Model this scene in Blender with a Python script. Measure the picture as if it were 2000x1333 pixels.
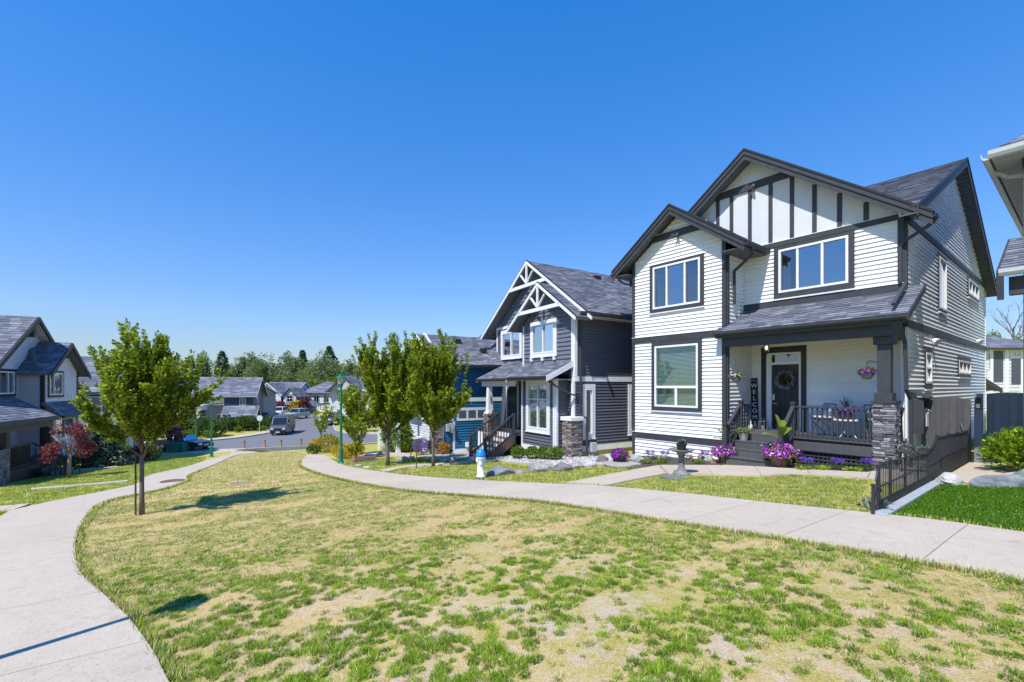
import bpy, math, random
import numpy as np
from mathutils import Vector, Matrix

for o in list(bpy.data.objects):
    bpy.data.objects.remove(o)
SC = bpy.context.scene
COL = SC.collection

# ------------------------------------------------------------------ camera
CAMZ = 1.7
FPX, HOR = 889.0, 755.0                 # focal length and horizon of the photograph, in its pixels
YAW = math.atan2(688.0, 889.0)
SN, CS = math.sin(YAW), math.cos(YAW)
cam_d = bpy.data.cameras.new('camera')
cam_d.sensor_width = 36.0
cam_d.lens = 36.0 * FPX / 2000.0
cam_d.shift_y = (HOR - 666.5) / 2000.0
cam_d.clip_start = 0.05
cam_d.clip_end = 3000.0
cam = bpy.data.objects.new('camera', cam_d)
cam.location = (0, 0, CAMZ)
cam.rotation_euler = (math.pi / 2, 0, math.pi / 2 - YAW)
COL.objects.link(cam)
SC.camera = cam

# ------------------------------------------------------------------ light
SUNV = Vector((0.30, -1.0, 1.50)).normalized()      # towards the sun
world = bpy.data.worlds.new('World')
SC.world = world
world.use_nodes = True
wn = world.node_tree
wn.nodes.clear()
wo = wn.nodes.new('ShaderNodeOutputWorld')
wb = wn.nodes.new('ShaderNodeBackground')
ws = wn.nodes.new('ShaderNodeTexSky')
ws.sky_type = 'NISHITA'
ws.sun_disc = False
ws.sun_elevation = math.asin(SUNV.z)
ws.sun_rotation = math.atan2(SUNV.x, SUNV.y)
ws.altitude = 0.0
ws.air_density = 1.7
ws.dust_density = 0.0
ws.ozone_density = 5.0
wb.inputs[1].default_value = 0.138
whs = wn.nodes.new('ShaderNodeHueSaturation')          # the deep clear blue of the photograph
whs.inputs['Saturation'].default_value = 1.42
wgm = wn.nodes.new('ShaderNodeGamma'); wgm.inputs[1].default_value = .7
wtn = wn.nodes.new('ShaderNodeMix'); wtn.data_type = 'RGBA'; wtn.blend_type = 'MULTIPLY'
wtn.inputs[0].default_value = 1.0; wtn.inputs[7].default_value = (.805, 1.046, 1.708, 1)
wn.links.new(ws.outputs[0], whs.inputs['Color'])
wn.links.new(whs.outputs[0], wgm.inputs[0])
wn.links.new(wgm.outputs[0], wtn.inputs[6])
wn.links.new(wtn.outputs[2], wb.inputs[0])
wn.links.new(wb.outputs[0], wo.inputs[0])
sun_d = bpy.data.lights.new('sun', 'SUN')
sun_d.energy = 4.7
sun_d.angle = math.radians(0.53)
sun_d.color = (1.0, 0.95, 0.87)
sun = bpy.data.objects.new('sun', sun_d)
sun.rotation_euler = (-SUNV).to_track_quat('-Z', 'Y').to_euler()
sun.location = SUNV * 60
COL.objects.link(sun)
SC.view_settings.view_transform = 'Standard'
SC.view_settings.look = 'None'
SC.view_settings.exposure = 0.34
SC.view_settings.gamma = 1.0
SC.view_settings.use_curve_mapping = False
SC.render.engine = 'CYCLES'
SC.cycles.max_bounces = 6
SC.cycles.transparent_max_bounces = 12
SC.cycles.caustics_reflective = False
SC.cycles.caustics_refractive = False
SC.cycles.use_denoising = True

# ------------------------------------------------------------------ terrain and placing
def gz(x):
    """height of the ground: the lots step down towards the cross street (-x)"""
    s = -x
    if s < 28: return -.075 * s
    if s < 34:
        t = (s - 28) / 6; return -2.1 - 6 * (.075 * t + (.128 - .075) * t * t / 2)
    if s < 41: return -2.709 - (s - 34) * .128
    if s < 45:
        t = (s - 41) / 4; return -3.605 - 4 * .128 * (t - t * t / 2)
    return -3.861
def ray(px, py):
    k = (px - 1000.0) / FPX
    return (-CS + k * SN, SN + k * CS, -(py - HOR) / FPX)
def at(px, py, d):
    q = ray(px, py); return (q[0] * d, q[1] * d, CAMZ + q[2] * d)
def G(px, py):
    """the spot on the ground seen at that place of the photograph"""
    q = ray(px, py)
    d = .5
    while CAMZ + q[2] * d > gz(q[0] * d) and d < 500: d *= 1.02
    lo, hi = d / 1.02, d
    for _ in range(30):
        m = (lo + hi) / 2
        if CAMZ + q[2] * m > gz(q[0] * m): lo = m
        else: hi = m
    return (q[0] * lo, q[1] * lo, gz(q[0] * lo))
def GXY(px, py): return G(px, py)[:2]

# ------------------------------------------------------------------ objects
def link(o, parent=None):
    COL.objects.link(o)
    if parent is not None: o.parent = parent
    return o
def tag(o, label=None, cat=None, group=None, kind=None):
    if label: o['label'] = label
    if cat: o['category'] = cat
    if group: o['group'] = group
    if kind: o['kind'] = kind
    return o
def thing(name, label, cat, loc=(0, 0, 0), rz=0.0, group=None):
    o = bpy.data.objects.new(name, None)
    o.empty_display_size = .2
    o.location = loc
    o.rotation_euler = (0, 0, rz)
    link(o)
    return tag(o, label, cat, group)
def obj(name, mesh, parent=None, loc=(0, 0, 0), rot=(0, 0, 0), sc=(1, 1, 1)):
    o = bpy.data.objects.new(name, mesh)
    o.location = loc; o.rotation_euler = rot; o.scale = sc
    return link(o, parent)
def copy_tree(o, parent=None):
    c = o.copy(); COL.objects.link(c); c.parent = parent
    for ch in list(o.children): copy_tree(ch, c)
    return c

V3 = lambda *a: Vector(a)
class MB:
    """collects shapes; build() links them as ONE mesh object"""
    def __init__(s, off=(0, 0, 0)):
        s.v = []; s.f = []; s.off = off
    def add(s, vs, fs):
        n = len(s.v); s.v.extend([tuple(p) for p in vs]); s.f.extend([tuple(i + n for i in f) for f in fs]); return s
    def box(s, x0, x1, y0, y1, z0, z1):
        return s.add([(x0, y0, z0), (x1, y0, z0), (x1, y1, z0), (x0, y1, z0), (x0, y0, z1), (x1, y0, z1), (x1, y1, z1), (x0, y1, z1)],
                     [(0, 3, 2, 1), (4, 5, 6, 7), (0, 1, 5, 4), (1, 2, 6, 5), (2, 3, 7, 6), (3, 0, 4, 7)])
    def prism(s, pts, off):
        n = len(pts); off = Vector(off)
        a = [Vector(p) for p in pts]; b = [p + off for p in a]
        return s.add(a + b, [tuple(range(n))[::-1], tuple(range(n, 2 * n))] + [(i, (i + 1) % n, n + (i + 1) % n, n + i) for i in range(n)])
    def bar(s, p0, p1, w, h, up=(0, 0, 1)):
        p0 = Vector(p0); p1 = Vector(p1); d = (p1 - p0).normalized(); up = Vector(up)
        sd = d.cross(up)
        if sd.length < 1e-4: sd = d.cross(Vector((0, 1, 0)))
        sd.normalize(); u = sd.cross(d).normalized()
        a = sd * w / 2; b = u * h / 2
        q = [p0 - a - b, p0 + a - b, p0 + a + b, p0 - a + b]
        return s.prism(q, p1 - p0)
    def cyl(s, p0, p1, r0, r1=None, n=10):
        return s.tube([p0, p1], [r0, r0 if r1 is None else r1], n)
    def tube(s, pts, rad, n=8, caps=True):
        pts = [Vector(p) for p in pts]
        if not hasattr(rad, '__len__'): rad = [rad] * len(pts)
        b = len(s.v); ref = None
        for i, p in enumerate(pts):
            d = (pts[min(i + 1, len(pts) - 1)] - pts[max(i - 1, 0)]).normalized()
            if ref is None: ref = Vector((1, 0, 0)) if abs(d.x) < .9 else Vector((0, 1, 0))
            a = (ref - d * ref.dot(d)).normalized(); c = d.cross(a); ref = a
            for k in range(n):
                t = 2 * math.pi * k / n
                s.v.append(tuple(p + (a * math.cos(t) + c * math.sin(t)) * rad[i]))
        for i in range(len(pts) - 1):
            for k in range(n):
                s.f.append((b + i * n + k, b + i * n + (k + 1) % n, b + (i + 1) * n + (k + 1) % n, b + (i + 1) * n + k))
        if caps:
            s.f.append(tuple(b + k for k in range(n))[::-1]); s.f.append(tuple(b + (len(pts) - 1) * n + k for k in range(n)))
        return s
    def lathe(s, prof, n=16, c=(0, 0, 0)):
        b = len(s.v)
        for r, z in prof:
            for k in range(n):
                t = 2 * math.pi * k / n
                s.v.append((c[0] + r * math.cos(t), c[1] + r * math.sin(t), c[2] + z))
        for i in range(len(prof) - 1):
            for k in range(n):
                s.f.append((b + i * n + k, b + i * n + (k + 1) % n, b + (i + 1) * n + (k + 1) % n, b + (i + 1) * n + k))
        s.f.append(tuple(b + k for k in range(n))[::-1]); s.f.append(tuple(b + (len(prof) - 1) * n + k for k in range(n)))
        return s
    def ell(s, c, r, n=10, m=7, jit=0.0, rnd=random):
        b = len(s.v); c = Vector(c)
        for j in range(1, m):
            ph = math.pi * j / m
            for k in range(n):
                t = 2 * math.pi * k / n; q = 1 + rnd.uniform(-jit, jit)
                s.v.append((c.x + r[0] * q * math.sin(ph) * math.cos(t), c.y + r[1] * q * math.sin(ph) * math.sin(t), c.z + r[2] * q * math.cos(ph)))
        s.v.append((c.x, c.y, c.z + r[2])); s.v.append((c.x, c.y, c.z - r[2]))
        T = b + (m - 1) * n
        for k in range(n):
            s.f.append((T, b + k, b + (k + 1) % n)); s.f.append((T + 1, b + (m - 2) * n + (k + 1) % n, b + (m - 2) * n + k))
        for j in range(m - 2):
            for k in range(n):
                s.f.append((b + j * n + k, b + (j + 1) * n + k, b + (j + 1) * n + (k + 1) % n, b + j * n + (k + 1) % n))
        return s
    def mesh(s, name, mat, smooth=False):
        m = bpy.data.meshes.new(name)
        ox, oy, oz = s.off
        m.from_pydata([(a - ox, b - oy, c - oz) for a, b, c in s.v], [], s.f)
        if mat is not None: m.materials.append(mat)
        if smooth: m.shade_smooth()
        return m
    def build(s, name, mat, parent=None, smooth=False, bevel=0.0, kind=None, loc=(0, 0, 0)):
        o = obj(name, s.mesh(name, mat, smooth), parent, loc)
        if bevel:
            b = o.modifiers.new('bevel', 'BEVEL'); b.width = bevel; b.segments = 2; b.limit_method = 'ANGLE'
        if kind: o['kind'] = kind
        return o
def np_mesh(name, verts, faces, mat, cols=None, smooth=False):
    """faces: (n,3) or (n,4) index array"""
    verts = np.asarray(verts, np.float32); faces = np.asarray(faces, np.int32)
    m = bpy.data.meshes.new(name)
    k = faces.shape[1]; n = len(faces)
    m.vertices.add(len(verts)); m.vertices.foreach_set('co', verts.ravel())
    m.loops.add(n * k); m.loops.foreach_set('vertex_index', faces.ravel())
    m.polygons.add(n); m.polygons.foreach_set('loop_start', np.arange(0, n * k, k, dtype=np.int32))
    m.update(calc_edges=True); m.validate()
    if cols is not None:
        a = m.color_attributes.new('Col', 'FLOAT_COLOR', 'POINT')
        c = np.ones((len(verts), 4), np.float32); c[:, :3] = cols
        a.data.foreach_set('color', c.ravel())
    if mat is not None: m.materials.append(mat)
    if smooth: m.shade_smooth()
    return m

# ------------------------------------------------------------------ materials
MATS = {}
def _new(name):
    m = bpy.data.materials.new(name); m.use_nodes = True
    nt = m.node_tree; nt.nodes.clear()
    out = nt.nodes.new('ShaderNodeOutputMaterial'); b = nt.nodes.new('ShaderNodeBsdfPrincipled')
    nt.links.new(b.outputs[0], out.inputs[0])
    return m, nt, b
def _n(nt, typ, **kw):
    n = nt.nodes.new(typ)
    for k, v in kw.items():
        if k.startswith('i'): n.inputs[int(k[1:]) if k[1:].isdigit() else k[1:]].default_value = v
        else: setattr(n, k, v)
    return n
def rgb(c): return (c[0], c[1], c[2], 1)
def _noise(nt, scale, detail=4, vec=None, rough=.55):
    n = nt.nodes.new('ShaderNodeTexNoise'); n.inputs['Scale'].default_value = scale; n.inputs['Detail'].default_value = detail
    n.inputs['Roughness'].default_value = rough
    if vec is not None: nt.links.new(vec, n.inputs['Vector'])
    return n
def _ramp(nt, fac, stops):
    r = nt.nodes.new('ShaderNodeValToRGB')
    el = r.color_ramp.elements
    while len(el) > 1: el.remove(el[-1])
    el[0].position = stops[0][0]; el[0].color = rgb(stops[0][1])
    for p, c in stops[1:]:
        e = el.new(p); e.color = rgb(c)
    nt.links.new(fac, r.inputs[0]); return r
def _mix(nt, fac, a, b, mode='MIX'):
    m = nt.nodes.new('ShaderNodeMix'); m.data_type = 'RGBA'; m.blend_type = mode
    for sock, val in ((m.inputs[0], fac), (m.inputs[6], a), (m.inputs[7], b)):
        if isinstance(val, (int, float)): sock.default_value = val
        elif isinstance(val, tuple): sock.default_value = rgb(val)
        else: nt.links.new(val, sock)
    return m.outputs[2]
def paint(name, c, rough=.55, var=.08, scale=6.0, bump=0.0, bscale=120.0, spec=.4, metal=0.0, rnd=0.0):
    """a painted, moulded or cast surface with slight wear"""
    if name in MATS: return MATS[name]
    m, nt, b = _new(name)
    tc = nt.nodes.new('ShaderNodeTexCoord')
    ns = _noise(nt, scale, 5, tc.outputs['Object'])
    lo = tuple(x * (1 - var) for x in c); hi = tuple(min(1, x * (1 + var)) for x in c)
    r = _ramp(nt, ns.outputs[0], [(.3, lo), (.7, hi)])
    col = r.outputs[0]
    if rnd:
        oi = nt.nodes.new('ShaderNodeObjectInfo')
        rr = _ramp(nt, oi.outputs['Random'], [(0, (1 - rnd,) * 3), (1, (1 + rnd,) * 3)])
        col = _mix(nt, 1.0, col, rr.outputs[0], 'MULTIPLY')
    nt.links.new(col, b.inputs['Base Color'])
    b.inputs['Roughness'].default_value = rough; b.inputs['Specular IOR Level'].default_value = spec; b.inputs['Metallic'].default_value = metal
    if bump:
        n2 = _noise(nt, bscale, 4, tc.outputs['Object'])
        bp = _n(nt, 'ShaderNodeBump'); bp.inputs['Strength'].default_value = bump; bp.inputs['Distance'].default_value = .01
        nt.links.new(n2.outputs[0], bp.inputs['Height']); nt.links.new(bp.outputs[0], b.inputs['Normal'])
    MATS[name] = m; return m
def siding_mat(name, c, rough=.5):
    """vinyl or fibre-cement boards: faint streaks of dirt along the length"""
    if name in MATS: return MATS[name]
    m, nt, b = _new(name)
    tc = nt.nodes.new('ShaderNodeTexCoord')
    mp = nt.nodes.new('ShaderNodeMapping'); mp.inputs['Scale'].default_value = (1.2, 1.2, 14)
    nt.links.new(tc.outputs['Object'], mp.inputs[0])
    ns = _noise(nt, 2.0, 6, mp.outputs[0]); n3 = _noise(nt, .7, 3, tc.outputs['Object'])
    r = _ramp(nt, ns.outputs[0], [(.25, tuple(x * .93 for x in c)), (.75, tuple(min(1, x * 1.04) for x in c))])
    r2 = _ramp(nt, n3.outputs[0], [(.3, (.94, .935, .93)), (.7, (1, 1, 1))])
    col = _mix(nt, 1.0, r.outputs[0], r2.outputs[0], 'MULTIPLY')
    oi = nt.nodes.new('ShaderNodeObjectInfo'); r3 = _ramp(nt, oi.outputs['Random'], [(0, (.95,) * 3), (1, (1.03,) * 3)])
    col = _mix(nt, 1.0, col, r3.outputs[0], 'MULTIPLY')
    nt.links.new(col, b.inputs['Base Color']); b.inputs['Roughness'].default_value = rough; b.inputs['Specular IOR Level'].default_value = .3
    bp = _n(nt, 'ShaderNodeBump'); bp.inputs['Strength'].default_value = .12; bp.inputs['Distance'].default_value = .01
    n4 = _noise(nt, 30, 3, mp.outputs[0]); nt.links.new(n4.outputs[0], bp.inputs['Height']); nt.links.new(bp.outputs[0], b.inputs['Normal'])
    MATS[name] = m; return m
def island_mat(name, stops, rough=.85, bump=.4, bscale=160, trans=0.0, obj_rnd=False, spec=.3, patch=None):
    """many pieces in one mesh, each with its own shade"""
    if name in MATS: return MATS[name]
    m, nt, b = _new(name)
    if obj_rnd:
        src = nt.nodes.new('ShaderNodeObjectInfo').outputs['Random']
    else:
        src = nt.nodes.new('ShaderNodeNewGeometry').outputs['Random Per Island']
    r = _ramp(nt, src, stops); col = r.outputs[0]
    tc = nt.nodes.new('ShaderNodeTexCoord')
    ns = _noise(nt, patch or 9.0, 5, tc.outputs['Object'])
    r2 = _ramp(nt, ns.outputs[0], [(.3, (.82,) * 3), (.7, (1.14,) * 3)])
    col = _mix(nt, 1.0, col, r2.outputs[0], 'MULTIPLY')
    nt.links.new(col, b.inputs['Base Color']); b.inputs['Roughness'].default_value = rough; b.inputs['Specular IOR Level'].default_value = spec
    if bump:
        n2 = _noise(nt, bscale, 4, tc.outputs['Object'])
        bp = _n(nt, 'ShaderNodeBump'); bp.inputs['Strength'].default_value = bump; bp.inputs['Distance'].default_value = .01
        nt.links.new(n2.outputs[0], bp.inputs['Height']); nt.links.new(bp.outputs[0], b.inputs['Normal'])
    if trans:
        tr = nt.nodes.new('ShaderNodeBsdfTranslucent'); nt.links.new(col, tr.inputs[0])
        mx = nt.nodes.new('ShaderNodeMixShader'); mx.inputs[0].default_value = trans
        out = [n for n in nt.nodes if n.type == 'OUTPUT_MATERIAL'][0]
        nt.links.new(b.outputs[0], mx.inputs[1]); nt.links.new(tr.outputs[0], mx.inputs[2]); nt.links.new(mx.outputs[0], out.inputs[0])
    MATS[name] = m; return m
def leaf_mat(name, dark, mid, light, trans=.42):
    return island_mat(name, [(0, dark), (.45, mid), (.85, light), (1, tuple(min(1, x * 1.35) for x in light))], rough=.5, bump=0, trans=trans, spec=.35, patch=1.6)
def glass_mat(name, tint=(.55, .62, .7), refl=.20, rough=.015, tr=1.0):
    if name in MATS: return MATS[name]
    m, nt, b = _new(name); nt.nodes.remove(b)
    out = [n for n in nt.nodes if n.type == 'OUTPUT_MATERIAL'][0]
    t = nt.nodes.new('ShaderNodeBsdfTransparent'); t.inputs[0].default_value = rgb(tint)
    g = nt.nodes.new('ShaderNodeBsdfGlossy'); g.inputs['Roughness'].default_value = rough; g.inputs[0].default_value = (.95, .97, 1, 1)
    lw = nt.nodes.new('ShaderNodeLayerWeight'); lw.inputs[0].default_value = .35
    mr = nt.nodes.new('ShaderNodeMapRange'); mr.inputs[3].default_value = refl; mr.inputs[4].default_value = min(1, refl + .55)
    nt.links.new(lw.outputs['Fresnel'], mr.inputs[0])
    tc = nt.nodes.new('ShaderNodeTexCoord'); ns = _noise(nt, 1.3, 2, tc.outputs['Object'])
    bp = nt.nodes.new('ShaderNodeBump'); bp.inputs['Strength'].default_value = .16; bp.inputs['Distance'].default_value = .02
    nt.links.new(ns.outputs[0], bp.inputs['Height']); nt.links.new(bp.outputs[0], g.inputs['Normal'])
    mx = nt.nodes.new('ShaderNodeMixShader'); nt.links.new(mr.outputs[0], mx.inputs[0])
    nt.links.new(t.outputs[0], mx.inputs[1]); nt.links.new(g.outputs[0], mx.inputs[2]); nt.links.new(mx.outputs[0], out.inputs[0])
    MATS[name] = m; return m
def emit_mat(name, c, s):
    if name in MATS: return MATS[name]
    m, nt, b = _new(name)
    b.inputs['Base Color'].default_value = rgb(c); b.inputs['Emission Color'].default_value = rgb(c); b.inputs['Emission Strength'].default_value = s
    MATS[name] = m; return m
def attr_mat(name, rough=.7, trans=.25):
    """blades that carry their own colour"""
    if name in MATS: return MATS[name]
    m, nt, b = _new(name)
    a = nt.nodes.new('ShaderNodeAttribute'); a.attribute_name = 'Col'
    nt.links.new(a.outputs[0], b.inputs['Base Color']); b.inputs['Roughness'].default_value = rough; b.inputs['Specular IOR Level'].default_value = .06
    tr = nt.nodes.new('ShaderNodeBsdfTranslucent'); nt.links.new(a.outputs[0], tr.inputs[0])
    mx = nt.nodes.new('ShaderNodeMixShader'); mx.inputs[0].default_value = trans
    out = [n for n in nt.nodes if n.type == 'OUTPUT_MATERIAL'][0]
    nt.links.new(b.outputs[0], mx.inputs[1]); nt.links.new(tr.outputs[0], mx.inputs[2]); nt.links.new(mx.outputs[0], out.inputs[0])
    MATS[name] = m; return m
def wood_mat(name, c, var=.25):
    if name in MATS: return MATS[name]
    m, nt, b = _new(name)
    tc = nt.nodes.new('ShaderNodeTexCoord'); mp = nt.nodes.new('ShaderNodeMapping'); mp.inputs['Scale'].default_value = (9, 9, .8)
    nt.links.new(tc.outputs['Object'], mp.inputs[0]); ns = _noise(nt, 3, 6, mp.outputs[0], .65)
    r = _ramp(nt, ns.outputs[0], [(.3, tuple(x * (1 - var) for x in c)), (.72, tuple(x * (1 + var) for x in c))])
    oi = nt.nodes.new('ShaderNodeObjectInfo'); r3 = _ramp(nt, oi.outputs['Random'], [(0, (.85,) * 3), (1, (1.15,) * 3)])
    nt.links.new(_mix(nt, 1.0, r.outputs[0], r3.outputs[0], 'MULTIPLY'), b.inputs['Base Color']); b.inputs['Roughness'].default_value = .7
    bp = _n(nt, 'ShaderNodeBump'); bp.inputs['Strength'].default_value = .25; bp.inputs['Distance'].default_value = .01
    nt.links.new(ns.outputs[0], bp.inputs['Height']); nt.links.new(bp.outputs[0], b.inputs['Normal'])
    MATS[name] = m; return m

WHITE = siding_mat('white_siding', (.83, .84, .855))
CHAR = paint('charcoal_trim', (.044, .047, .056), .55, .15, 5, .15)
DARK = paint('dark_frame', (.022, .024, .030), .5, .15, 5)
WTRIM = paint('white_trim', (.74, .76, .79), .45, .05, 4)
STUCCO = paint('white_panel', (.62, .64, .67), .8, .04, 3, .5, 260)
GLASS = glass_mat('window_glass', refl=.30)
GLASSS = glass_mat('screened_glass', (.6, .6, .62), .15)
GLASSC = glass_mat('clear_glass', (.80, .90, .88), .07)
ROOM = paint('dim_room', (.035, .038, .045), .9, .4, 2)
BLIND = paint('blind', (.82, .84, .85), .6, .05)
SHING = island_mat('roof_shingle', [(0, (.095, .105, .138)), (.5, (.145, .158, .195)), (.85, (.195, .21, .25)), (1, (.26, .275, .315))], .9, .6, 300)
SHINGO = island_mat('roof_shingle_piece', [(0, (.095, .105, .138)), (.5, (.145, .158, .195)), (.85, (.195, .21, .25)), (1, (.26, .275, .315))], .9, .6, 300, obj_rnd=True)
SHINGP = paint('roof_felt', (.14, .15, .18), .95, .2, 14, .6, 90)
SOFFIT = paint('soffit', (.10, .105, .12), .7, .08)
WSOFFIT = paint('pale_soffit', (.5, .5, .5), .7, .08)
LEDGE = island_mat('ledge_stone', [(0, (.09, .085, .10)), (.4, (.17, .165, .18)), (.75, (.27, .26, .28)), (1, (.36, .34, .35))], .85, .9, 60, obj_rnd=True)
LEDGEB = island_mat('brown_ledge_stone', [(0, (.10, .085, .08)), (.4, (.19, .16, .15)), (.75, (.29, .25, .23)), (1, (.38, .34, .31))], .85, .9, 60, obj_rnd=True)
MORTAR = paint('mortar', (.05, .05, .055), .95, .2, 20, .5)
CONC = None
# ------------------------------------------------------------------ setting: ground, paths, road
random.seed(11)
def conc_mat(name, c, spots=1.0):
    m, nt, b = _new(name)
    ge = nt.nodes.new('ShaderNodeNewGeometry')
    a = _noise(nt, .8, 8, ge.outputs['Position'], .68); f = _noise(nt, 90, 3, ge.outputs['Position']); g = _noise(nt, 6, 5, ge.outputs['Position'], .7)
    r = _ramp(nt, a.outputs[0], [(.26, tuple(x * .82 for x in c)), (.42, tuple(x * .96 for x in c)), (.7, tuple(x * 1.05 for x in c))])
    r2 = _ramp(nt, f.outputs[0], [(.32, (.72, .70, .68)), (.48, (.97, .97, .97)), (.75, (1.08, 1.08, 1.08))])
    r3 = _ramp(nt, g.outputs[0], [(.3, (.90, .88, .86)), (.50, (1, 1, 1))])
    col = _mix(nt, 1.0, r.outputs[0], r2.outputs[0], 'MULTIPLY'); col = _mix(nt, spots, col, r3.outputs[0], 'MULTIPLY')
    # hairline cracks and scattered dark spots
    vo = nt.nodes.new('ShaderNodeTexVoronoi'); vo.feature = 'DISTANCE_TO_EDGE'; vo.inputs['Scale'].default_value = .22
    wp = _noise(nt, 1.6, 4, ge.outputs['Position']); wm = nt.nodes.new('ShaderNodeVectorMath'); wm.operation = 'MULTIPLY_ADD'; wm.inputs[1].default_value = (.7, .7, .7)
    nt.links.new(wp.outputs[1], wm.inputs[0]); nt.links.new(ge.outputs['Position'], wm.inputs[2]); nt.links.new(wm.outputs[0], vo.inputs['Vector'])
    r5 = _ramp(nt, vo.outputs['Distance'], [(0, (.82, .80, .78)), (.0025, (1, 1, 1))]); col = _mix(nt, spots * .55, col, r5.outputs[0], 'MULTIPLY')
    sp = _noise(nt, 24, 2, ge.outputs['Position']); r6 = _ramp(nt, sp.outputs[0], [(.24, (.62, .6, .57)), (.31, (1, 1, 1))]); col = _mix(nt, spots, col, r6.outputs[0], 'MULTIPLY')
    oi = nt.nodes.new('ShaderNodeObjectInfo'); r4 = _ramp(nt, oi.outputs['Random'], [(0, (.95,) * 3), (1, (1.03,) * 3)])
    col = _mix(nt, 1.0, col, r4.outputs[0], 'MULTIPLY')
    nt.links.new(col, b.inputs['Base Color']); b.inputs['Roughness'].default_value = .9; b.inputs['Specular IOR Level'].default_value = .2
    bp = _n(nt, 'ShaderNodeBump'); bp.inputs['Strength'].default_value = .35; bp.inputs['Distance'].default_value = .004
    nt.links.new(f.outputs[0], bp.inputs['Height']); nt.links.new(bp.outputs[0], b.inputs['Normal'])
    MATS[name] = m; return m
CONC = conc_mat('concrete', (.515, .445, .365))
ASPH = conc_mat('asphalt', (.19, .195, .205), .6)

# ---- path outlines, traced on the ground
RW_FAR = [(2.4, 6.8), (0.7, 7.9)] + [GXY(*p) for p in [(2000, 1045), (1850, 1023), (1700, 1006), (1500, 985), (1350, 968), (1180, 952), (1099, 948.5), (1000, 943.5), (910, 939), (805, 931), (735, 922), (672, 910), (644, 896), (633, 889)]]
RW_NEAR = [(2.2, 4.1), (0.7, 5.1)] + [GXY(*p) for p in [(2000, 1140), (1850, 1110), (1700, 1083), (1500, 1050), (1350, 1027), (1260, 1013), (1155, 996), (1050, 981), (910, 969.5), (805, 961), (717, 948), (647, 933), (605, 920), (588, 910), (590, 901), (601, 889)]]
LW_RIGHT = [(-1.0, .42), (-2.5, .26)] + [GXY(*p) for p in [(325, 1333), (305, 1290), (270, 1238), (250, 1212), (195, 1160), (159, 1127), (148, 1095), (149, 1056), (162, 1023), (188, 991), (227, 976), (283, 965), (325, 955), (364, 941), (368, 931), (390, 920), (436, 901), (501, 883)]]
LW_LEFT = [(-1.0, -1.15), (-4.5, -1.6), (-8.5, -2.55)] + [GXY(*p) for p in [(0, 1012), (20, 1001), (81, 986), (162, 970), (227, 957), (270, 946), (292, 930), (357, 915), (402, 901), (430, 893), (452, 883)]]

def resample(pl, n):
    pl = [Vector((p[0], p[1], 0)) for p in pl]
    # smooth curve through the traced points
    dense = []
    for i in range(len(pl) - 1):
        p0 = pl[max(i - 1, 0)]; p1 = pl[i]; p2 = pl[i + 1]; p3 = pl[min(i + 2, len(pl) - 1)]
        for k in range(8):
            t = k / 8
            dense.append(.5 * ((2 * p1) + (p2 - p0) * t + (2 * p0 - 5 * p1 + 4 * p2 - p3) * t * t + (3 * p1 - p0 - 3 * p2 + p3) * t ** 3))
    dense.append(pl[-1])
    L = [0]
    for a, b in zip(dense, dense[1:]): L.append(L[-1] + (b - a).length)
    out = []; j = 0
    for i in range(n):
        s = L[-1] * i / (n - 1)
        while j < len(L) - 2 and L[j + 1] < s: j += 1
        t = (s - L[j]) / max(1e-6, L[j + 1] - L[j])
        out.append(dense[j].lerp(dense[j + 1], min(1, t)))
    return out
def strip_path(name, A, B, nslab, sub=5, lift=.035, gap=.020, label='slab'):
    """a concrete walk: a thin bed with slabs on it, each its own piece, with tooled joints between"""
    n = nslab * sub + 1
    A = resample(A, n); B = resample(B, n)
    def zz(p, h): return (p.x, p.y, gz(p.x) + h)
    bed = MB()
    for i in range(n - 1):
        q = [A[i], A[i + 1], B[i + 1], B[i]]
        bed.add([zz(p, lift - .016) for p in q], [(0, 1, 2, 3)])
    root = bed.build(name, paint('joint', (.12, .11, .095), .95, .3, 9), None, kind='structure')
    for k in range(nslab):
        a = A[k * sub:k * sub + sub + 1]; b = B[k * sub:k * sub + sub + 1]
        g = gap / max(.2, (a[-1] - a[0]).length)
        a = [a[0].lerp(a[1], g)] + a[1:-1] + [a[-1].lerp(a[-2], g)]; b = [b[0].lerp(b[1], g)] + b[1:-1] + [b[-1].lerp(b[-2], g)]
        m = MB(); vs = []; fs = []
        for p, q in zip(a, b):
            vs += [zz(p, lift), zz(p.lerp(q, .5), lift + .002), zz(q, lift), zz(p, -.06), zz(q, -.06)]
        for i in range(len(a) - 1):
            o = i * 5
            fs += [(o, o + 5, o + 6, o + 1), (o + 1, o + 6, o + 7, o + 2), (o, o + 3, o + 8, o + 5), (o + 2, o + 7, o + 9, o + 4)]
        e = (len(a) - 1) * 5
        fs += [(0, 1, 2, 4, 3), (e, e + 3, e + 4, e + 2, e + 1)]
        m.add(vs, fs)
        m.build('slab', CONC, root)
    return root
def poly_slab(name, pts, mat, lift=.03, kind='structure', drop=.06, parent=None, zf=gz, cell=None):
    m = MB(); n = len(pts)
    top = [(p[0], p[1], zf(p[0]) + lift) for p in pts]; bot = [(p[0], p[1], zf(p[0]) + lift - drop) for p in pts]
    m.add(top + bot, [tuple(range(n))] + [(i, n + i, n + (i + 1) % n, (i + 1) % n) for i in range(n)])
    return m.build(name, mat, parent, kind=kind)

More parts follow.
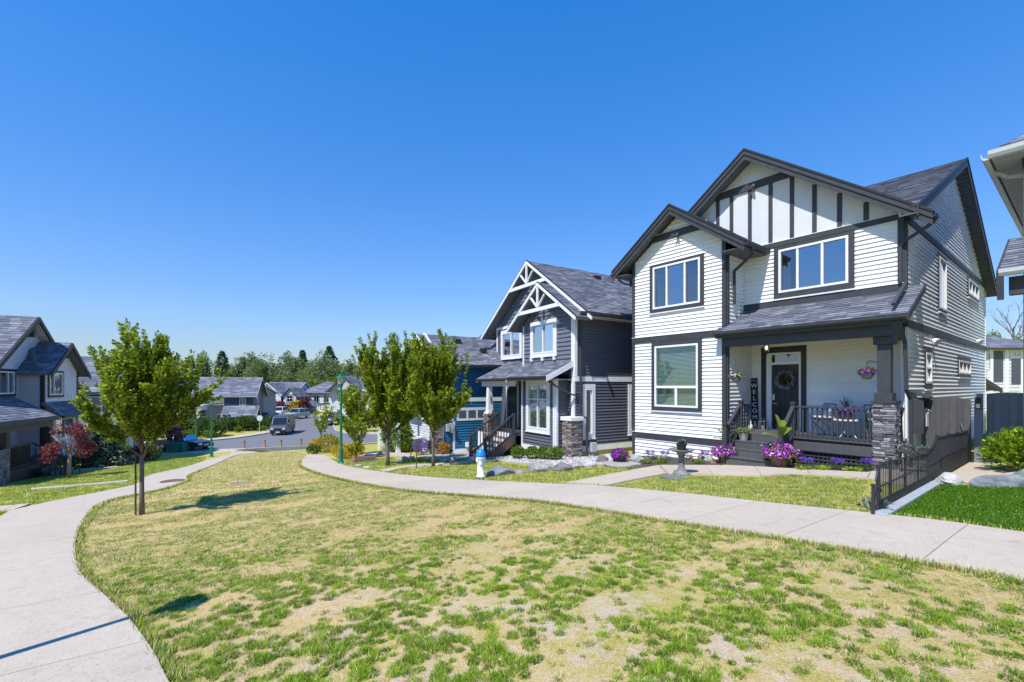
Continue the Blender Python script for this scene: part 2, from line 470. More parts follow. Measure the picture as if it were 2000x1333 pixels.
strip_path('walkway_right', RW_FAR, RW_NEAR, 22)
strip_path('walkway_left', LW_LEFT, LW_RIGHT, 24)
hp = strip_path('front_path', [GXY(1096, 947.5), GXY(1180, 931), GXY(1286, 911)], [GXY(1181, 951.5), GXY(1240, 939), GXY(1303, 927)], 3, 4, .037)
strip_path('front_walk', [GXY(1288, 911), GXY(1404, 911.5), GXY(1480, 914), GXY(1559, 919), GXY(1700, 926)], [GXY(1304, 927.5), GXY(1400, 929), GXY(1492, 931), GXY(1560, 929), GXY(1694, 936)], 4, 4, .039)
# pavement along the cross street
AP_ROAD = [(-48.3, -6), (-48.2, 0), GXY(416, 879), GXY(500, 875.5), GXY(609, 871), (-43.5, 15.5), (-40.5, 24), (-36, 36)]
AP_LAWN = [(-46.6, -6), (-46.4, 0), GXY(436, 884.5), GXY(504, 882), GXY(604, 879), (-41.2, 14.5), (-38.4, 24), (-34, 36)]
strip_path('street_pavement', AP_ROAD, AP_LAWN, 16, 3, .032)
# little paths
strip_path('house_path_navy', [GXY(720, 925), GXY(790, 911), GXY(880, 905), GXY(935, 899)], [GXY(744, 926), GXY(800, 914), GXY(884, 908), GXY(960, 901)], 4, 3, .033)
strip_path('house_path_blue', [GXY(706, 885), GXY(760, 884), GXY(800, 887)], [GXY(712, 894), GXY(770, 891), GXY(812, 894)], 3, 3, .033)
strip_path('house_path_left', [GXY(0, 991), GXY(60, 986)], [GXY(-10, 998), GXY(28, 998)], 2, 3, .033)
strip_path('house_walk_left', [GXY(-20, 950), GXY(90, 929), GXY(230, 913)], [GXY(-20, 938), GXY(90, 923), GXY(232, 908)], 4, 3, .030)
strip_path('entrance_path_left', [GXY(60, 958), GXY(160, 950), GXY(250, 942)], [GXY(60, 955), GXY(160, 947), GXY(252, 939)], 3, 3, .028)

# ---- ground sheet
def inside(px, py, poly):
    r = False; j = len(poly) - 1
    for i in range(len(poly)):
        xi, yi = poly[i]; xj, yj = poly[j]
        if (yi > py) != (yj > py) and px < (xj - xi) * (py - yi) / (yj - yi) + xi: r = not r
        j = i
    return r
def inside_np(P, poly):
    x, y = P[:, 0], P[:, 1]; r = np.zeros(len(P), bool); j = len(poly) - 1
    for i in range(len(poly)):
        xi, yi = poly[i][:2]; xj, yj = poly[j][:2]
        c = ((yi > y) != (yj > y)) & (x < (xj - xi) * (y - yi) / ((yj - yi) if yj != yi else 1e-9) + xi)
        r ^= c; j = i
    return r
LAWN_C = [tuple(p[:2]) for p in resample(RW_NEAR, 90)] + [tuple(p[:2]) for p in resample(LW_RIGHT, 90)][::-1]
RW_POLY = [tuple(p[:2]) for p in resample(RW_FAR, 90)] + [tuple(p[:2]) for p in resample(RW_NEAR, 90)][::-1]
LW_POLY = [tuple(p[:2]) for p in resample(LW_LEFT, 90)] + [tuple(p[:2]) for p in resample(LW_RIGHT, 90)][::-1]
TURF = [GXY(1716, 1009), GXY(1780, 974), GXY(1826, 948), GXY(1900, 951), (-.4, 11.9), (2.5, 11.5), (2.5, 6.8), (.72, 7.95), GXY(2000, 1043), GXY(1850, 1021)]
def ground_mat():
    m, nt, b = _new('lawn_ground')
    ge = nt.nodes.new('ShaderNodeNewGeometry'); P = ge.outputs['Position']
    at_ = nt.nodes.new('ShaderNodeAttribute'); at_.attribute_name = 'Col'
    sep = nt.nodes.new('ShaderNodeSeparateColor'); nt.links.new(at_.outputs[0], sep.inputs[0])
    big = _noise(nt, .42, 5, P, .6); med = _noise(nt, 2.6, 8, P, .72); fine = _noise(nt, 60, 9, P, .85)
    straw = _ramp(nt, fine.outputs[0], [(.30, (.22, .145, .065)), (.46, (.58, .42, .21)), (.56, (.73, .55, .29)), (.72, (.88, .73, .45))])
    soil = _ramp(nt, fine.outputs[0], [(.32, (.28, .21, .155)), (.5, (.58, .47, .375)), (.7, (.72, .61, .51))])
    green = _ramp(nt, fine.outputs[0], [(.3, (.10, .12, .015)), (.5, (.36, .35, .06)), (.72, (.66, .58, .18))])
    # dryness carried by the lawn itself, broken up by noise
    ad = nt.nodes.new('ShaderNodeMath'); ad.operation = 'ADD'; nt.links.new(med.outputs[0], ad.inputs[0]); nt.links.new(big.outputs[0], ad.inputs[1])
    ad2 = nt.nodes.new('ShaderNodeMath'); ad2.operation = 'ADD'; nt.links.new(ad.outputs[0], ad2.inputs[0]); nt.links.new(sep.outputs[0], ad2.inputs[1])
    gfac = _ramp(nt, ad2.outputs[0], [(0.0, (0, 0, 0)), (1.0, (1, 1, 1))])
    mr = nt.nodes.new('ShaderNodeMapRange'); nt.links.new(ad2.outputs[0], mr.inputs[0]); mr.inputs[1].default_value = 1.22; mr.inputs[2].default_value = 1.62
    col = _mix(nt, mr.outputs[0], green.outputs[0], straw.outputs[0])
    sm = nt.nodes.new('ShaderNodeMath'); sm.operation = 'MULTIPLY'; nt.links.new(sep.outputs[1], sm.inputs[0])
    ms = nt.nodes.new('ShaderNodeMapRange'); nt.links.new(med.outputs[0], ms.inputs[0]); ms.inputs[1].default_value = .46; ms.inputs[2].default_value = .62
    nt.links.new(ms.outputs[0], sm.inputs[1])
    col = _mix(nt, sm.outputs[0], col, soil.outputs[0])
    nt.links.new(col, b.inputs['Base Color']); b.inputs['Roughness'].default_value = .95; b.inputs['Specular IOR Level'].default_value = .1
    bp = _n(nt, 'ShaderNodeBump'); bp.inputs['Strength'].default_value = .6; bp.inputs['Distance'].default_value = .03
    nt.links.new(fine.outputs[0], bp.inputs['Height']); nt.links.new(bp.outputs[0], b.inputs['Normal'])
    return m
def lin(a, b, st): return list(np.arange(a, b, st))
gx = [-900, -400, -200, -120, -90, -70] + lin(-60, -20, 1.0) + lin(-20, 4, .3) + [4, 6, 10, 20, 60, 200, 600]
gy = [-600, -200, -80, -40, -25] + lin(-18, -5, 1.0) + lin(-5, 13, .3) + lin(13, 40, 1.5) + [42, 60, 90, 140, 250, 500, 900]
NX, NY = len(gx), len(gy)
gv = np.zeros((NX * NY, 3), np.float32); gcol = np.zeros((NX * NY, 3), np.float32)
rs = np.random.RandomState(3)
XX, YY = np.meshgrid(np.array(gx), np.array(gy), indexing='ij')
gv[:, 0] = XX.ravel(); gv[:, 1] = YY.ravel(); gv[:, 2] = [gz(x) for x in gv[:, 0]]
pts2 = gv[:, :2]
inC = inside_np(pts2, LAWN_C)
gv[:, 2] += np.where(inC, rs.uniform(-.008, .008, len(gv)), 0) - .004
dry = np.where(inC, .47 , .22)
d0 = np.hypot(pts2[:, 0], pts2[:, 1])
dry = np.where(inC & (pts2[:, 0] < -9), .50, dry)
bare = np.where(inC, np.clip(1.25 - np.hypot(pts2[:, 0] + 2.2, pts2[:, 1] - 2.0) / 3.6, 0, 1), 0)
gcol[:, 0] = dry; gcol[:, 1] = bare
ii = (np.arange(NX - 1)[:, None] * NY + np.arange(NY - 1)[None, :]).ravel()
gf = np.stack([ii, ii + NY, ii + NY + 1, ii + 1], 1)
LAWN_MAT = ground_mat()
obj('ground', np_mesh('ground', gv, gf, LAWN_MAT, gcol))['kind'] = 'structure'

# ---- cross street and the street that runs away from it
def road_poly(name, pts, mat, z, kind='structure'):
    m = MB(); m.add([(p[0], p[1], z) for p in pts], [tuple(range(len(pts)))]); return m.build(name, mat, None, kind=kind)
ZR = -3.861
def GR(px, py):
    q = ray(px, py); d = (ZR + .02 - CAMZ) / q[2]; return (q[0] * d, q[1] * d)
rl = [(-49, -40), (-48.4, -6), (-48.3, 0)] + [AP_ROAD[2], AP_ROAD[3], AP_ROAD[4], (-43.5, 15.5), (-40.5, 24), (-34, 40), (-22, 62)]
far_r = [(-30, 66), (-41, 45), GR(790, 850), GR(720, 849), GR(672, 847), GR(654, 841), GR(650, 832), GR(640, 820), GR(612, 809)]
far_l = [GR(585, 809), GR(588, 815), GR(578, 823), GR(560, 834), GR(537, 845), GR(497, 852), GR(462, 857), GR(400, 863), (-58, -6), (-59, -40)]
ROAD = rl + far_r + far_l
road_poly('road', ROAD, ASPH, ZR + .02)
def kerb(name, pts, w=.16, h=.13, mat=None):
    m = MB(); n = len(pts)
    P = [Vector((p[0], p[1], 0)) for p in pts]
    for i in range(n - 1):
        d = (P[i + 1] - P[i]).normalized(); s = Vector((-d.y, d.x, 0)) * w
        a, b = P[i], P[i + 1]
        m.add([(a.x, a.y, ZR - .05), (b.x, b.y, ZR - .05), (b.x + s.x, b.y + s.y, ZR - .05), (a.x + s.x, a.y + s.y, ZR - .05),
               (a.x, a.y, ZR + h), (b.x, b.y, ZR + h), (b.x + s.x, b.y + s.y, ZR + h), (a.x + s.x, a.y + s.y, ZR + h)],
              [(4, 5, 6, 7), (0, 1, 5, 4), (1, 2, 6, 5), (2, 3, 7, 6), (3, 0, 4, 7)])
    return m.build(name, CONC, None, kind='structure')
kerb('kerb_left', far_l[::-1], .18)
kerb('kerb_right', far_r[::-1][:], .18)
# far pavements behind those kerbs
def offs(pl, d):
    out = []
    for i, p in enumerate(pl):
        a = Vector(pl[max(0, i - 1)]); b = Vector(pl[min(len(pl) - 1, i + 1)]); t = (b - a).normalized(); out.append((p[0] - t.y * d, p[1] + t.x * d))
    return out
def flat_strip(name, A, B, z, mat):
    m = MB()
    for i in range(len(A) - 1): m.add([(A[i][0], A[i][1], z), (A[i + 1][0], A[i + 1][1], z), (B[i + 1][0], B[i + 1][1], z), (B[i][0], B[i][1], z)], [(0, 1, 2, 3)])
    return m.build(name, mat, None, kind='structure')
fl = far_l[::-1]
flat_strip('far_pavement_left', offs(fl[:7], .2), offs(fl[:7], 1.7), ZR + .11, CONC)
fr = far_r[::-1]
flat_strip('far_pavement_right', offs(fr[3:], .2), offs(fr[3:], 1.7), ZR + .11, CONC)
# artificial turf of the next lot, concrete strip behind it
def turf_mat():
    return attr_mat('turf_blades', .6, .2)
TURFB = paint('turf_backing', (.05, .11, .006), .95, .3, 30, .5)
poly_slab('turf', TURF, TURFB, .012)
poly_slab('side_path', [GXY(1691, 925), GXY(1691, 936), (-2.02, 11.0), (-2.02, 15.4), (-2.86, 15.4), (-2.86, 13.75), (-3.2, 13.2)], CONC, .016)
poly_slab('patio', [GXY(1880, 943), (-1.93, 12.3), (-1.93, 15.9), (-.9, 15.9), (1.5, 15.9), (1.5, 12.0), (-.4, 12.1), GXY(1905, 949)], CONC, .014)
SOIL = paint('bed_soil', (.075, .06, .05), .98, .35, 22, .9, 70)
GRAV = paint('gravel_bed', (.36, .35, .34), .95, .25, 40, .9, 90)
poly_slab('garden_bed', [GXY(1228, 918), GXY(1286, 909), GXY(1404, 910), (-6.46, 12.52), (-6.46, 13.3), (-10.1, 13.3), (-9.9, 12.0)], SOIL, .020)
poly_slab('garden_bed_porch', [(-4.95, 12.5), GXY(1560, 917), GXY(1700, 923), (-3.2, 13.35), (-4.95, 13.35)], SOIL, .020)
poly_slab('gravel_bed', [GXY(930, 893), GXY(985, 903), GXY(1060, 909), GXY(1150, 911), GXY(1236, 905), (-10.5, 13.4), (-11.9, 12.4), (-13.2, 11.6), (-16.0, 11.5)], GRAV, .016)
poly_slab('gravel_bed_blue', [GXY(818, 891), GXY(880, 899), GXY(930, 896), (-17.2, 11.5), (-19.0, 11.0)], GRAV, .016)
# ------------------------------------------------------------------ building kit
def span(poly, q):
    xs = []
    n = len(poly)
    for i in range(n):
        (x0, y0), (x1, y1) = poly[i], poly[(i + 1) % n]
        if (y0 - q) * (y1 - q) <= 0 and abs(y1 - y0) > 1e-9:
            xs.append(x0 + (x1 - x0) * (q - y0) / (y1 - y0))
    return (min(xs), max(xs)) if len(xs) > 1 else None
def courses(poly, holes, h, q0=None, q1=None):
    """rows of height h over a convex outline minus rectangular holes: (row, ta, tb, qa, qb, la, ra, lb, rb)"""
    lo = min(p[1] for p in poly) if q0 is None else q0; hi = max(p[1] for p in poly) if q1 is None else q1
    out = []; row = 0; q = lo
    while q < hi - 1e-4:
        qe = min(q + h, hi)
        cuts = sorted({q, qe} | {z for hh in holes for z in (hh[2], hh[3]) if q + 1e-3 < z < qe - 1e-3} | {p[1] for p in poly if q + 1e-3 < p[1] < qe - 1e-3})
        for a, b in zip(cuts, cuts[1:]):
            A = span(poly, a + 1e-5); B = span(poly, b - 1e-5)
            if A is None or B is None: continue
            segs = [(A[0], A[1], B[0], B[1])]
            for (h0, h1, z0, z1) in holes:
                if z0 >= b - 1e-4 or z1 <= a + 1e-4: continue
                ns = []
                for (la, ra, lb, rb) in segs:
                    if h1 <= min(la, lb) or h0 >= max(ra, rb): ns.append((la, ra, lb, rb)); continue
                    if h0 > min(la, lb) + .005: ns.append((la, min(ra, h0), lb, min(rb, h0)))
                    if h1 < max(ra, rb) - .005: ns.append((max(la, h1), ra, max(lb, h1), rb))
                segs = ns
            for (la, ra, lb, rb) in segs:
                if max(ra - la, rb - lb) > .01: out.append((row, (a - q) / h, (b - q) / h, a, b, la, max(la, ra), lb, max(lb, rb)))
        q = qe; row += 1
    return out
class House:
    def __init__(s, name, label, a0, b0, z0, ang=0.0, cat='house', group=None, xd=None):
        s.a0, s.b0, s.z0 = a0, b0, z0
        r = math.radians(ang); c, d = math.cos(r), math.sin(r)
        s.root = thing(name, label, cat, (c * a0 - d * b0, d * a0 + c * b0, z0), r, group)
        if xd: s.root.location = (SN * xd[0] - CS * xd[1], CS * xd[0] + SN * xd[1], z0)    # stands that far right of and away from the viewpoint
    def mb(s): return MB((s.a0, s.b0, s.z0))
    def face(s, kind, c):
        if kind == 'S': return lambda p, q, d=0.0: (p, c - d, q)
        if kind == 'N': return lambda p, q, d=0.0: (p, c + d, q)
        if kind == 'E': return lambda p, q, d=0.0: (c + d, p, q)
        return lambda p, q, d=0.0: (c - d, p, q)
    # a rectangular board lying on a wall: from depth d0 to d1
    def board(s, F, p0, p1, q0, q1, d0, d1, name='trim_board', mat=None, parent=None, bevel=0.0):
        if .028 <= d1 <= .05: d1 += .018          # trim stands proud of the lapped boards
        m = s.mb(); s._slab(m, F, [(p0, q0), (p1, q0), (p1, q1), (p0, q1)], d0, d1)
        return m.build(name, mat or CHAR, parent or s.root, bevel=bevel)
    def _slab(s, m, F, pts, d0, d1):
        a = [F(p, q, d0) for p, q in pts]; b = [F(p, q, d1) for p, q in pts]; n = len(pts)
        m.add(a + b, [tuple(range(n)), tuple(range(n, 2 * n))[::-1]] + [(i, (i + 1) % n, n + (i + 1) % n, n + i) for i in range(n)])
    def wall(s, F, poly, holes=(), mat=None, h=.115, mode='pieces', lip=.038, base=None, thick=.10, name='wall', pname='siding_board', q0=None, shake=False, seed=1):
        """wall core with real openings; boards (or shakes) laid over it as pieces"""
        m = s.mb(); holes = list(holes)
        cuts = sorted({p[1] for p in poly} | {z for hh in holes for z in hh[2:4]})
        for a, b in zip(cuts, cuts[1:]):
            for (_, _, _, qa, qb, la, ra, lb, rb) in courses(poly, holes, b - a + .001, a, b):
                s._slab(m, F, [(la, qa), (ra, qa), (rb, qb), (lb, qb)], 0, -thick)
        w = m.build(name, base or mat, s.root)
        if mode is None: return w
        rows = courses(poly, holes, h, q0)
        rnd = random.Random(seed)
        jm = s.mb()
        for (row, ta, tb, qa, qb, la, ra, lb, rb) in rows:
            if shake:
                x = min(la, lb) + rnd.uniform(-.2, 0); segs = []
                while x < max(ra, rb):
                    wd = rnd.uniform(.13, .26)
                    a0, a1 = max(la, x + .003), min(ra, x + wd - .003); b0, b1 = max(lb, x + .003), min(rb, x + wd - .003)
                    if a1 > a0 + .01 or b1 > b0 + .01: segs.append((a0, max(a0, a1), b0, max(b0, b1)))
                    x += wd
            else: segs = [(la, ra, lb, rb)]
            for (a0, a1, b0, b1) in segs:
                jt = rnd.uniform(.88, 1.06); l0 = .003 + lip * jt * (1 - ta); l1 = .003 + lip * jt * (1 - tb)
                if shake: l0 += rnd.uniform(-.004, .004)
                P = [F(a0, qa, 0), F(a1, qa, 0), F(a1, qa, l0), F(a0, qa, l0), F(b0, qb, 0), F(b1, qb, 0), F(b1, qb, l1), F(b0, qb, l1)]
                fs = [(3, 2, 6, 7), (0, 1, 2, 3), (4, 7, 6, 5), (0, 3, 7, 4), (1, 5, 6, 2)]
                if mode == 'pieces':
                    pm = s.mb(); pm.add(P, fs); pm.build(pname, mat, w)
                else: jm.add(P, fs)
        if mode == 'joined':
            jm.build(pname + 's', mat, w, kind='stuff')
        return w
    def slope(s, pts, mat=None, thick=.10, name='roof', mode='joined', expo=.14, under=None, seed=2, wmin=.22, wmax=.42, pname='shingle', fascia=None):
        """a roof slope: pts = eave left, eave right, then up and round; shingles laid in courses"""
        P = [Vector(p) for p in pts]
        ex = (P[1] - P[0]).normalized(); nrm = ex.cross(P[2] - P[1]).normalized()
        if nrm.z < 0: nrm = -nrm
        ey = nrm.cross(ex); 
        if ey.z < 0: ey = -ey
        m = s.mb(); m.prism([tuple(p) for p in P], tuple(-nrm * thick))
        w = m.build(name, under or SHINGP, s.root)
        if mode is None: return w
        poly = [((p - P[0]).dot(ex), (p - P[0]).dot(ey)) for p in P]
        rnd = random.Random(seed); jm = s.mb()
        for (row, ta, tb, qa, qb, la, ra, lb, rb) in courses(poly, [], expo, -.012):
            x = min(la, lb) + rnd.uniform(-wmax, 0)
            while x < max(ra, rb):
                wd = rnd.uniform(wmin, wmax)
                a0, a1 = max(la, x + .002), min(ra, x + wd - .002); b0, b1 = max(lb, x + .002), min(rb, x + wd - .002)
                x += wd
                if a1 <= a0 + .01 and b1 <= b0 + .01: continue
                a1 = max(a0, a1); b1 = max(b0, b1)
                l0 = .020 + rnd.uniform(-.004, .006); l1 = .005; dq = rnd.uniform(-.008, .003)
                def T(p, q, d): return tuple(P[0] + ex * p + ey * q + nrm * d)
                V = [T(a0, qa + dq, .001), T(a1, qa + dq, .001), T(a1, qa + dq, l0), T(a0, qa + dq, l0), T(b0, qb, .001), T(b1, qb, .001), T(b1, qb, l1), T(b0, qb, l1)]
                fs = [(3, 2, 6, 7), (0, 1, 2, 3), (0, 3, 7, 4), (1, 5, 6, 2)]
                if mode == 'pieces':
                    pm = s.mb(); pm.add(V, fs); pm.build(pname, SHINGO, w)
                else: jm.add(V, fs)
        if mode == 'joined': jm.build(pname + 's', SHING, w, kind='stuff')
        return w
    def rake(s, p0, p1, h, t, mat, name='rake_board', cap=None, drop=0.0):
        """board under a sloping roof edge; p0, p1 on the roof's top line"""
        p0 = Vector(p0); p1 = Vector(p1); m = s.mb()
        dn = Vector((0, 0, -1)); n = Vector(t)
        a = [p0 + dn * drop, p1 + dn * drop, p1 + dn * (drop + h), p0 + dn * (drop + h)]
        m.prism([tuple(v) for v in a], tuple(n))
        return m.build(name, mat, s.root)
    def window(s, F, p0, p1, q0, q1, cols=(1,), rows=(1,), fw=.06, fmat=None, casing=None, cmat=None, sill=True, blind=None, glass=None, deep=.30, mull=.045, cap=None, split=None, depth=.068, curtain=None, label=None, screens=()):
        """frame, panes, casing, sill, blind and the dim room behind; hole must be cut at p0..p1, q0..q1"""
        fmat = fmat or WTRIM
        m = s.mb(); d0, d1 = -.03, depth
        for a in [(p0, p0 + fw, q0, q1), (p1 - fw, p1, q0, q1), (p0 + fw, p1 - fw, q0, q0 + fw), (p0 + fw, p1 - fw, q1 - fw, q1)]:
            s._slab(m, F, [(a[0], a[2]), (a[1], a[2]), (a[1], a[3]), (a[0], a[3])], d0, d1)
        panes = []
        if split: panes, bars = split
        else:
            ti, tj = sum(cols), sum(rows); bars = []
            xs = [p0 + fw + (p1 - p0 - 2 * fw) * sum(cols[:i]) / ti for i in range(len(cols) + 1)]
            zs = [q0 + fw + (q1 - q0 - 2 * fw) * sum(rows[:i]) / tj for i in range(len(rows) + 1)]
            for x in xs[1:-1]: bars.append((x - mull / 2, x + mull / 2, q0 + fw, q1 - fw))
            for z in zs[1:-1]: bars.append((p0 + fw, p1 - fw, z - mull / 2, z + mull / 2))
            for i in range(len(cols)):
                for j in range(len(rows)): panes.append((xs[i], xs[i + 1], zs[j], zs[j + 1]))
        for i, a in enumerate(bars): s._slab(m, F, [(a[0], a[2]), (a[1], a[2]), (a[1], a[3]), (a[0], a[3])], d0, d1 - .008 - .002 * i)
        w = m.build('window', fmat, s.root)
        if label: w['label'] = label
        for ip, a in enumerate(panes):
            pm = s.mb(); s._slab(pm, F, [(a[0], a[2]), (a[1], a[2]), (a[1], a[3]), (a[0], a[3])], .004, .010)
            pm.build('pane', GLASSS if ip in screens else (glass or GLASS), w)
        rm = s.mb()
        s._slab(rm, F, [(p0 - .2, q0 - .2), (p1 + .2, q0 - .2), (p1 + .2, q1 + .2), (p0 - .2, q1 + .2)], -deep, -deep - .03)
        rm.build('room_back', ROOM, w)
        if casing:
            cm = s.mb(); l, r, b, t = casing; e = .005
            for a in [(p0 - l, p0 - e, q0 - b, q1 + t), (p1 + e, p1 + r, q0 - b, q1 + t), (p0 - e, p1 + e, q0 - b, q0 - e), (p0 - e, p1 + e, q1 + e, q1 + t)]:
                if a[1] > a[0] and a[3] > a[2]: s._slab(cm, F, [(a[0], a[2]), (a[1], a[2]), (a[1], a[3]), (a[0], a[3])], .0, .060)
            cm.build('casing', cmat or CHAR, w)
            if sill:
                sm = s.mb(); s._slab(sm, F, [(p0 - l - .02, q0 - b - .035), (p1 + r + .02, q0 - b - .035), (p1 + r + .02, q0 - b), (p0 - l - .02, q0 - b)], 0, .085)
                sm.build('sill', WTRIM, w)
        if blind:
            bm = s.mb(); zb, zt, pitch = blind; z = zb
            while z < zt:
                a = [F(p0 + fw, z, -.06), F(p1 - fw, z, -.06), F(p1 - fw, z + pitch * .62, -.085), F(p0 + fw, z + pitch * .62, -.085)]
                bm.add(a, [(0, 1, 2, 3)]); z += pitch
            bm.build('blind', BLIND, w)
        if curtain:
            km = s.mb()
            for (c0, c1, z0, z1) in curtain:
                n = max(4, int((c1 - c0) / .05)); vs = []
                for i in range(n + 1):
                    x = c0 + (c1 - c0) * i / n; dd = -.10 - .03 * (i % 2); vs += [F(x, z0, dd), F(x, z1, dd)]
                km.add(vs, [(2 * i, 2 * i + 2, 2 * i + 3, 2 * i + 1) for i in range(n)])
            km.build('curtain', paint('curtain_cloth', (.62, .63, .64), .9, .06), w)
        return w
    def pipe(s, pts, name='downspout', w=.07, mat=None, parent=None):
        m = s.mb()
        for a, b in zip(pts, pts[1:]): m.bar(a, b, w, w * .8)
        return m.build(name, mat or CHAR, parent or s.root)
    def gutter(s, p0, p1, out, mat=None, h=.10, w=.10, name='gutter'):
        p0 = Vector(p0); p1 = Vector(p1); o = Vector(out); m = s.mb(); z = Vector((0, 0, 1))
        prof = [Vector((0, 0, 0)), o * w * .7, o * w + z * h * .45, o * w * 1.05 + z * h, o * w * .9 + z * h, o * w * .85 + z * h * .5, o * .012 + z * .02, o * .012 + z * h, z * h]
        m.prism([tuple(p0 + q) for q in prof], tuple(p1 - p0)); return m.build(name, mat or CHAR, s.root)
    def stone_box(s, a0, a1, b0, b1, z0, z1, parent=None, mat=None, sides='SENW', hmin=.035, hmax=.075, seed=4, name='stone_base'):
        core = s.mb().box(a0 + .02, a1 - .02, b0 + .02, b1 - .02, z0, z1).build(name, MORTAR, parent or s.root)
        rnd = random.Random(seed); z = z0
        while z < z1 - .01:
            h = min(rnd.uniform(hmin, hmax), z1 - z)
            for sd in sides:
                F = s.face(sd, {'S': b0, 'N': b1, 'E': a1, 'W': a0}[sd]); lo, hi = (a0, a1) if sd in 'SN' else (b0, b1)
                x = lo
                while x < hi - .01:
                    w = min(rnd.uniform(.10, .26), hi - x)
                    if hi - x - w < .06: w = hi - x
                    m = s.mb(); t = rnd.uniform(-.004, .028); j = lambda: rnd.uniform(-.006, .006)
                    q = [(x + .004, z + .004 + j()), (x + w - .004, z + .004 + j()), (x + w - .004, z + h - .004 + j() * .5), (x + .004, z + h - .004 + j() * .5)]
                    A = [F(p, qq, -.03) for p, qq in q]; B = [F(p, qq, t - .008) for p, qq in q]
                    cx = x + w / 2; cz = z + h / 2
                    C = [F(cx + (p - cx) * .88, cz + (qq - cz) * .7, t + j()) for p, qq in q]
                    fs = [(i, (i + 1) % 4, 4 + (i + 1) % 4, 4 + i) for i in range(4)] + [(4 + i, 4 + (i + 1) % 4, 8 + (i + 1) % 4, 8 + i) for i in range(4)] + [(8, 9, 10, 11)]
                    m.add(A + B + C, fs); m.build('stone', mat or LEDGE, core)
                    x += w
            z += h
        return core
def text_mesh(body, size, mat, depth=.004, align='CENTER', shear=0):
    c = bpy.data.curves.new('lettering', 'FONT'); c.body = body; c.size = size; c.extrude = depth; c.align_x = align; c.align_y = 'CENTER'
    o = bpy.data.objects.new('tmp', c); COL.objects.link(o)
    dg = bpy.context.evaluated_depsgraph_get(); m = bpy.data.meshes.new_from_object(o.evaluated_get(dg))
    bpy.data.objects.remove(o); m.materials.clear(); m.materials.append(mat); return m
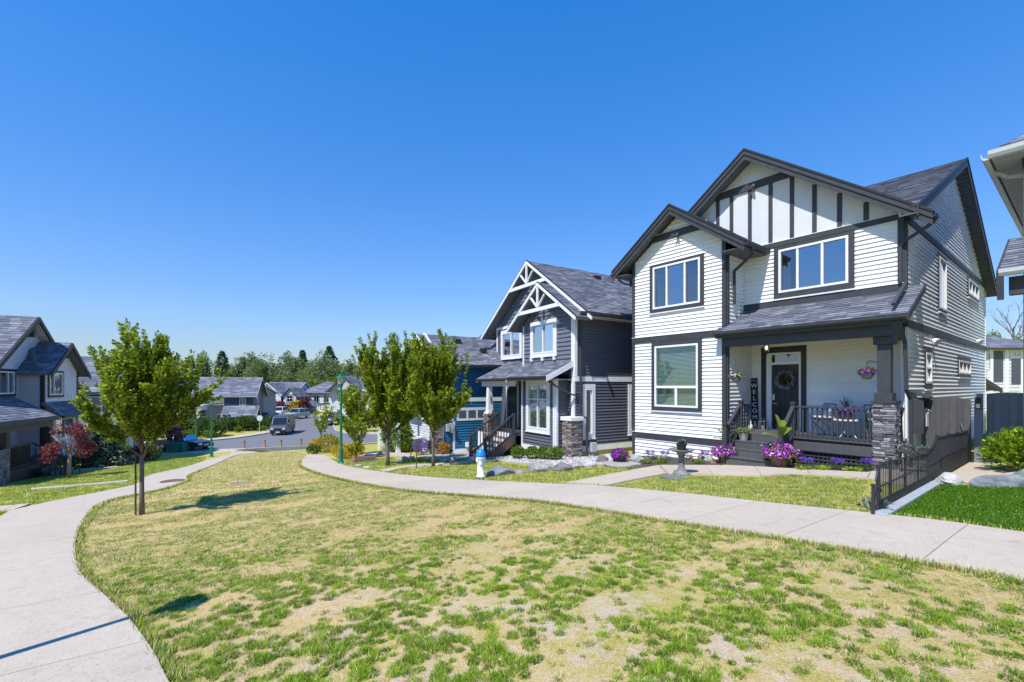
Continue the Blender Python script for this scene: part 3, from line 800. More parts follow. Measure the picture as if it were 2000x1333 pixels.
# ------------------------------------------------------------------ the white house
def white_house():
    H = House('house', 'white two-storey house with charcoal trim, front porch and half-timbered gable', -6.5, 13.33, -.62)
    S = lambda c: H.face('S', c); E = lambda c: H.face('E', c)
    R = H.root
    xb = -8.45; AB = 7.53; SB = .732        # bay gable
    xf = -6.57; AF = 8.85; SF = .742        # big front gable
    # --- bay front
    F = S(13.33)
    lw = (-9.25, -7.68, 1.02, 3.05); uw = (-9.32, -7.61, 4.31, 5.73)
    zt = 7.22
    poly = [(-10.17, -.72), (-6.80, -.72), (-6.80, 6.06), (xb, zt), (-10.17, 6.0)]
    H.wall(F, [(-10.17, -.85), (-6.80, -.85), (-6.80, -.10), (-10.17, -.10)], [], WHITE, h=.118, seed=1)
    H.wall(F, [(-10.07, .10), (-6.92, .10), (-6.92, 3.21), (-10.07, 3.21)], [lw], WHITE, h=.1152, seed=2)
    H.wall(F, [(-10.07, 3.40), (-6.92, 3.40), (-6.92, 6.10), (xb, zt), (-10.07, 6.06)], [uw], WHITE, h=.1152, seed=3)
    B = lambda *a, **k: H.board(F, *a, **k)
    B(-10.17, -10.07, .10, 3.21, -.1, .030, 'corner_board'); B(-10.17, -10.07, 3.40, 6.0, -.1, .030, 'corner_board'); B(-6.92, -6.80, .10, 3.21, -.1, .030, 'corner_board'); B(-6.92, -6.80, 3.40, 6.1, -.1, .030, 'corner_board')
    B(-10.17, -10.07, -.85, -.10, .024, .032, 'corner_board')
    B(-10.19, -6.80, 3.21, 3.40, -.1, .036, 'belly_band'); B(-10.19, -6.80, -.10, .10, -.1, .036, 'belly_band')
    B(-10.19, -6.80, 3.40, 3.415, 0, .05, 'drip_cap', WTRIM); B(-10.19, -6.80, .10, .115, 0, .05, 'drip_cap', WTRIM)
    B(xb - 1.02, xb + 1.02, 6.58, 6.80, .01, .05, 'gable_band'); B(xb - 1.06, xb + 1.06, 6.80, 6.815, .01, .07, 'drip_cap', WTRIM)
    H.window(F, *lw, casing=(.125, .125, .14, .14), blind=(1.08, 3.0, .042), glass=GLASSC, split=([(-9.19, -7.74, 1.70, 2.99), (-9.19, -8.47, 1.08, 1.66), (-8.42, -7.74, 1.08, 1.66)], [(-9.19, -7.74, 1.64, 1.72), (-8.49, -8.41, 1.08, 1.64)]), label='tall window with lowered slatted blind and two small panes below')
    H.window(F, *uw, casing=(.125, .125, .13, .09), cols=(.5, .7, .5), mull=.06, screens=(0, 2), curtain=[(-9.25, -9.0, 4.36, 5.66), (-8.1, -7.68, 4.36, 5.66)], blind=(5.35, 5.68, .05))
    # --- bay right flank, inside the porch and above it
    Fb = E(-6.80)
    H.wall(Fb, [(13.36, .36), (14.9, .36), (14.9, 3.05), (13.36, 3.05)], [], WHITE, h=.1152, seed=5, mode='joined')
    H.wall(Fb, [(13.36, 3.5), (14.4, 3.5), (14.4, 5.7), (13.36, 5.7)], [], WHITE, h=.1152, seed=6, mode='joined')
    H.board(Fb, 13.33, 13.42, .12, 5.7, .006, .028, 'corner_board')
    # --- upper front wall and half-timbered gable
    F2 = S(14.40)
    w2 = (-5.77, -4.06, 4.43, 5.69)
    H.wall(F2, [(-6.79, 4.22), (-3.05, 4.22), (-3.05, 5.80), (-6.79, 5.80)], [w2], WHITE, h=.1152, seed=7)
    H.wall(F2, [(-6.79, 3.05), (-2.93, 3.05), (-2.93, 4.22), (-6.79, 4.22)], [], CHAR, mode=None)
    H.board(F2, -6.79, -2.90, 4.03, 4.22, -.08, .036, 'belly_band'); H.board(F2, -6.79, -2.90, 4.22, 4.235, 0, .05, 'drip_cap', WTRIM)
    H.board(F2, -3.05, -2.92, 4.23, 5.80, -.1, .030, 'corner_board')
    H.board(F2, -6.79, -2.92, 5.80, 5.94, -.1, .036, 'belly_band'); H.board(F2, -6.79, -2.90, 5.94, 5.955, 0, .06, 'drip_cap', WTRIM)
    H.wall(F2, [(-10.2, 5.95), (-2.95, 5.95), (xf, 8.62)], [], STUCCO, mode=None, name='gable_panel')
    for x in (-8.2, -7.63, -7.18, -6.61, -6.01, -5.43, -4.86, -4.27, -3.69):
        zt2 = min(7.74, 8.58 - SF * abs(x - xf)); hw = .055
        H.board(F2, x - hw, x + hw, 5.96, zt2, 0, .022, 'batten')
    H.board(F2, xf - 1.12, xf + 1.12, 7.74, 7.96, 0, .04, 'gable_band'); H.board(F2, xf - 1.05, xf + 1.05, 7.96, 7.975, 0, .06, 'drip_cap', WTRIM)
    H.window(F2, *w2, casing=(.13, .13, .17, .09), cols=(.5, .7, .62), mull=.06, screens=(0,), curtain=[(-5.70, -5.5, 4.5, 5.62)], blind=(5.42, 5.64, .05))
    # --- porch back wall
    F3 = S(14.90)
    dr = (-6.34, -5.37, .36, 2.72)
    H.wall(F3, [(-6.80, .36), (-2.93, .36), (-2.93, 3.06), (-6.80, 3.06)], [(-6.48, -5.23, .36, 2.90)], WHITE, h=.1152, seed=8)
    for a in [(-6.48, -6.345, .36, 2.90), (-5.365, -5.23, .36, 2.90), (-6.345, -5.365, 2.725, 2.90)]: H.board(F3, a[0], a[1], a[2], a[3], -.08, .03, 'door_casing', DARK)
    fm = H.mb()
    for a in [(-6.34, -6.19, .36, 2.72), (-5.43, -5.37, .36, 2.72), (-6.19, -5.43, 2.36, 2.43), (-6.19, -5.43, 2.66, 2.72)]: H._slab(fm, F3, [(a[0], a[2]), (a[1], a[2]), (a[1], a[3]), (a[0], a[3])], -.08, .02)
    fr = fm.build('door_frame', WTRIM, R)
    H.board(F3, -6.19, -5.43, 2.43, 2.66, -.03, -.02, 'transom_pane', GLASSS, fr); H.board(F3, -6.4, -5.3, 2.3, 2.8, -.42, -.40, 'room_back', ROOM, fr)
    dm = H.mb(); H._slab(dm, F3, [(-6.185, .37), (-5.435, .37), (-5.435, 2.355), (-6.185, 2.355)], -.07, -.03)
    door = dm.build('door', paint('door_paint', (.018, .022, .034), .4, .2), R)
    for i in range(4):
        a = -6.10 + i * .152; H.board(F3, a, a + .138, .55, 1.55, -.029, -.020, 'panel', MATS['door_paint'], door)
    H.board(F3, -6.02, -5.60, 1.72, 2.20, -.029, -.018, 'lite_frame', DARK, door)
    H.board(F3, -5.99, -5.63, 1.75, 2.17, -.018, -.015, 'pane', GLASSS, door)
    H.board(F3, -6.165, -6.10, 1.28, 1.46, -.03, .01, 'keypad_lock', paint('steel', (.5, .5, .52), .3, .1, 6, metal=.8), door)
    hm = H.mb(); hm.cyl(F3(-6.13, 1.18, -.03), F3(-6.13, 1.18, .05), .012); hm.bar(F3(-6.13, 1.18, .045), F3(-6.01, 1.18, .045), .02, .02); hm.build('handle', MATS['steel'], door)
    H.board(F3, -6.34, -5.37, .36, .40, .02, .08, 'threshold', paint('alu', (.5, .5, .5), .35, metal=.7), R)
    tm = text_mesh('35051', .165, paint('number_metal', (.72, .72, .70), .35, .05), .006)
    o = obj('house_number', tm, R, (-5.87 - H.a0, 14.90 - .034 - H.b0, 2.805 - H.z0), (math.pi / 2, 0, 0)); o['label'] = 'house number over the front door'
    # --- right flank
    F4 = E(-2.92)
    s1 = (16.30, 17.00, 1.78, 2.62); s2 = (20.95, 23.2, 2.12, 2.58); s3 = (17.98, 18.98, 3.98, 5.5); s4 = (22.8, 25.0, 5.0, 5.55)
    H.wall(F4, [(14.50, -.45), (26.8, -.45), (26.8, 3.15), (14.50, 3.15)], [s1, s2], WHITE, h=.1152, seed=9, lip=.037)
    H.wall(F4, [(14.48, 3.34), (26.8, 3.34), (26.8, 5.72), (14.48, 5.72)], [s3, s4], WHITE, h=.1152, seed=10, lip=.037)
    H.wall(F4, [(14.3, 5.88), (26.8, 5.62 + .26), (26.75, 5.9), (20.2, 8.74), (14.3, 5.94)], [], WHITE, h=.1152, seed=11, mode='joined', lip=.037)
    H.board(F4, 14.42, 26.84, 3.15, 3.34, -.08, .034, 'belly_band'); H.board(F4, 14.42, 26.84, 3.34, 3.352, 0, .055, 'drip_cap', WTRIM)
    H.board(F4, 14.42, 26.84, 5.72, 5.88, -.08, .034, 'belly_band'); H.board(F4, 14.42, 26.84, 5.88, 5.892, 0, .055, 'drip_cap', WTRIM)
    H.board(F4, 14.37, 14.48, 3.36, 5.72, 0, .028, 'corner_board'); H.board(F4, 14.40, 14.50, -.45, 3.15, 0, .028, 'corner_board', WTRIM); H.board(F4, 26.72, 26.82, -.45, 5.9, .027, .034, 'corner_board', WTRIM)
    H.window(F4, *s1, rows=(1, 1), casing=(.07, .07, .16, .16), sill=True); H.window(F4, *s2, cols=(1, 1, 1), casing=(.07, .07, .12, .12))
    H.window(F4, *s3, casing=(.07, .07, .10, .10)); H.window(F4, *s4, cols=(1, 1, 1), casing=(.07, .07, .12, .08))
    # --- left flank and back, plain
    H.wall(H.face('W', -10.17), [(13.35, -.85), (26.8, -.85), (26.8, 5.9), (20.2, 8.6), (13.35, 5.6)], [], WHITE, mode='joined', h=.1152)
    H.wall(H.face('N', 26.8), [(-10.17, -.85), (-2.92, -.85), (-2.92, 5.9), (-10.17, 5.9)], [], WHITE, mode='joined', h=.1152)
    # --- roofs
    # main front slope, right of the valley
    H_slope_poly(H, [(-2.70, 13.9, 5.92), (-2.60, 13.9, 5.92), (-2.60, 20.2, 8.92), (xf, 20.2, 8.92)], seed=21)
    H.slope([(-10.54, 13.9, 5.92), (-10.44, 13.9, 5.92), (xf, 20.2, 8.92), (-10.54, 20.2, 8.92)], mode=None, thick=.16)
    H.slope([(-2.60, 27.2, 5.60), (-10.54, 27.2, 5.60), (-10.54, 20.2, 8.92), (-2.60, 20.2, 8.92)], mode='joined', thick=.16, expo=.2, wmin=.4, wmax=.9)
    H.slope([(-2.34, 13.95, 5.71), (-2.34, 14.4, 5.71), (xf, 20.2, 8.85), (xf, 13.95, 8.85)], mode='joined', thick=.16, expo=.2, wmin=.4, wmax=.9)
    H.slope([(-10.80, 14.4, 5.71), (-10.80, 13.95, 5.71), (xf, 13.95, 8.85), (xf, 20.2, 8.85)], mode=None, thick=.16)
    H.slope([(-6.10, 12.93, 5.81), (-6.10, 14.4, 5.81), (xb, 14.4, AB), (xb, 12.93, AB)], mode='joined', thick=.14, expo=.2, wmin=.4, wmax=.9)
    H.slope([(-10.80, 16.5, 5.81), (-10.80, 12.93, 5.81), (xb, 12.93, AB), (xb, 16.5, AB)], mode='joined', thick=.14, expo=.2, wmin=.4, wmax=.9)
    # rakes: bay, front gable, main gable
    for (x0, z0, x1, z1, y) in [(-10.80, 5.81, xb, AB, 12.93), (-6.10, 5.81, xb, AB, 12.93), (-2.34, 5.71, xf, AF, 13.95), (-10.80, 5.71, xf, AF, 13.95)]:
        H.rake((x0, y, z0 + .03), (x1, y, z1 + .03), .06, (0, -.05, 0), DARK, 'drip_edge')
        H.rake((x0, y, z0), (x1, y, z1), .13, (0, -.03, 0), CHAR, 'rake_board', drop=.03)
        H.rake((x0, y + .03, z0), (x1, y + .03, z1), .26, (0, -.032, 0), CHAR, 'rake_backing', drop=.05)
    for (y0, z0) in [(13.88, 5.91), (27.2, 5.60)]:
        H.rake((-2.60, y0, z0 + .03), (-2.60, 20.2, 8.95), .06, (.05, 0, 0), DARK, 'drip_edge'); H.rake((-2.60, y0, z0), (-2.60, 20.2, 8.92), .22, (.03, 0, 0), CHAR, 'rake_board', drop=.03)
    # soffits
    H.slope([(-2.34, 13.97, 5.52), (-2.34, 14.38, 5.52), (-2.95, 14.38, 5.96), (-2.95, 13.97, 5.96)], mode=None, under=SOFFIT, thick=.02, name='soffit')
    so = H.mb()
    for k in range(40):
        for (ya, za, yb_, zb_) in [(13.9, 5.74, 20.2, 8.74), (27.2, 5.42, 20.2, 8.74)]:
            t0, t1 = k / 40, (k + .86) / 40
            so.prism([(-2.60, ya + (yb_ - ya) * t0, za + (zb_ - za) * t0), (-2.93, ya + (yb_ - ya) * t0, za + (zb_ - za) * t0), (-2.93, ya + (yb_ - ya) * t1, za + (zb_ - za) * t1), (-2.60, ya + (yb_ - ya) * t1, za + (zb_ - za) * t1)], (0, 0, -.02))
    so.build('soffit_slats', SOFFIT, R, kind='stuff')
    # eave returns and gutters
    H.gutter((-2.36, 13.96, 5.57), (-2.36, 14.28, 5.57), (1, 0, 0), CHAR, .10, .07)
    H.gutter((-6.10, 12.95, 5.66), (-6.10, 14.38, 5.66), (1, 0, 0), CHAR, .11, .10)
    H.gutter((-10.80, 16.4, 5.66), (-10.80, 12.95, 5.66), (-1, 0, 0), CHAR, .11, .10)
    H.gutter((-10.54, 27.2, 5.44), (-2.6, 27.2, 5.44), (0, 1, 0), CHAR, .12, .11)
    H.slope([(-6.12, 12.97, 5.64), (-6.12, 14.38, 5.64), (-6.80, 14.38, 5.64), (-6.80, 12.97, 5.64)], mode=None, under=SOFFIT, thick=.02, name='soffit')
    H.slope([(-10.15, 12.97, 5.64), (-10.15, 14.38, 5.64), (-10.78, 14.38, 5.64), (-10.78, 12.97, 5.64)], mode=None, under=SOFFIT, thick=.02, name='soffit')
    H.pipe([(-2.32, 14.1, 5.54), (-2.45, 14.16, 5.44), (-2.92, 14.30, 5.22), (-2.99, 14.32, 5.12), (-2.99, 14.32, 4.22)]); H.pipe([(-2.86, 14.2, 4.2), (-2.86, 13.1, 3.55)])
    H.pipe([(-6.02, 13.3, 5.62), (-6.12, 13.4, 5.45), (-6.70, 13.6, 5.15), (-6.70, 13.6, 4.15)])
    H.pipe([(-10.75, 13.2, 5.6), (-10.6, 13.3, 5.45), (-10.26, 13.45, 5.3), (-10.26, 13.45, -.6)])
    H.pipe([(-2.74, 13.0, 3.18), (-2.74, 13.2, 2.95), (-2.72, 13.42, 2.7), (-2.72, 13.55, 1.62), (-2.68, 13.7, 1.42), (-2.68, 13.8, -.2)])
    # flood lights in the gables
    for (x, y, z) in [(xb + .1, 13.28, 6.55), (xf + .1, 14.35, 7.72)]:
        m = H.mb(); m.cyl((x, y, z + .1), (x, y - .06, z + .1), .05); m.bar((x, y - .05, z + .08), (x - .06, y - .16, z + .02), .05, .05); m.bar((x, y - .05, z + .08), (x + .07, y - .16, z + .02), .05, .05)
        m.cyl((x, y - .04, z + .05), (x, y - .05, z - .08), .035, .03); m.build('flood_light', paint('flood_body', (.12, .12, .12), .5), R)
    for (y, z) in [(17.2, 2.98), (24.6, 3.42)]:
        m = H.mb(); m.cyl((-2.92, y, z), (-2.84, y, z), .05); m.cyl((-2.86, y, z + .03), (-2.76, y - .06, z - .05), .05, .10); m.build('flood_light', WTRIM, R)
    # --- porch
    H.slope([(-6.79, 13.0, 3.30), (-2.60, 13.0, 3.30), (-2.60, 14.4, 4.04), (-6.79, 14.4, 4.04)], mode='pieces', thick=.09, expo=.135, wmin=.26, wmax=.46, seed=31, name='porch_roof')
    H.slope([(-6.98, 13.0, 3.30), (-6.79, 13.0, 3.30), (-6.79, 13.29, 3.453), (-6.98, 13.29, 3.453)], mode='pieces', thick=.09, expo=.135, seed=32, name='porch_roof')
    H.slope([(-2.92, 14.40, 4.04), (-2.60, 14.40, 4.04), (-2.60, 14.62, 4.16), (-2.92, 14.62, 4.16)], mode='pieces', thick=.09, expo=.135, seed=33, name='porch_roof')
    H.rake((-2.60, 13.0, 3.31), (-2.60, 14.62, 4.167), .16, (.03, 0, 0), CHAR, 'rake_board'); H.rake((-6.98, 13.0, 3.31), (-6.98, 13.29, 3.463), .16, (-.03, 0, 0), CHAR, 'rake_board')
    H.gutter((-6.98, 13.0, 3.18), (-2.60, 13.0, 3.18), (0, -1, 0), CHAR, .11, .11)
    H.mb().box(-6.97, -2.62, 13.0, 13.03, 3.10, 3.22).build('fascia', CHAR, R)
    H.mb().box(-6.80, -2.93, 13.14, 13.36, 2.86, 3.16).build('porch_beam', CHAR, R, bevel=.006)
    H.mb().box(-2.93 - .2, -2.93, 13.36, 14.9, 2.86, 3.16).build('porch_beam', CHAR, R)
    cm = H.mb()
    for k in range(12): cm.box(-6.79 + k * .305, -6.79 + k * .305 + .297, 13.36, 14.9, 3.06, 3.08)
    cm.build('porch_ceiling', WSOFFIT, R)
    # column
    c = H.mb(); c.box(-3.275, -2.905, 13.28, 13.66, 2.68, 2.86); c.build('column_cap', CHAR, R, bevel=.006)
    H.mb().box(-3.215, -2.965, 13.35, 13.60, 1.55, 2.68).build('column_post', CHAR, R, bevel=.004)
    c = H.mb(); c.box(-3.26, -2.92, 13.30, 13.64, 1.36, 1.55); c.box(-3.33, -2.84, 13.24, 13.72, 1.315, 1.36); c.build('column_plinth', CHAR, R, bevel=.006)
    H.stone_box(-3.28, -2.87, 13.29, 13.69, -.42, 1.315, seed=41, name='stone_pier', sides='SEW')
    # deck, skirt, lattice
    dk = H.mb().box(-6.79, -2.94, 13.31, 14.89, .30, .33).build('deck', CHAR, R)
    for k in range(11):
        y = 13.29 + k * .1455; H.mb().box(-6.79, -2.94, y, y + .139, .33, .36).build('deck_board', wood_mat('deck_paint', (.075, .078, .085), .2), dk)
    H.mb().box(-4.96, -3.30, 13.30, 13.34, .02, .26).build('skirt_board', wood_mat('deck_paint', (.075, .078, .085), .2), R, bevel=.004)
    H.mb().box(-6.78, -2.95, 13.6, 13.62, -.6, .30).build('crawl_panel', DARK, R)
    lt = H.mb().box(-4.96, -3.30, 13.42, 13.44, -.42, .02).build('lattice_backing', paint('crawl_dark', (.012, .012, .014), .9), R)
    for k in range(5): H.mb().box(-4.96, -3.30, 13.37, 13.383, -.40 + k * .095, -.40 + k * .095 + .042).build('lattice_slat', CHAR, lt)
    for k in range(17): H.mb().box(-4.95 + k * .1, -4.95 + k * .1 + .04, 13.384, 13.397, -.42, .02).build('lattice_slat', CHAR, lt)
    for k in range(16): H.mb().box(-4.93 + k * .103, -4.93 + k * .103 + .04, 13.325, 13.345, .275, .325).build('rail_block', CHAR, R)
    H.mb().box(-4.96, -3.30, 13.31, 13.35, .326, .362).build('rail_ledge', CHAR, R)
    # steps
    for i, z in enumerate((.16, -.04, -.24)):
        y1 = 13.31 - .27 * i; y0 = y1 - .27
        tr = H.mb().box(-6.42, -5.06, y0 - .03, y1, z - .035, z).build('tread', MATS['deck_paint'], R, bevel=.004)
        H.mb().box(-6.40, -5.08, y1 - .02, y1, z, z + .165).build('riser', MATS['deck_paint'], R)
    H.mb().box(-6.40, -5.08, 12.50, 12.52, -.47, -.275).build('riser', MATS['deck_paint'], R)
    for x in (-6.46, -5.06):
        H.mb().prism([(x, 13.31, .28), (x, 12.44, -.30), (x, 12.44, -.5), (x, 13.31, -.5)], (.045, 0, 0)).build('stringer', MATS['deck_paint'], R)
    # railings
    def post(x, y, z0, z1, w=.10):
        m = H.mb(); m.box(x - w / 2, x + w / 2, y - w / 2, y + w / 2, z0, z1); m.box(x - w / 2 - .02, x + w / 2 + .02, y - w / 2 - .02, y + w / 2 + .02, z1, z1 + .03); m.box(x - w / 2 + .01, x + w / 2 - .01, y - w / 2 + .01, y + w / 2 - .01, z1 + .03, z1 + .05)
        return m.build('newel', CHAR, R, bevel=.003)
    post(-5.02, 13.38, .0, 1.24); post(-6.40, 13.38, .0, 1.24); post(-5.0, 12.55, -.5, .62); post(-6.44, 12.55, -.5, .62)
    def rail_run(p0, p1, n, zlo, drop):
        p0 = Vector(p0); p1 = Vector(p1)
        H.mb().bar(p0, p1, .09, .045).build('handrail', CHAR, R); dz = Vector((0, 0, -drop))
        H.mb().bar(p0 + dz, p1 + dz, .05, .06).build('bottom_rail', CHAR, R)
        for i in range(n):
            q = p0.lerp(p1, (i + .5) / n); m = H.mb(); m.box(q.x - .018, q.x + .018, q.y - .018, q.y + .018, q.z - drop, q.z - .01); m.build('baluster', CHAR, R)
    rail_run((-4.96, 13.40, 1.16), (-3.30, 13.40, 1.16), 15, 0, .75); rail_run((-2.99, 13.7, 1.16), (-2.99, 14.86, 1.16), 9, 0, .75)
    rail_run((-5.01, 13.33, 1.14), (-5.0, 12.6, .54), 6, 0, .72); rail_run((-6.42, 13.33, 1.14), (-6.43, 12.6, .54), 6, 0, .72)
    rail_run((-6.42, 13.44, 1.16), (-6.42, 14.0, 1.16), 4, 0, .75)
    # porch lantern hanging from the ceiling
    lx, ly = -6.02, 14.15
    m = H.mb(); m.cyl((lx, ly, 3.06), (lx, ly, 2.98), .006); m.lathe([(.02, 3.0), (.10, 2.96), (.11, 2.94), (.02, 2.94)], 12, (lx, ly, 0))
    for k in range(4):
        t = math.pi / 4 + k * math.pi / 2; m.cyl((lx + .09 * math.cos(t), ly + .09 * math.sin(t), 2.95), (lx + .07 * math.cos(t), ly + .07 * math.sin(t), 2.72), .007, n=5)
    m.lathe([(.02, 2.72), (.08, 2.72), (.05, 2.69), (.012, 2.66), (.006, 2.60)], 12, (lx, ly, 0)); lan = m.build('porch_lantern', DARK, R)
    H.mb().lathe([(.085, 2.945), (.09, 2.85), (.066, 2.725)], 12, (lx, ly, 0)).build('lantern_glass', GLASSC, lan)
    H.mb().ell((lx, ly, 2.84), (.035, .035, .05)).build('bulb', emit_mat('bulb_light', (1, .9, .7), 6), lan)
    # meter box niche on the right flank
    m = H.mb(); m.box(-2.89, -2.62, 14.66, 14.70, .55, 1.42); m.box(-2.89, -2.62, 15.26, 15.30, .95, 1.42); m.box(-2.89, -2.87, 14.70, 15.26, .95, 1.42); m.box(-2.89, -2.62, 14.70, 15.26, .93, .96)
    m.prism([(-2.89, 14.6, 1.58), (-2.56, 14.6, 1.40), (-2.56, 15.36, 1.40), (-2.89, 15.36, 1.58)], (0, 0, .03)); m.build('wall_cabinet', CHAR, R)
    return H
def H_slope_poly(H, pts, **k): return H.slope(pts, thick=.16, **k)
HW = white_house()
# ------------------------------------------------------------------ the navy house
NAVY = siding_mat('navy_siding', (.112, .117, .150)); NAVYD = siding_mat('navy_shake', (.15, .166, .215))
GREENBL = paint('pale_green_blind', (.36, .50, .44), .7, .06)
def navy_house():
    H = House('house', 'navy two-storey house with white trim, twin trussed gables and stone pier', -16.0, 10.67, -.95, -6)
    S = lambda c: H.face('S', c); E = lambda c: H.face('E', c); R = H.root
    xa, za, sa = -14.60, 5.75, .70; xg, zg = -16.28, 7.08
    # upper right bay in shakes
    F = S(10.67); wa = (-15.58, -14.08, 3.02, 4.20)
    H.wall(F, [(-16.22, 2.1), (-13.05, 2.1), (-13.05, 4.40), (xa, 5.48), (-16.22, 4.35)], [wa], NAVYD, h=.16, shake=True, mode='pieces', pname='shake', seed=51)
    H.board(F, -16.31, -16.22, 2.2, 4.25, -.1, .03, 'corner_board', WTRIM); H.board(F, -13.05, -12.92, .55, 4.45, -.1, .03, 'corner_board', WTRIM)
    H.window(F, *wa, cols=(1, 1), casing=(.14, .14, .12, .13), cmat=WTRIM, mull=.07, blind=(3.75, 4.15, .05), screens=(0,))
    for x in (-15.6, -14.83, -14.05): H.mb().box(x - .05, x + .05, 10.56, 10.67, 2.72, 2.86).build('bracket', WTRIM, R)
    # upper left wall
    F2 = S(11.27); wb = (-19.05, -17.42, 3.13, 4.27)
    H.wall(F2, [(-19.5, 2.7), (-16.31, 2.7), (-16.31, 4.45), (-19.5, 4.45)], [wb], NAVY, h=.115, seed=52)
    H.wall(F2, [(-19.6, 4.58), (-13.0, 4.58), (xg, 6.75)], [], NAVYD, h=.16, shake=True, mode='joined', pname='shake', seed=53)
    H.board(F2, -19.6, -16.33, 4.45, 4.58, -.1, .04, 'belly_band', WTRIM); H.board(F2, -19.6, -16.33, 2.5, 2.7, -.1, .04, 'belly_band', WTRIM); H.board(F2, -19.6, -19.5, 2.7, 4.45, -.1, .03, 'corner_board', WTRIM)
    H.window(F2, *wb, cols=(1, 1), casing=(.12, .12, .12, .12), cmat=WTRIM, mull=.07, blind=(3.85, 4.2, .05), screens=(0,))
    H.wall(E(-16.31), [(10.69, 2.2), (11.27, 2.2), (11.27, 4.3), (10.69, 4.3)], [], NAVY, mode=None)
    # trussed gables
    for (x, z, b, hw) in [(xa, za, 10.22, 2.3), (xg, zg, 10.82, 4.15)]:
        for sg in (-1, 1):
            H.rake((x + sg * hw, b, z - sa * hw + .05), (x, b, z + .05), .05, (0, -.04, 0), DARK, 'drip_edge'); H.rake((x + sg * hw, b, z - sa * hw), (x, b, z), .13, (0, -.05, 0), WTRIM, 'rake_board')
        q = z - 1.05; wdt = 1.05 / sa - .1
        H.mb().bar((x - wdt, b - .02, q), (x + wdt, b - .02, q), .06, .14).build('truss_tie', WTRIM, R)
        H.mb().bar((x, b - .02, q + .08), (x, b - .02, z - .18), .06, .09, (1, 0, 0)).build('truss_post', WTRIM, R)
        for sg in (-1, 1): H.mb().bar((x + sg * .03, b - .02, q + .10), (x + sg * .46, b - .02, q + .52), .05, .075, (0, 1, 0)).build('truss_strut', WTRIM, R)
    # roofs
    bk = 22.0
    H.slope([(-12.42, 10.82, zg - sa * 3.86), (-12.42, bk, zg - sa * 3.86), (xg, bk, zg), (xg, 10.82, zg)], seed=55, thick=.12, under=None)
    H.slope([(-20.43, bk, zg - sa * 4.15), (-20.43, 10.82, zg - sa * 4.15), (xg, 10.82, zg), (xg, bk, zg)], thick=.12, expo=.3, wmin=.6, wmax=1.2)
    H.slope([(-12.30, 10.22, za - sa * 2.3), (-12.30, 10.9, za - sa * 2.3), (xa, 13.0, za), (xa, 10.22, za)], seed=56, thick=.11, under=None)
    H.slope([(-16.90, 13.0, za - sa * 2.3), (-16.90, 10.22, za - sa * 2.3), (xa, 10.22, za), (xa, 13.0, za)], thick=.11, expo=.3, wmin=.6, wmax=1.2)
    for (a, z, b0, b1) in [(-12.44, zg - sa * 3.86, 10.85, bk)]:
        H.mb().prism([(a, b0, z - .14), (-12.9, b0, z - .14), (-12.9, b1, z - .14), (a, b1, z - .14)], (0, 0, -.02)).build('soffit', WSOFFIT, R)
    H.gutter((-12.42, 10.5, zg - sa * 3.86 - .13), (-12.42, bk, zg - sa * 3.86 - .13), (1, 0, 0), CHAR, .11, .10)
    for k, (px, py) in enumerate([(.32, 2.2), (.30, 6.4), (1.9, 5.6)]):
        a = xg + .35 + px; z = zg - sa * (.35 + px)
        m = H.mb(); m.box(a - .12, a + .12, 12.0 + py - .16, 12.0 + py + .16, z - .08, z + .12); m.build('roof_vent', DARK, R)
    H.mb().cyl((-14.0, 20.0, 5.3), (-14.0, 20.0, 6.1), .05).build('vent_pipe', DARK, R)
    # flank
    F4 = E(-12.92); v1 = (11.12, 11.53, -.10, 1.62); v2 = (13.46, 13.9, -.08, 1.62); v3 = (16.0, 17.4, .2, 1.6)
    H.wall(F4, [(10.70, -.50), (bk - .4, -.50), (bk - .4, 1.88), (10.70, 1.88)], [v1, v2, v3], NAVY, h=.115, seed=57, lip=.036)
    H.wall(F4, [(10.78, 2.06), (bk - .4, 2.06), (bk - .4, 4.35), (10.78, 4.35)], [], NAVY, h=.115, seed=58, lip=.036)
    H.board(F4, 10.66, bk - .4, 1.88, 2.06, -.1, .035, 'belly_band', WTRIM); H.board(F4, 10.66, bk - .4, -.70, -.50, -.1, .035, 'belly_band', WTRIM); H.board(F4, 10.64, 10.77, 2.07, 4.35, 0, .03, 'corner_board', WTRIM)
    H.board(F4, 10.7, bk - .4, -1.3, -.70, -.1, -.02, 'foundation', CONC)
    for v in (v1, v2): H.window(F4, *v, casing=(.10, .10, .14, .16), cmat=WTRIM, rows=(1,), blind=None, glass=GLASSC, curtain=[(v[0] + .06, v[1] - .06, v[2] + .06, v[3] - .06)])
    H.window(F4, *v3, casing=(.10, .10, .14, .16), cmat=WTRIM)
    # lower bay
    F5 = S(10.07); wl = (-15.02, -13.68, .06, 1.80)
    H.wall(F5, [(-15.40, -.60), (-13.37, -.60), (-13.37, 2.0), (-15.40, 2.0)], [wl], NAVY, h=.115, seed=59)
    H.board(F5, -15.49, -15.40, -.60, 2.0, -.1, .03, 'corner_board', WTRIM); H.board(F5, -13.37, -13.27, -.60, 2.0, -.1, .03, 'corner_board', WTRIM); H.board(F5, -15.49, -13.27, -.80, -.60, -.1, .035, 'belly_band', WTRIM)
    w = H.window(F5, *wl, cols=(1, 1), rows=(2, 1), casing=(.12, .12, .12, .12), cmat=WTRIM, mull=.06, glass=GLASSC)
    bm = H.mb(); z = .12
    while z < 1.76: bm.add([F5(-14.98, z, -.06), F5(-13.72, z, -.06), F5(-13.72, z + .07, -.08), F5(-14.98, z + .07, -.08)], [(0, 1, 2, 3)]); z += .08
    bm.build('blind', GREENBL, w)
    F6 = E(-13.27)
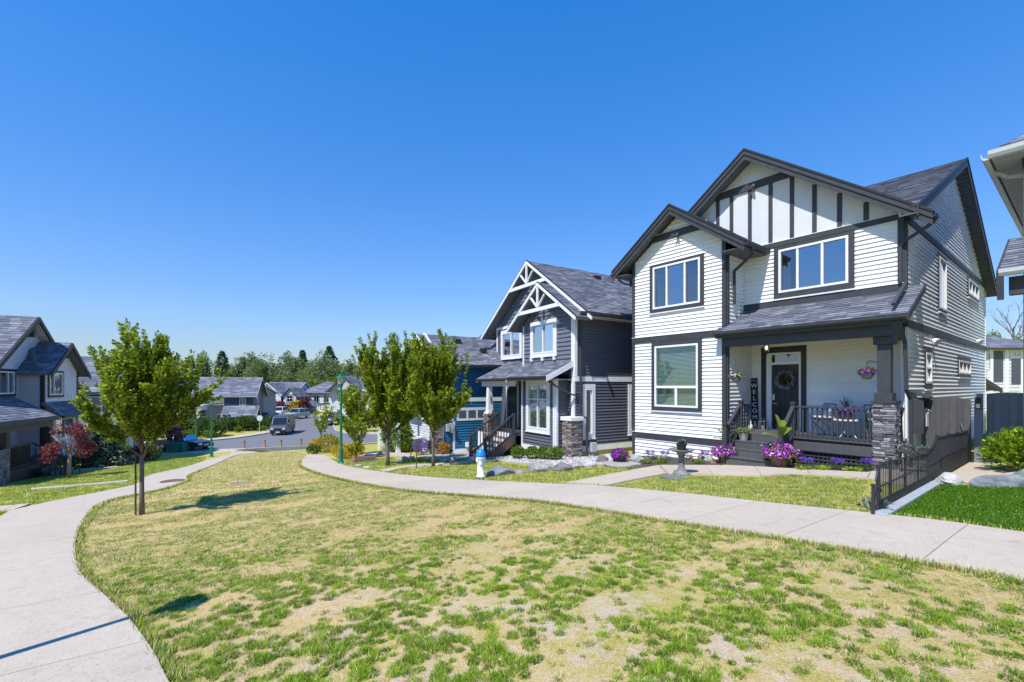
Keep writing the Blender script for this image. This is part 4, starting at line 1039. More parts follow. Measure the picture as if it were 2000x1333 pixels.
    H.wall(F6, [(10.16, -.60), (10.67, -.60), (10.67, 2.0), (10.16, 2.0)], [], NAVY, h=.115, seed=60); H.board(F6, 10.07, 10.16, -.60, 2.0, 0, .03, 'corner_board', WTRIM); H.board(F6, 10.03, 10.67, -.80, -.60, -.1, .035, 'belly_band', WTRIM)
    H.wall(S(10.68), [(-13.27, -.6), (-13.05, -.6), (-13.05, 2.1), (-13.27, 2.1)], [], NAVY, h=.115, seed=61)
    H.mb().box(-15.45, -13.3, 10.12, 10.67, -1.4, -.80).build('foundation', CONC, R)
    # porch
    H.wall(S(11.27), [(-19.6, -.2), (-15.49, -.2), (-15.49, 2.3), (-19.6, 2.3)], [(-18.6, -17.7, -.2, 1.85)], NAVY, h=.115, seed=62, mode='joined')
    dw = H.board(S(11.27), -18.6, -17.7, -.2, 1.85, -.06, -.02, 'door', paint('navy_door', (.03, .035, .05), .4), R); H.board(S(11.27), -18.7, -18.6, -.2, 1.95, -.05, .03, 'door_casing', WTRIM); H.board(S(11.27), -17.7, -17.6, -.2, 1.95, -.05, .03, 'door_casing', WTRIM); H.board(S(11.27), -18.6, -17.7, 1.85, 1.95, -.05, .03, 'door_casing', WTRIM)
    H.wall(H.face('W', -15.49), [(10.07, -.6), (11.27, -.6), (11.27, 2.0), (10.07, 2.0)], [], NAVY, mode=None)
    H.mb().box(-18.6, -15.5, 9.62, 11.25, -.30, -.20).build('deck', CHAR, R); H.mb().box(-18.6, -16.9, 9.65, 9.7, -1.4, -.3).build('skirt_board', WTRIM, R); H.mb().box(-18.58, -15.52, 9.75, 9.8, -1.45, -.3).build('crawl_panel', DARK, R)
    H.slope([(-18.3, 9.45, 2.02), (-15.55, 9.45, 2.02), (-15.55, 11.25, 2.86), (-18.3, 11.25, 2.86)], seed=63, thick=.10, name='porch_roof')
    H.slope([(-15.55, 9.42, 2.06), (-12.95, 9.42, 2.06), (-12.95, 10.66, 2.62), (-15.55, 10.66, 2.62)], seed=64, thick=.10, name='porch_roof')
    H.gutter((-18.3, 9.45, 1.92), (-15.55, 9.45, 1.92), (0, -1, 0), CHAR, .1, .09); H.gutter((-15.55, 9.42, 1.96), (-12.98, 9.42, 1.96), (0, -1, 0), CHAR, .1, .09)
    H.rake((-12.95, 9.42, 2.07), (-12.95, 10.66, 2.63), .20, (.035, 0, 0), WTRIM); H.rake((-18.3, 9.45, 2.03), (-18.3, 11.25, 2.87), .18, (-.035, 0, 0), WTRIM); H.rake((-15.58, 9.36, 2.06), (-15.58, 9.6, 2.17), .2, (-.03, 0, 0), WTRIM)
    H.mb().box(-18.15, -15.5, 9.62, 9.78, 1.70, 1.92).build('porch_beam', WTRIM, R); H.mb().box(-18.2, -13.0, 9.5, 10.6, 1.93, 1.95).build('soffit', WSOFFIT, R)
    m = H.mb(); m.prism([(-17.68, 9.48, .50), (-17.32, 9.48, .50), (-17.32, 9.84, .50), (-17.68, 9.84, .50)], (0, 0, .08)); m.add([(-17.62, 9.54, .58), (-17.38, 9.54, .58), (-17.38, 9.78, .58), (-17.62, 9.78, .58), (-17.59, 9.57, 1.70), (-17.41, 9.57, 1.70), (-17.41, 9.75, 1.70), (-17.59, 9.75, 1.70)], [(0, 1, 5, 4), (1, 2, 6, 5), (2, 3, 7, 6), (3, 0, 4, 7)]); m.build('porch_post', WTRIM, R)
    H.stone_box(-17.70, -17.30, 9.46, 9.86, -1.35, .50, mat=LEDGEB, seed=65, name='stone_pier', sides='SE', hmin=.06, hmax=.11)
    tm = text_mesh('35041', .15, DARK, .004)
    o = obj('house_number', tm, R, (-17.37 - H.a0, 9.66 - H.b0, 1.15 - H.z0), (math.pi / 2, math.pi / 2, math.pi / 2)); o['label'] = 'dark house number running down the porch post'
    # corner pier and post
    H.stone_box(-13.17, -12.66, 10.30, 10.82, -1.15, .46, mat=LEDGEB, seed=66, name='stone_pier', sides='SE', hmin=.05, hmax=.09)
    H.mb().box(-13.22, -12.61, 10.25, 10.87, .46, .60).build('pier_cap', WTRIM, R, bevel=.01)
    H.pipe([(-12.36, 10.75, 4.2), (-12.6, 10.8, 4.0), (-12.80, 10.86, 3.85), (-12.80, 10.86, .65), (-12.50, 10.9, .55), (-12.50, 10.9, -.9)]); H.pipe([(-13.05, 9.5, 1.95), (-13.0, 9.9, 1.7), (-12.85, 10.5, 1.4), (-12.82, 10.8, 1.35)])
    # meter and hose bib on the pier's flank
    m = H.mb(); m.box(-12.56, -12.40, 11.06, 11.3, -.66, -.34); m.build('gas_meter', paint('meter_grey', (.42, .44, .46), .5), R); H.pipe([(-12.46, 11.15, -.66), (-12.46, 11.15, -1.0), (-12.46, 11.02, -1.0)], 'gas_pipe', .04, MATS['meter_grey'])
    # stairs
    TR = wood_mat('stair_tread', (.20, .14, .125)); 
    for i in range(5):
        z = -.20 - .17 * (i + 1); b1 = 9.62 - .25 * i; b0 = b1 - .25
        H.mb().box(-16.72, -15.52, b0 - .03, b1, z - .04, z).build('tread', TR, R); H.mb().box(-16.70, -15.54, b1 - .02, b1, z, z + .17).build('riser', WTRIM, R)
    for x in (-16.78, -15.52): H.mb().prism([(x, 9.66, -.22), (x, 8.36, -1.08), (x, 8.36, -1.26), (x, 8.7, -1.26), (x, 9.66, -.62)], (.05, 0, 0)).build('stringer', paint('brown_stain', (.12, .075, .055), .7, .2), R)
    def rl(x):
        for (b, z0, z1) in [(9.66, -.6, .62), (8.36, -1.3, -.28)]: H.mb().box(x - .05, x + .05, b - .05, b + .05, z0, z1).build('newel', CHAR, R)
        H.mb().bar((x, 9.66, .58), (x, 8.36, -.33), .07, .05).build('handrail', CHAR, R); H.mb().bar((x, 9.66, -.16), (x, 8.36, -1.05), .05, .05).build('bottom_rail', CHAR, R)
        for i in range(10):
            t = (i + .5) / 10; b = 9.66 - 1.3 * t; z = .58 - .91 * t; H.mb().box(x - .014, x + .014, b - .014, b + .014, z - .72, z).build('baluster', CHAR, R)
    rl(-16.75); rl(-15.49)
    # porch rail left of the stairs
    H.mb().bar((-17.3, 9.68, .62), (-16.8, 9.68, .62), .07, .05).build('handrail', CHAR, R)
    for i in range(5): H.mb().box(-17.28 + i * .11, -17.25 + i * .11, 9.66, 9.69, -.2, .6).build('baluster', CHAR, R)
    H.wall(H.face('W', -19.6), [(11.3, -1.6), (bk - .4, -1.6), (bk - .4, 4.4), (11.3, 4.4)], [], NAVY, mode='joined', h=.23)
    H.wall(H.face('N', bk - .4), [(-19.6, -1.6), (-12.92, -1.6), (-12.92, 4.4), (xg, 6.7), (-19.6, 4.4)], [], NAVY, mode=None)
    m = H.mb(); m.ell((-13.2, 10.05, 1.42), (.05, .05, .06)); m.build('wall_lamp', WTRIM, R)
    return H
HN = navy_house()

# ------------------------------------------------------------------ the blue house
BLUE = siding_mat('blue_siding', (.028, .15, .30))
def blue_house():
    H = House('house', 'bright blue clapboard house with grey hipped roof and white porch stairs', -22.0, 7.5, -1.5, -8)
    R = H.root; E = H.face('E', -19.55); S = H.face('S', 7.5)
    pan = (7.58, 8.0, -1.25, .12); ws_ = (8.30, 9.66, .22, .58)
    H.wall(E, [(7.52, -1.2), (17.6, -1.2), (17.6, .99), (7.52, .99)], [(8.22, 9.74, .10, .70)], BLUE, h=.118, seed=71, lip=.036)
    H.wall(E, [(7.52, 1.17), (17.6, 1.17), (17.6, 2.85), (7.52, 2.85)], [], BLUE, h=.118, seed=72, lip=.036)
    H.board(E, 7.5, 17.6, .99, 1.17, -.1, .035, 'belly_band', WTRIM); H.board(E, 8.04, 17.6, -1.42, -1.2, -.1, .035, 'belly_band', WTRIM); H.board(E, 8.02, 8.12, -1.2, .10, 0, .03, 'corner_board', WTRIM)
    fr = H.board(E, 8.22, 9.74, .10, .70, -.05, .03, 'window', WTRIM)
    for k in range(3): H.board(E, 8.30 + k * .49, 8.68 + k * .49, .22, .58, .03, .036, 'pane', GLASS, fr)
    H.board(E, 7.50, 7.58, -1.3, .2, .0, .04, 'corner_board', WTRIM); H.board(E, 7.5, 8.04, .12, .2, .0, .045, 'panel_head', WTRIM)
    m = H.mb(); m.box(-19.53, -19.36, 7.66, 7.80, -.35, -.02); m.box(-19.53, -19.40, 7.84, 8.0, -.42, .02); m.cyl((-19.36, 7.92, -.18), (-19.30, 7.92, -.18), .07); m.build('electric_meter', paint('meter_grey', (.42, .44, .46), .5), R)
    H.stone_box(-19.95, -19.45, 7.05, 7.50, -1.6, .75, mat=LEDGEB, seed=73, name='stone_pier', sides='SE', hmin=.10, hmax=.18)
    H.wall(S, [(-25.0, -1.7), (-19.58, -1.7), (-19.58, 2.8), (-22.1, 4.4), (-25.0, 2.8)], [(-23.6, -21.6, .2, 1.7)], siding_mat('blue_white_gable', (.6, .63, .66)), mode='joined', h=.13)
    H.window(S, -23.6, -21.6, .2, 1.7, cols=(1, 1), casing=(.12, .12, .12, .12), cmat=WTRIM)
    xg, zg, s = -22.1, 4.32, .56
    H.slope([(-19.2, 7.1, zg - s * 2.9), (-19.2, 12.5, zg - s * 2.9), (xg, 12.5, zg), (xg, 7.1, zg)], seed=74, thick=.12)
    H.slope([(-25.0, 12.5, zg - s * 2.9), (-25.0, 7.1, zg - s * 2.9), (xg, 7.1, zg), (xg, 12.5, zg)], thick=.12, expo=.3, wmin=.6, wmax=1.2)
    for sg in (-1, 1): H.rake((xg + sg * 2.9, 7.1, zg - s * 2.9 + .02), (xg, 7.1, zg + .02), .22, (0, -.05, 0), WTRIM)
    # taller hip behind
    H.slope([(-19.2, 9.6, zg - s * 2.9 + .02), (-19.2, 18.0, zg - s * 2.9 + .02), (-22.9, 14.2, 6.15), (-22.9, 13.4, 6.15)], seed=75, thick=.12)
    H.slope([(-26.6, 9.6, zg - s * 2.9 + .02), (-19.2, 9.6, zg - s * 2.9 + .02), (-22.9, 13.4, 6.15)], seed=76, thick=.12)
    H.slope([(-19.2, 18.0, zg - s * 2.9 + .02), (-26.6, 18.0, zg - s * 2.9 + .02), (-22.9, 14.2, 6.15)], mode=None, thick=.12)
    H.slope([(-26.6, 18.0, zg - s * 2.9 + .02), (-26.6, 9.6, zg - s * 2.9 + .02), (-22.9, 13.4, 6.15), (-22.9, 14.2, 6.15)], mode=None, thick=.12)
    H.gutter((-19.2, 7.15, zg - s * 2.9 - .12), (-19.2, 17.9, zg - s * 2.9 - .12), (1, 0, 0), CHAR, .12, .10)
    H.mb().prism([(-19.22, 7.15, 2.60), (-19.55, 7.15, 2.60), (-19.55, 17.9, 2.60), (-19.22, 17.9, 2.60)], (0, 0, -.02)).build('soffit', WSOFFIT, R)
    for (a, b, z) in [(-21.3, 9.0, 3.95), (-20.4, 10.0, 3.45)]: H.mb().box(a - .12, a + .12, b - .15, b + .15, z - .1, z + .13).build('roof_vent', DARK, R)
    for (x, y, z) in [(8.75, -1.0, 0)]: H.mb().box(-19.5, -19.28, x - .12, x + .12, -1.12, -.9).build('dryer_vent', WTRIM, R)
    # porch stairs with white rails, running out to the left front
    H.mb().box(-24.6, -22.2, 6.2, 7.48, -.95, -.85).build('deck', WTRIM, R); H.mb().box(-24.6, -22.2, 6.22, 6.3, -2.0, -.95).build('skirt_board', WTRIM, R)
    for i in range(5): H.mb().box(-25.0 - i * .26, -24.6 - i * .26 + .02, 6.2, 7.4, -1.05 - i * .17 - .05, -1.05 - i * .17).build('tread', WTRIM, R)
    for b in (6.2, 7.42):
        H.mb().bar((-24.6, b, .02), (-25.9, b, -.85), .07, .06).build('handrail', WTRIM, R); H.mb().bar((-24.6, b, -.8), (-25.9, b, -1.68), .05, .05).build('bottom_rail', WTRIM, R)
        for i in range(10): 
            t = (i + .5) / 10; a = -24.6 - 1.3 * t; z = .02 - .87 * t; H.mb().box(a - .018, a + .018, b - .018, b + .018, z - .82, z).build('baluster', WTRIM, R)
        for (a, z) in [(-25.9, -.8), (-24.6, .08)]: H.mb().box(a - .06, a + .06, b - .06, b + .06, z - 1.1, z).build('newel', WTRIM, R)
    H.mb().bar((-24.6, 6.2, .02), (-22.3, 6.2, .02), .07, .06).build('handrail', WTRIM, R)
    for i in range(16): H.mb().box(-24.5 + i * .14, -24.465 + i * .14, 6.18, 6.22, -.85, .02).build('baluster', WTRIM, R)
    H.mb().box(-22.35, -22.15, 6.15, 6.35, -1.8, 2.2).build('porch_post', WTRIM, R); H.slope([(-25.0, 5.9, 2.2), (-21.6, 5.9, 2.2), (-21.6, 7.5, 2.8), (-25.0, 7.5, 2.8)], mode='joined', expo=.3, name='porch_roof')
    H.wall(H.face('W', -24.9), [(7.5, -1.9), (17.6, -1.9), (17.6, 2.8), (7.5, 2.8)], [], BLUE, mode=None)
    return H
HB = blue_house()

# ------------------------------------------------------------------ generic suburban house for the distance
LAV = siding_mat('lilac_grey_siding', (.52, .52, .58)); GREY = siding_mat('grey_siding', (.30, .30, .33)); TAN = siding_mat('tan_siding', (.42, .37, .32)); DKG = siding_mat('slate_siding', (.085, .095, .12)); OFFW = siding_mat('offwhite_siding', (.66, .66, .66))
def box_walls(H, a0, a1, b0, b1, z0, z1, mat, sides='SENW', holes=None, h=.2):
    holes = holes or {}
    for sd in sides:
        F = H.face(sd, {'S': b0, 'N': b1, 'E': a1, 'W': a0}[sd]); lo, hi = (a0, a1) if sd in 'SN' else (b0, b1)
        H.wall(F, [(lo, z0), (hi, z0), (hi, z1), (lo, z1)], [w[:4] for w in holes.get(sd, [])], mat, mode='joined', h=h)
        for w in holes.get(sd, []): H.window(F, *w[:4], cols=w[4] if len(w) > 4 else (1, 1), rows=w[5] if len(w) > 5 else (1,), fw=.05, casing=(.10, .10, .10, .10), cmat=w[6] if len(w) > 6 else CHAR, sill=False)
def gable_roof(H, axis, a0, a1, b0, b1, ze, rise, ov=.35, trim=None, wall=None, ends='both', expo=.3):
    """ridge along axis 'a' or 'b'; gable end walls filled with wall material"""
    trim = trim or CHAR
    if axis == 'b':
        xc = (a0 + a1) / 2; s = rise / ((a1 - a0) / 2); e = ov; zt = ze + rise
        H.slope([(a1 + e, b0 - ov, ze - s * e), (a1 + e, b1 + ov, ze - s * e), (xc, b1 + ov, zt), (xc, b0 - ov, zt)], thick=.12, expo=expo, wmin=.5, wmax=1.0)
        H.slope([(a0 - e, b1 + ov, ze - s * e), (a0 - e, b0 - ov, ze - s * e), (xc, b0 - ov, zt), (xc, b1 + ov, zt)], thick=.12, expo=expo, wmin=.5, wmax=1.0)
        for b, t in ((b0 - ov, -.04), (b1 + ov, .04)):
            for sg, aa in ((1, a1 + e), (-1, a0 - e)): H.rake((aa, b, ze - s * e + .02), (xc, b, zt + .02), .22, (0, t, 0), trim)
        for sd, b in (('S', b0), ('N', b1)): H.wall(H.face(sd, b), [(a0, ze), (a1, ze), (xc, zt - .1)], [], wall, mode='joined', h=.2, name='gable_wall')
    else:
        yc = (b0 + b1) / 2; s = rise / ((b1 - b0) / 2); e = ov; zt = ze + rise
        H.slope([(a0 - ov, b0 - e, ze - s * e), (a1 + ov, b0 - e, ze - s * e), (a1 + ov, yc, zt), (a0 - ov, yc, zt)], thick=.12, expo=expo, wmin=.5, wmax=1.0)
        H.slope([(a1 + ov, b1 + e, ze - s * e), (a0 - ov, b1 + e, ze - s * e), (a0 - ov, yc, zt), (a1 + ov, yc, zt)], thick=.12, expo=expo, wmin=.5, wmax=1.0)
        for a, t in ((a0 - ov, -.04), (a1 + ov, .04)):
            for bb in (b0 - e, b1 + e): H.rake((a, bb, ze - s * e + .02), (a, yc, zt + .02), .22, (t, 0, 0), trim)
        for sd, a in (('W', a0), ('E', a1)): H.wall(H.face(sd, a), [(b0, ze), (b1, ze), (yc, zt - .1)], [], wall, mode='joined', h=.2, name='gable_wall')
def hip_roof(H, a0, a1, b0, b1, ze, rise, ov=.4, expo=.3):
    a0 -= ov; a1 += ov; b0 -= ov; b1 += ov; w = min(a1 - a0, b1 - b0) / 2; zt = ze + rise
    if a1 - a0 > b1 - b0: r0, r1 = (a0 + w, (b0 + b1) / 2, zt), (a1 - w, (b0 + b1) / 2, zt)
    else: r0, r1 = ((a0 + a1) / 2, b0 + w, zt), ((a0 + a1) / 2, b1 - w, zt)
    k = dict(thick=.12, expo=expo, wmin=.5, wmax=1.0)
    if a1 - a0 > b1 - b0:
        H.slope([(a0, b0, ze), (a1, b0, ze), r1, r0], **k); H.slope([(a1, b1, ze), (a0, b1, ze), r0, r1], **k); H.slope([(a1, b0, ze), (a1, b1, ze), r1], **k); H.slope([(a0, b1, ze), (a0, b0, ze), r0], **k)
    else:
        H.slope([(a1, b0, ze), (a1, b1, ze), r1, r0], **k); H.slope([(a0, b1, ze), (a0, b0, ze), r0, r1], **k); H.slope([(a0, b0, ze), (a1, b0, ze), r0], **k); H.slope([(a1, b1, ze), (a0, b1, ze), r1], **k)
    m = H.mb()
    for (p0, p1, o) in [((a0, b0), (a1, b0), (0, -1, 0)), ((a1, b0), (a1, b1), (1, 0, 0)), ((a1, b1), (a0, b1), (0, 1, 0)), ((a0, b1), (a0, b0), (-1, 0, 0))]:
        m.bar((p0[0], p0[1], ze - .08), (p1[0], p1[1], ze - .08), .08, .14)
    m.build('fascia', CHAR, H.root)

# ---- lilac-grey house on the left, in its own shade
def lilac_house():
    H = House('house', 'lilac-grey two-storey house at left edge with dark trim, gables and porch', -28.5, -12.1, -2.25, -13.5)
    R = H.root; N = lambda c: H.face('N', c)
    SHK = siding_mat('lilac_shake', (.68, .68, .74))
    xg, zg, s = -29.15, 5.02, .76
    # gabled main front
    F = N(-12.12); w1 = (-28.02, -26.2, 1.36, 2.36)
    H.wall(F, [(-28.86, -2.4), (-24.2, -2.4), (-24.2, 1.2), (-28.86, 1.2)], [], LAV, mode='joined', h=.12)
    H.wall(F, [(-28.86, 1.2), (-25.0, 1.2), (-25.0, 1.7), (-28.86, 4.8)], [], SHK, mode=None)
    H.wall(F, [(-33.6, 1.2), (-24.7, 1.2), (-24.7, 1.55), (xg, 4.78), (-33.6, 1.4)], [w1], SHK, h=.16, shake=True, mode='joined', pname='shake', seed=81)
    H.window(F, *w1, cols=(.6, 1, 1), casing=(.12, .12, .12, .10), cmat=DARK, sill=False, curtain=[(-27.6, -27.0, 1.4, 2.3)])
    H.mb().box(xg - .10, xg + .10, -12.1, -11.86, 4.05, 4.55).build('gable_bracket', DARK, R)
    for sg in (-1, 1): H.rake((xg + sg * 4.6, -11.7, zg - s * 4.6), (xg, -11.7, zg), .24, (0, .05, 0), DARK)
    H.slope([(xg + 4.6, -11.72, zg - s * 4.6), (xg + 4.6, -22, zg - s * 4.6), (xg, -22, zg), (xg, -11.72, zg)], seed=82, thick=.14, expo=.2, under=None)
    H.slope([(xg - 4.6, -22, zg - s * 4.6), (xg - 4.6, -11.72, zg - s * 4.6), (xg, -11.72, zg), (xg, -22, zg)], seed=83, thick=.14, expo=.3)
    H.mb().prism([(xg - .1, -11.74, zg - .28), (xg - 3.4, -11.74, zg - .28 - s * 3.3), (xg - 3.4, -12.1, zg - .28 - s * 3.3), (xg - .1, -12.1, zg - .28)], (0, 0, -.02)).build('soffit', WSOFFIT, R)
    H.wall(H.face('E', -24.6), [(-22, -2.4), (-12.15, -2.4), (-12.15, 1.5), (-22, 1.5)], [], LAV, mode='joined', h=.2)
    # lean-to hip over the recess
    H.slope([(-30.9, -11.35, 2.48), (-28.3, -11.35, 2.48), (-29.3, -12.1, 3.5), (-30.6, -12.1, 3.9)], seed=84, thick=.12, name='hip_roof')
    H.mb().box(-30.9, -28.3, -11.36, -11.28, 2.36, 2.50).build('fascia', DARK, R)
    H.wall(N(-11.9), [(-30.0, -.4), (-28.86, -.4), (-28.86, 2.45), (-30.0, 2.45)], [], GREY, mode='joined', h=.12)
    H.pipe([(-29.3, -11.3, 2.4), (-29.6, -11.6, 2.2), (-29.7, -11.8, 2.1), (-29.7, -11.8, .4)], mat=DARK)
    # projecting bay with the second gable
    F2 = N(-11.22); w2 = (-30.06, -28.78, 1.28, 2.36); xg2, zg2 = -30.15, 3.9
    H.wall(F2, [(-31.7, -2.0), (-28.35, -2.0), (-28.35, .5), (-31.7, .5)], [(-31.2, -29.3, -.9, .1)], LAV, mode='joined', h=.12)
    H.wall(F2, [(-31.7, .5), (-28.35, .5), (-28.35, 2.42), (xg2, 3.66), (-31.7, 2.42)], [w2], SHK, h=.16, shake=True, mode='joined', pname='shake', seed=85)
    H.window(F2, *w2, cols=(1, .5), casing=(.12, .12, .12, .10), cmat=DARK, sill=False, curtain=[(-29.95, -29.2, 1.32, 2.3)])
    H.window(F2, -31.2, -29.3, -.9, .1, cols=(1, 1), casing=(.1, .1, .1, .1), cmat=WTRIM, sill=False)
    for x in (-31.7, -28.35): H.board(F2, x - .06, x + .06, -2.0, 2.45, -.1, .035, 'corner_board', DARK)
    H.board(F2, -31.7, -28.35, -2.15, -2.0, -.1, .05, 'belly_band', WTRIM)
    H.mb().box(xg2 - .07, xg2 + .07, -11.2, -11.0, 3.1, 3.5).build('gable_bracket', DARK, R)
    for sg in (-1, 1): H.rake((xg2 + sg * 2.1, -10.85, zg2 - s * 2.1), (xg2, -10.85, zg2), .22, (0, .05, 0), DARK)
    H.slope([(xg2 + 2.1, -10.87, zg2 - s * 2.1), (xg2 + 2.1, -15, zg2 - s * 2.1), (xg2, -15, zg2), (xg2, -10.87, zg2)], seed=86, thick=.12, expo=.2)
    H.slope([(xg2 - 2.1, -15, zg2 - s * 2.1), (xg2 - 2.1, -10.87, zg2 - s * 2.1), (xg2, -10.87, zg2), (xg2, -15, zg2)], seed=87, thick=.12, expo=.3)
    H.slope([(-31.9, -10.5, .30), (-28.2, -10.5, .30), (-28.2, -11.2, .95), (-31.9, -11.2, .95)], seed=88, thick=.10, name='bay_roof', expo=.2)
    H.mb().box(-31.9, -28.2, -10.5, -10.42, .18, .32).build('gutter', CHAR, R)
    H.wall(H.face('E', -28.35), [(-12.1, -2.0), (-11.22, -2.0), (-11.22, 2.4), (-12.1, 2.4)], [], LAV, mode='joined', h=.12)
    H.wall(H.face('W', -33.4), [(-22, -2.6), (-12.1, -2.6), (-12.1, 1.5), (-22, 1.5)], [], LAV, mode=None)
    H.wall(N(-12.12), [(-33.4, -2.6), (-31.7, -2.6), (-31.7, 1.2), (-33.4, 1.2)], [], LAV, mode='joined', h=.12)
    # porch
    H.slope([(-26.1, -9.9, .42), (-20.4, -9.9, .42), (-20.4, -12.1, 1.25), (-27.9, -12.1, 1.25)], seed=89, thick=.12, name='porch_roof', expo=.2)
    H.mb().box(-26.1, -20.4, -9.92, -9.82, .26, .42).build('gutter', CHAR, R); H.mb().box(-26.0, -20.5, -10.15, -9.98, .02, .26).build('porch_beam', CHAR, R)
    H.rake((-20.4, -9.85, .40), (-20.4, -12.1, 1.25), .22, (.05, 0, 0), WTRIM); H.wall(N(-12.12), [(-24.6, -2.4), (-20.6, -2.4), (-20.6, 1.2), (-24.6, 1.2)], [], LAV, mode='joined', h=.12)
    for x in (-22.75, -25.85): H.mb().box(x - .12, x + .12, -10.2, -9.96, -1.2, .02).build('porch_post', DARK, R)
    H.mb().box(-26.1, -20.4, -12.1, -9.95, -1.52, -1.42).build('deck', CHAR, R); H.mb().box(-26.1, -20.4, -9.99, -9.95, -2.2, -1.52).build('skirt_board', DARK, R)
    H.stone_box(-22.45, -21.8, -10.4, -9.8, -2.2, -.55, seed=90, name='stone_pier', sides='NE', hmin=.09, hmax=.16)
    H.mb().bar((-22.4, -9.98, -.55), (-24.3, -9.98, -.55), .07, .06).build('handrail', DARK, R); H.mb().bar((-22.4, -9.98, -1.34), (-24.3, -9.98, -1.34), .05, .06).build('bottom_rail', DARK, R)
    for i in range(18): H.mb().box(-22.5 - i * .1, -22.47 - i * .1, -9.995, -9.965, -1.34, -.55).build('baluster', DARK, R)
    for i in range(4): H.mb().box(-25.6, -24.4, -9.95 + i * .26, -9.69 + i * .26, -1.75 - i * .17, -1.59 - i * .17).build('tread', CHAR, R)
    for x in (-24.35, -25.65):
        H.mb().bar((x, -9.95, -.55), (x, -8.9, -1.25), .07, .05).build('handrail', DARK, R)
        for i in range(7):
            t = (i + .5) / 7; H.mb().box(x - .015, x + .015, -9.95 + 1.05 * t - .015, -9.95 + 1.05 * t + .015, -1.4 - .7 * t, -.55 - .7 * t).build('baluster', DARK, R)
    d = H.board(F, -27.6, -26.7, -1.42, .62, .01, .05, 'door', DARK)
    return H
lilac_house()
# ------------------------------------------------------------------ houses further off; this frame has a to the camera's right and b away from it
A0 = 90 - math.degrees(YAW)
def k_(px): return (px - 1000.0) / FPX
def pale_house():
    H = House('house', 'pale grey house behind the tall left tree and the red maple', -29.2, 29.5, -3.0, A0 + 32, xd=(-27.3, 32.5))
    R = H.root; c = 6
    # frame turned a little; positions chosen around b = 33
    box_walls(H, -34.5, -29.2, 29.5, 35.5, -3.6, 1.6, OFFW, 'SE', {'S': [(-33.6, -32.2, -.2, 1.0), (-31.4, -30.0, -.2, 1.0)], 'E': [(30.5, 31.6, -.3, 1.0), (33.2, 34.4, -.3, 1.0), (31, 33, -2.6, -1.3)]})
    gable_roof(H, 'a', -34.5, -29.2, 29.5, 35.5, 1.6, 2.3, .4, CHAR, OFFW)
    H.slope([(-34.6, 27.6, -.9), (-29.2, 27.6, -.9), (-29.2, 29.5, -.1), (-34.6, 29.5, -.1)], expo=.3, name='porch_roof')
    for x in (-34.2, -31.9, -29.6): H.mb().box(x - .12, x + .12, 27.8, 28.04, -3.6, -1.0).build('porch_post', CHAR, R)
    H.stone_box(-29.9, -29.3, 27.6, 28.2, -3.7, -2.2, seed=101, name='stone_pier', sides='SE', hmin=.14, hmax=.24)
    H.mb().bar((-34.2, 27.9, -2.1), (-31.9, 27.9, -2.1), .08, .08).build('handrail', CHAR, R)
    for i in range(14): H.mb().box(-34.1 + i * .16, -34.06 + i * .16, 27.88, 27.92, -2.9, -2.1).build('baluster', CHAR, R)
    H.mb().box(-34.5, -29.2, 27.7, 29.5, -3.1, -2.95).build('deck', CHAR, R)
pale_house()
def slate_house():
    H = House('house', 'slate-blue house with broad grey roof and white porch beyond the parked convertible', -36.5, 58.0, -3.86, A0 + 18, xd=(-37.6, 60.0))
    R = H.root; z0 = -3.86
    # A0+3 turns the frame: shift so that the house stands where it should
    d = math.radians(3); 
    a0, a1 = -40.6, -33.7; b0, b1 = 59.6, 66.5
    box_walls(H, a0, a1, b0, b1, z0, .55, DKG, 'SEW', {'S': [(-35.4, -34.6, -.9, .2), (-38.5, -37.2, -.8, .3)], 'E': [(61.2, 62.6, -1.2, .2)]}, h=.25)
    gable_roof(H, 'a', a0, a1, b0, b1, .55, 2.45, .45, TAN, DKG)
    # lower wing stepping forward, its own gable to the right
    box_walls(H, -36.6, -33.2, 57.4, b0, z0, -2.0, TAN, 'SEW', {'S': [(-36.0, -34.6, -3.3, -2.3, (1, 1), (1,), WTRIM)]}, h=.25)
    gable_roof(H, 'a', -36.6, -33.2, 57.4, b0 + .2, -2.0, 1.1, .35, TAN, TAN)
    # white porch
    H.mb().box(-44.2, -38.6, 55.2, 57.6, -1.30, -.75).build('porch_entablature', WTRIM, R); H.mb().box(-44.4, -38.4, 55.0, 57.8, -.75, -.6).build('porch_cornice', WTRIM, R)
    H.mb().box(-44.0, -38.8, 57.0, 57.5, z0, -1.30).build('porch_back', DKG, R)
    for x in (-41.0, -39.0):
        H.mb().box(x - .2, x + .2, 55.3, 55.7, -2.4, -1.3).build('porch_post', WTRIM, R); H.stone_box(x - .35, x + .35, 55.1, 55.85, z0, -2.3, seed=int(200 - x), name='stone_pier', sides='SE', hmin=.2, hmax=.3)
    H.mb().bar((-44, 55.4, -2.75), (-41.3, 55.4, -2.75), .1, .1).build('handrail', WTRIM, R)
    for i in range(17): H.mb().box(-43.9 + i * .155, -43.84 + i * .155, 55.37, 55.43, -3.6, -2.75).build('baluster', WTRIM, R)
    box_walls(H, -47.5, -43.6, 55.6, 62, z0, -1.4, OFFW, 'SE', {'S': [(-45.6, -44.4, -3.2, -1.9, (1, 1), (1, 1), WTRIM)]}, h=.25)
    gable_roof(H, 'b', -47.5, -43.6, 55.6, 62, -1.4, 1.6, .3, WTRIM, OFFW)
slate_house()
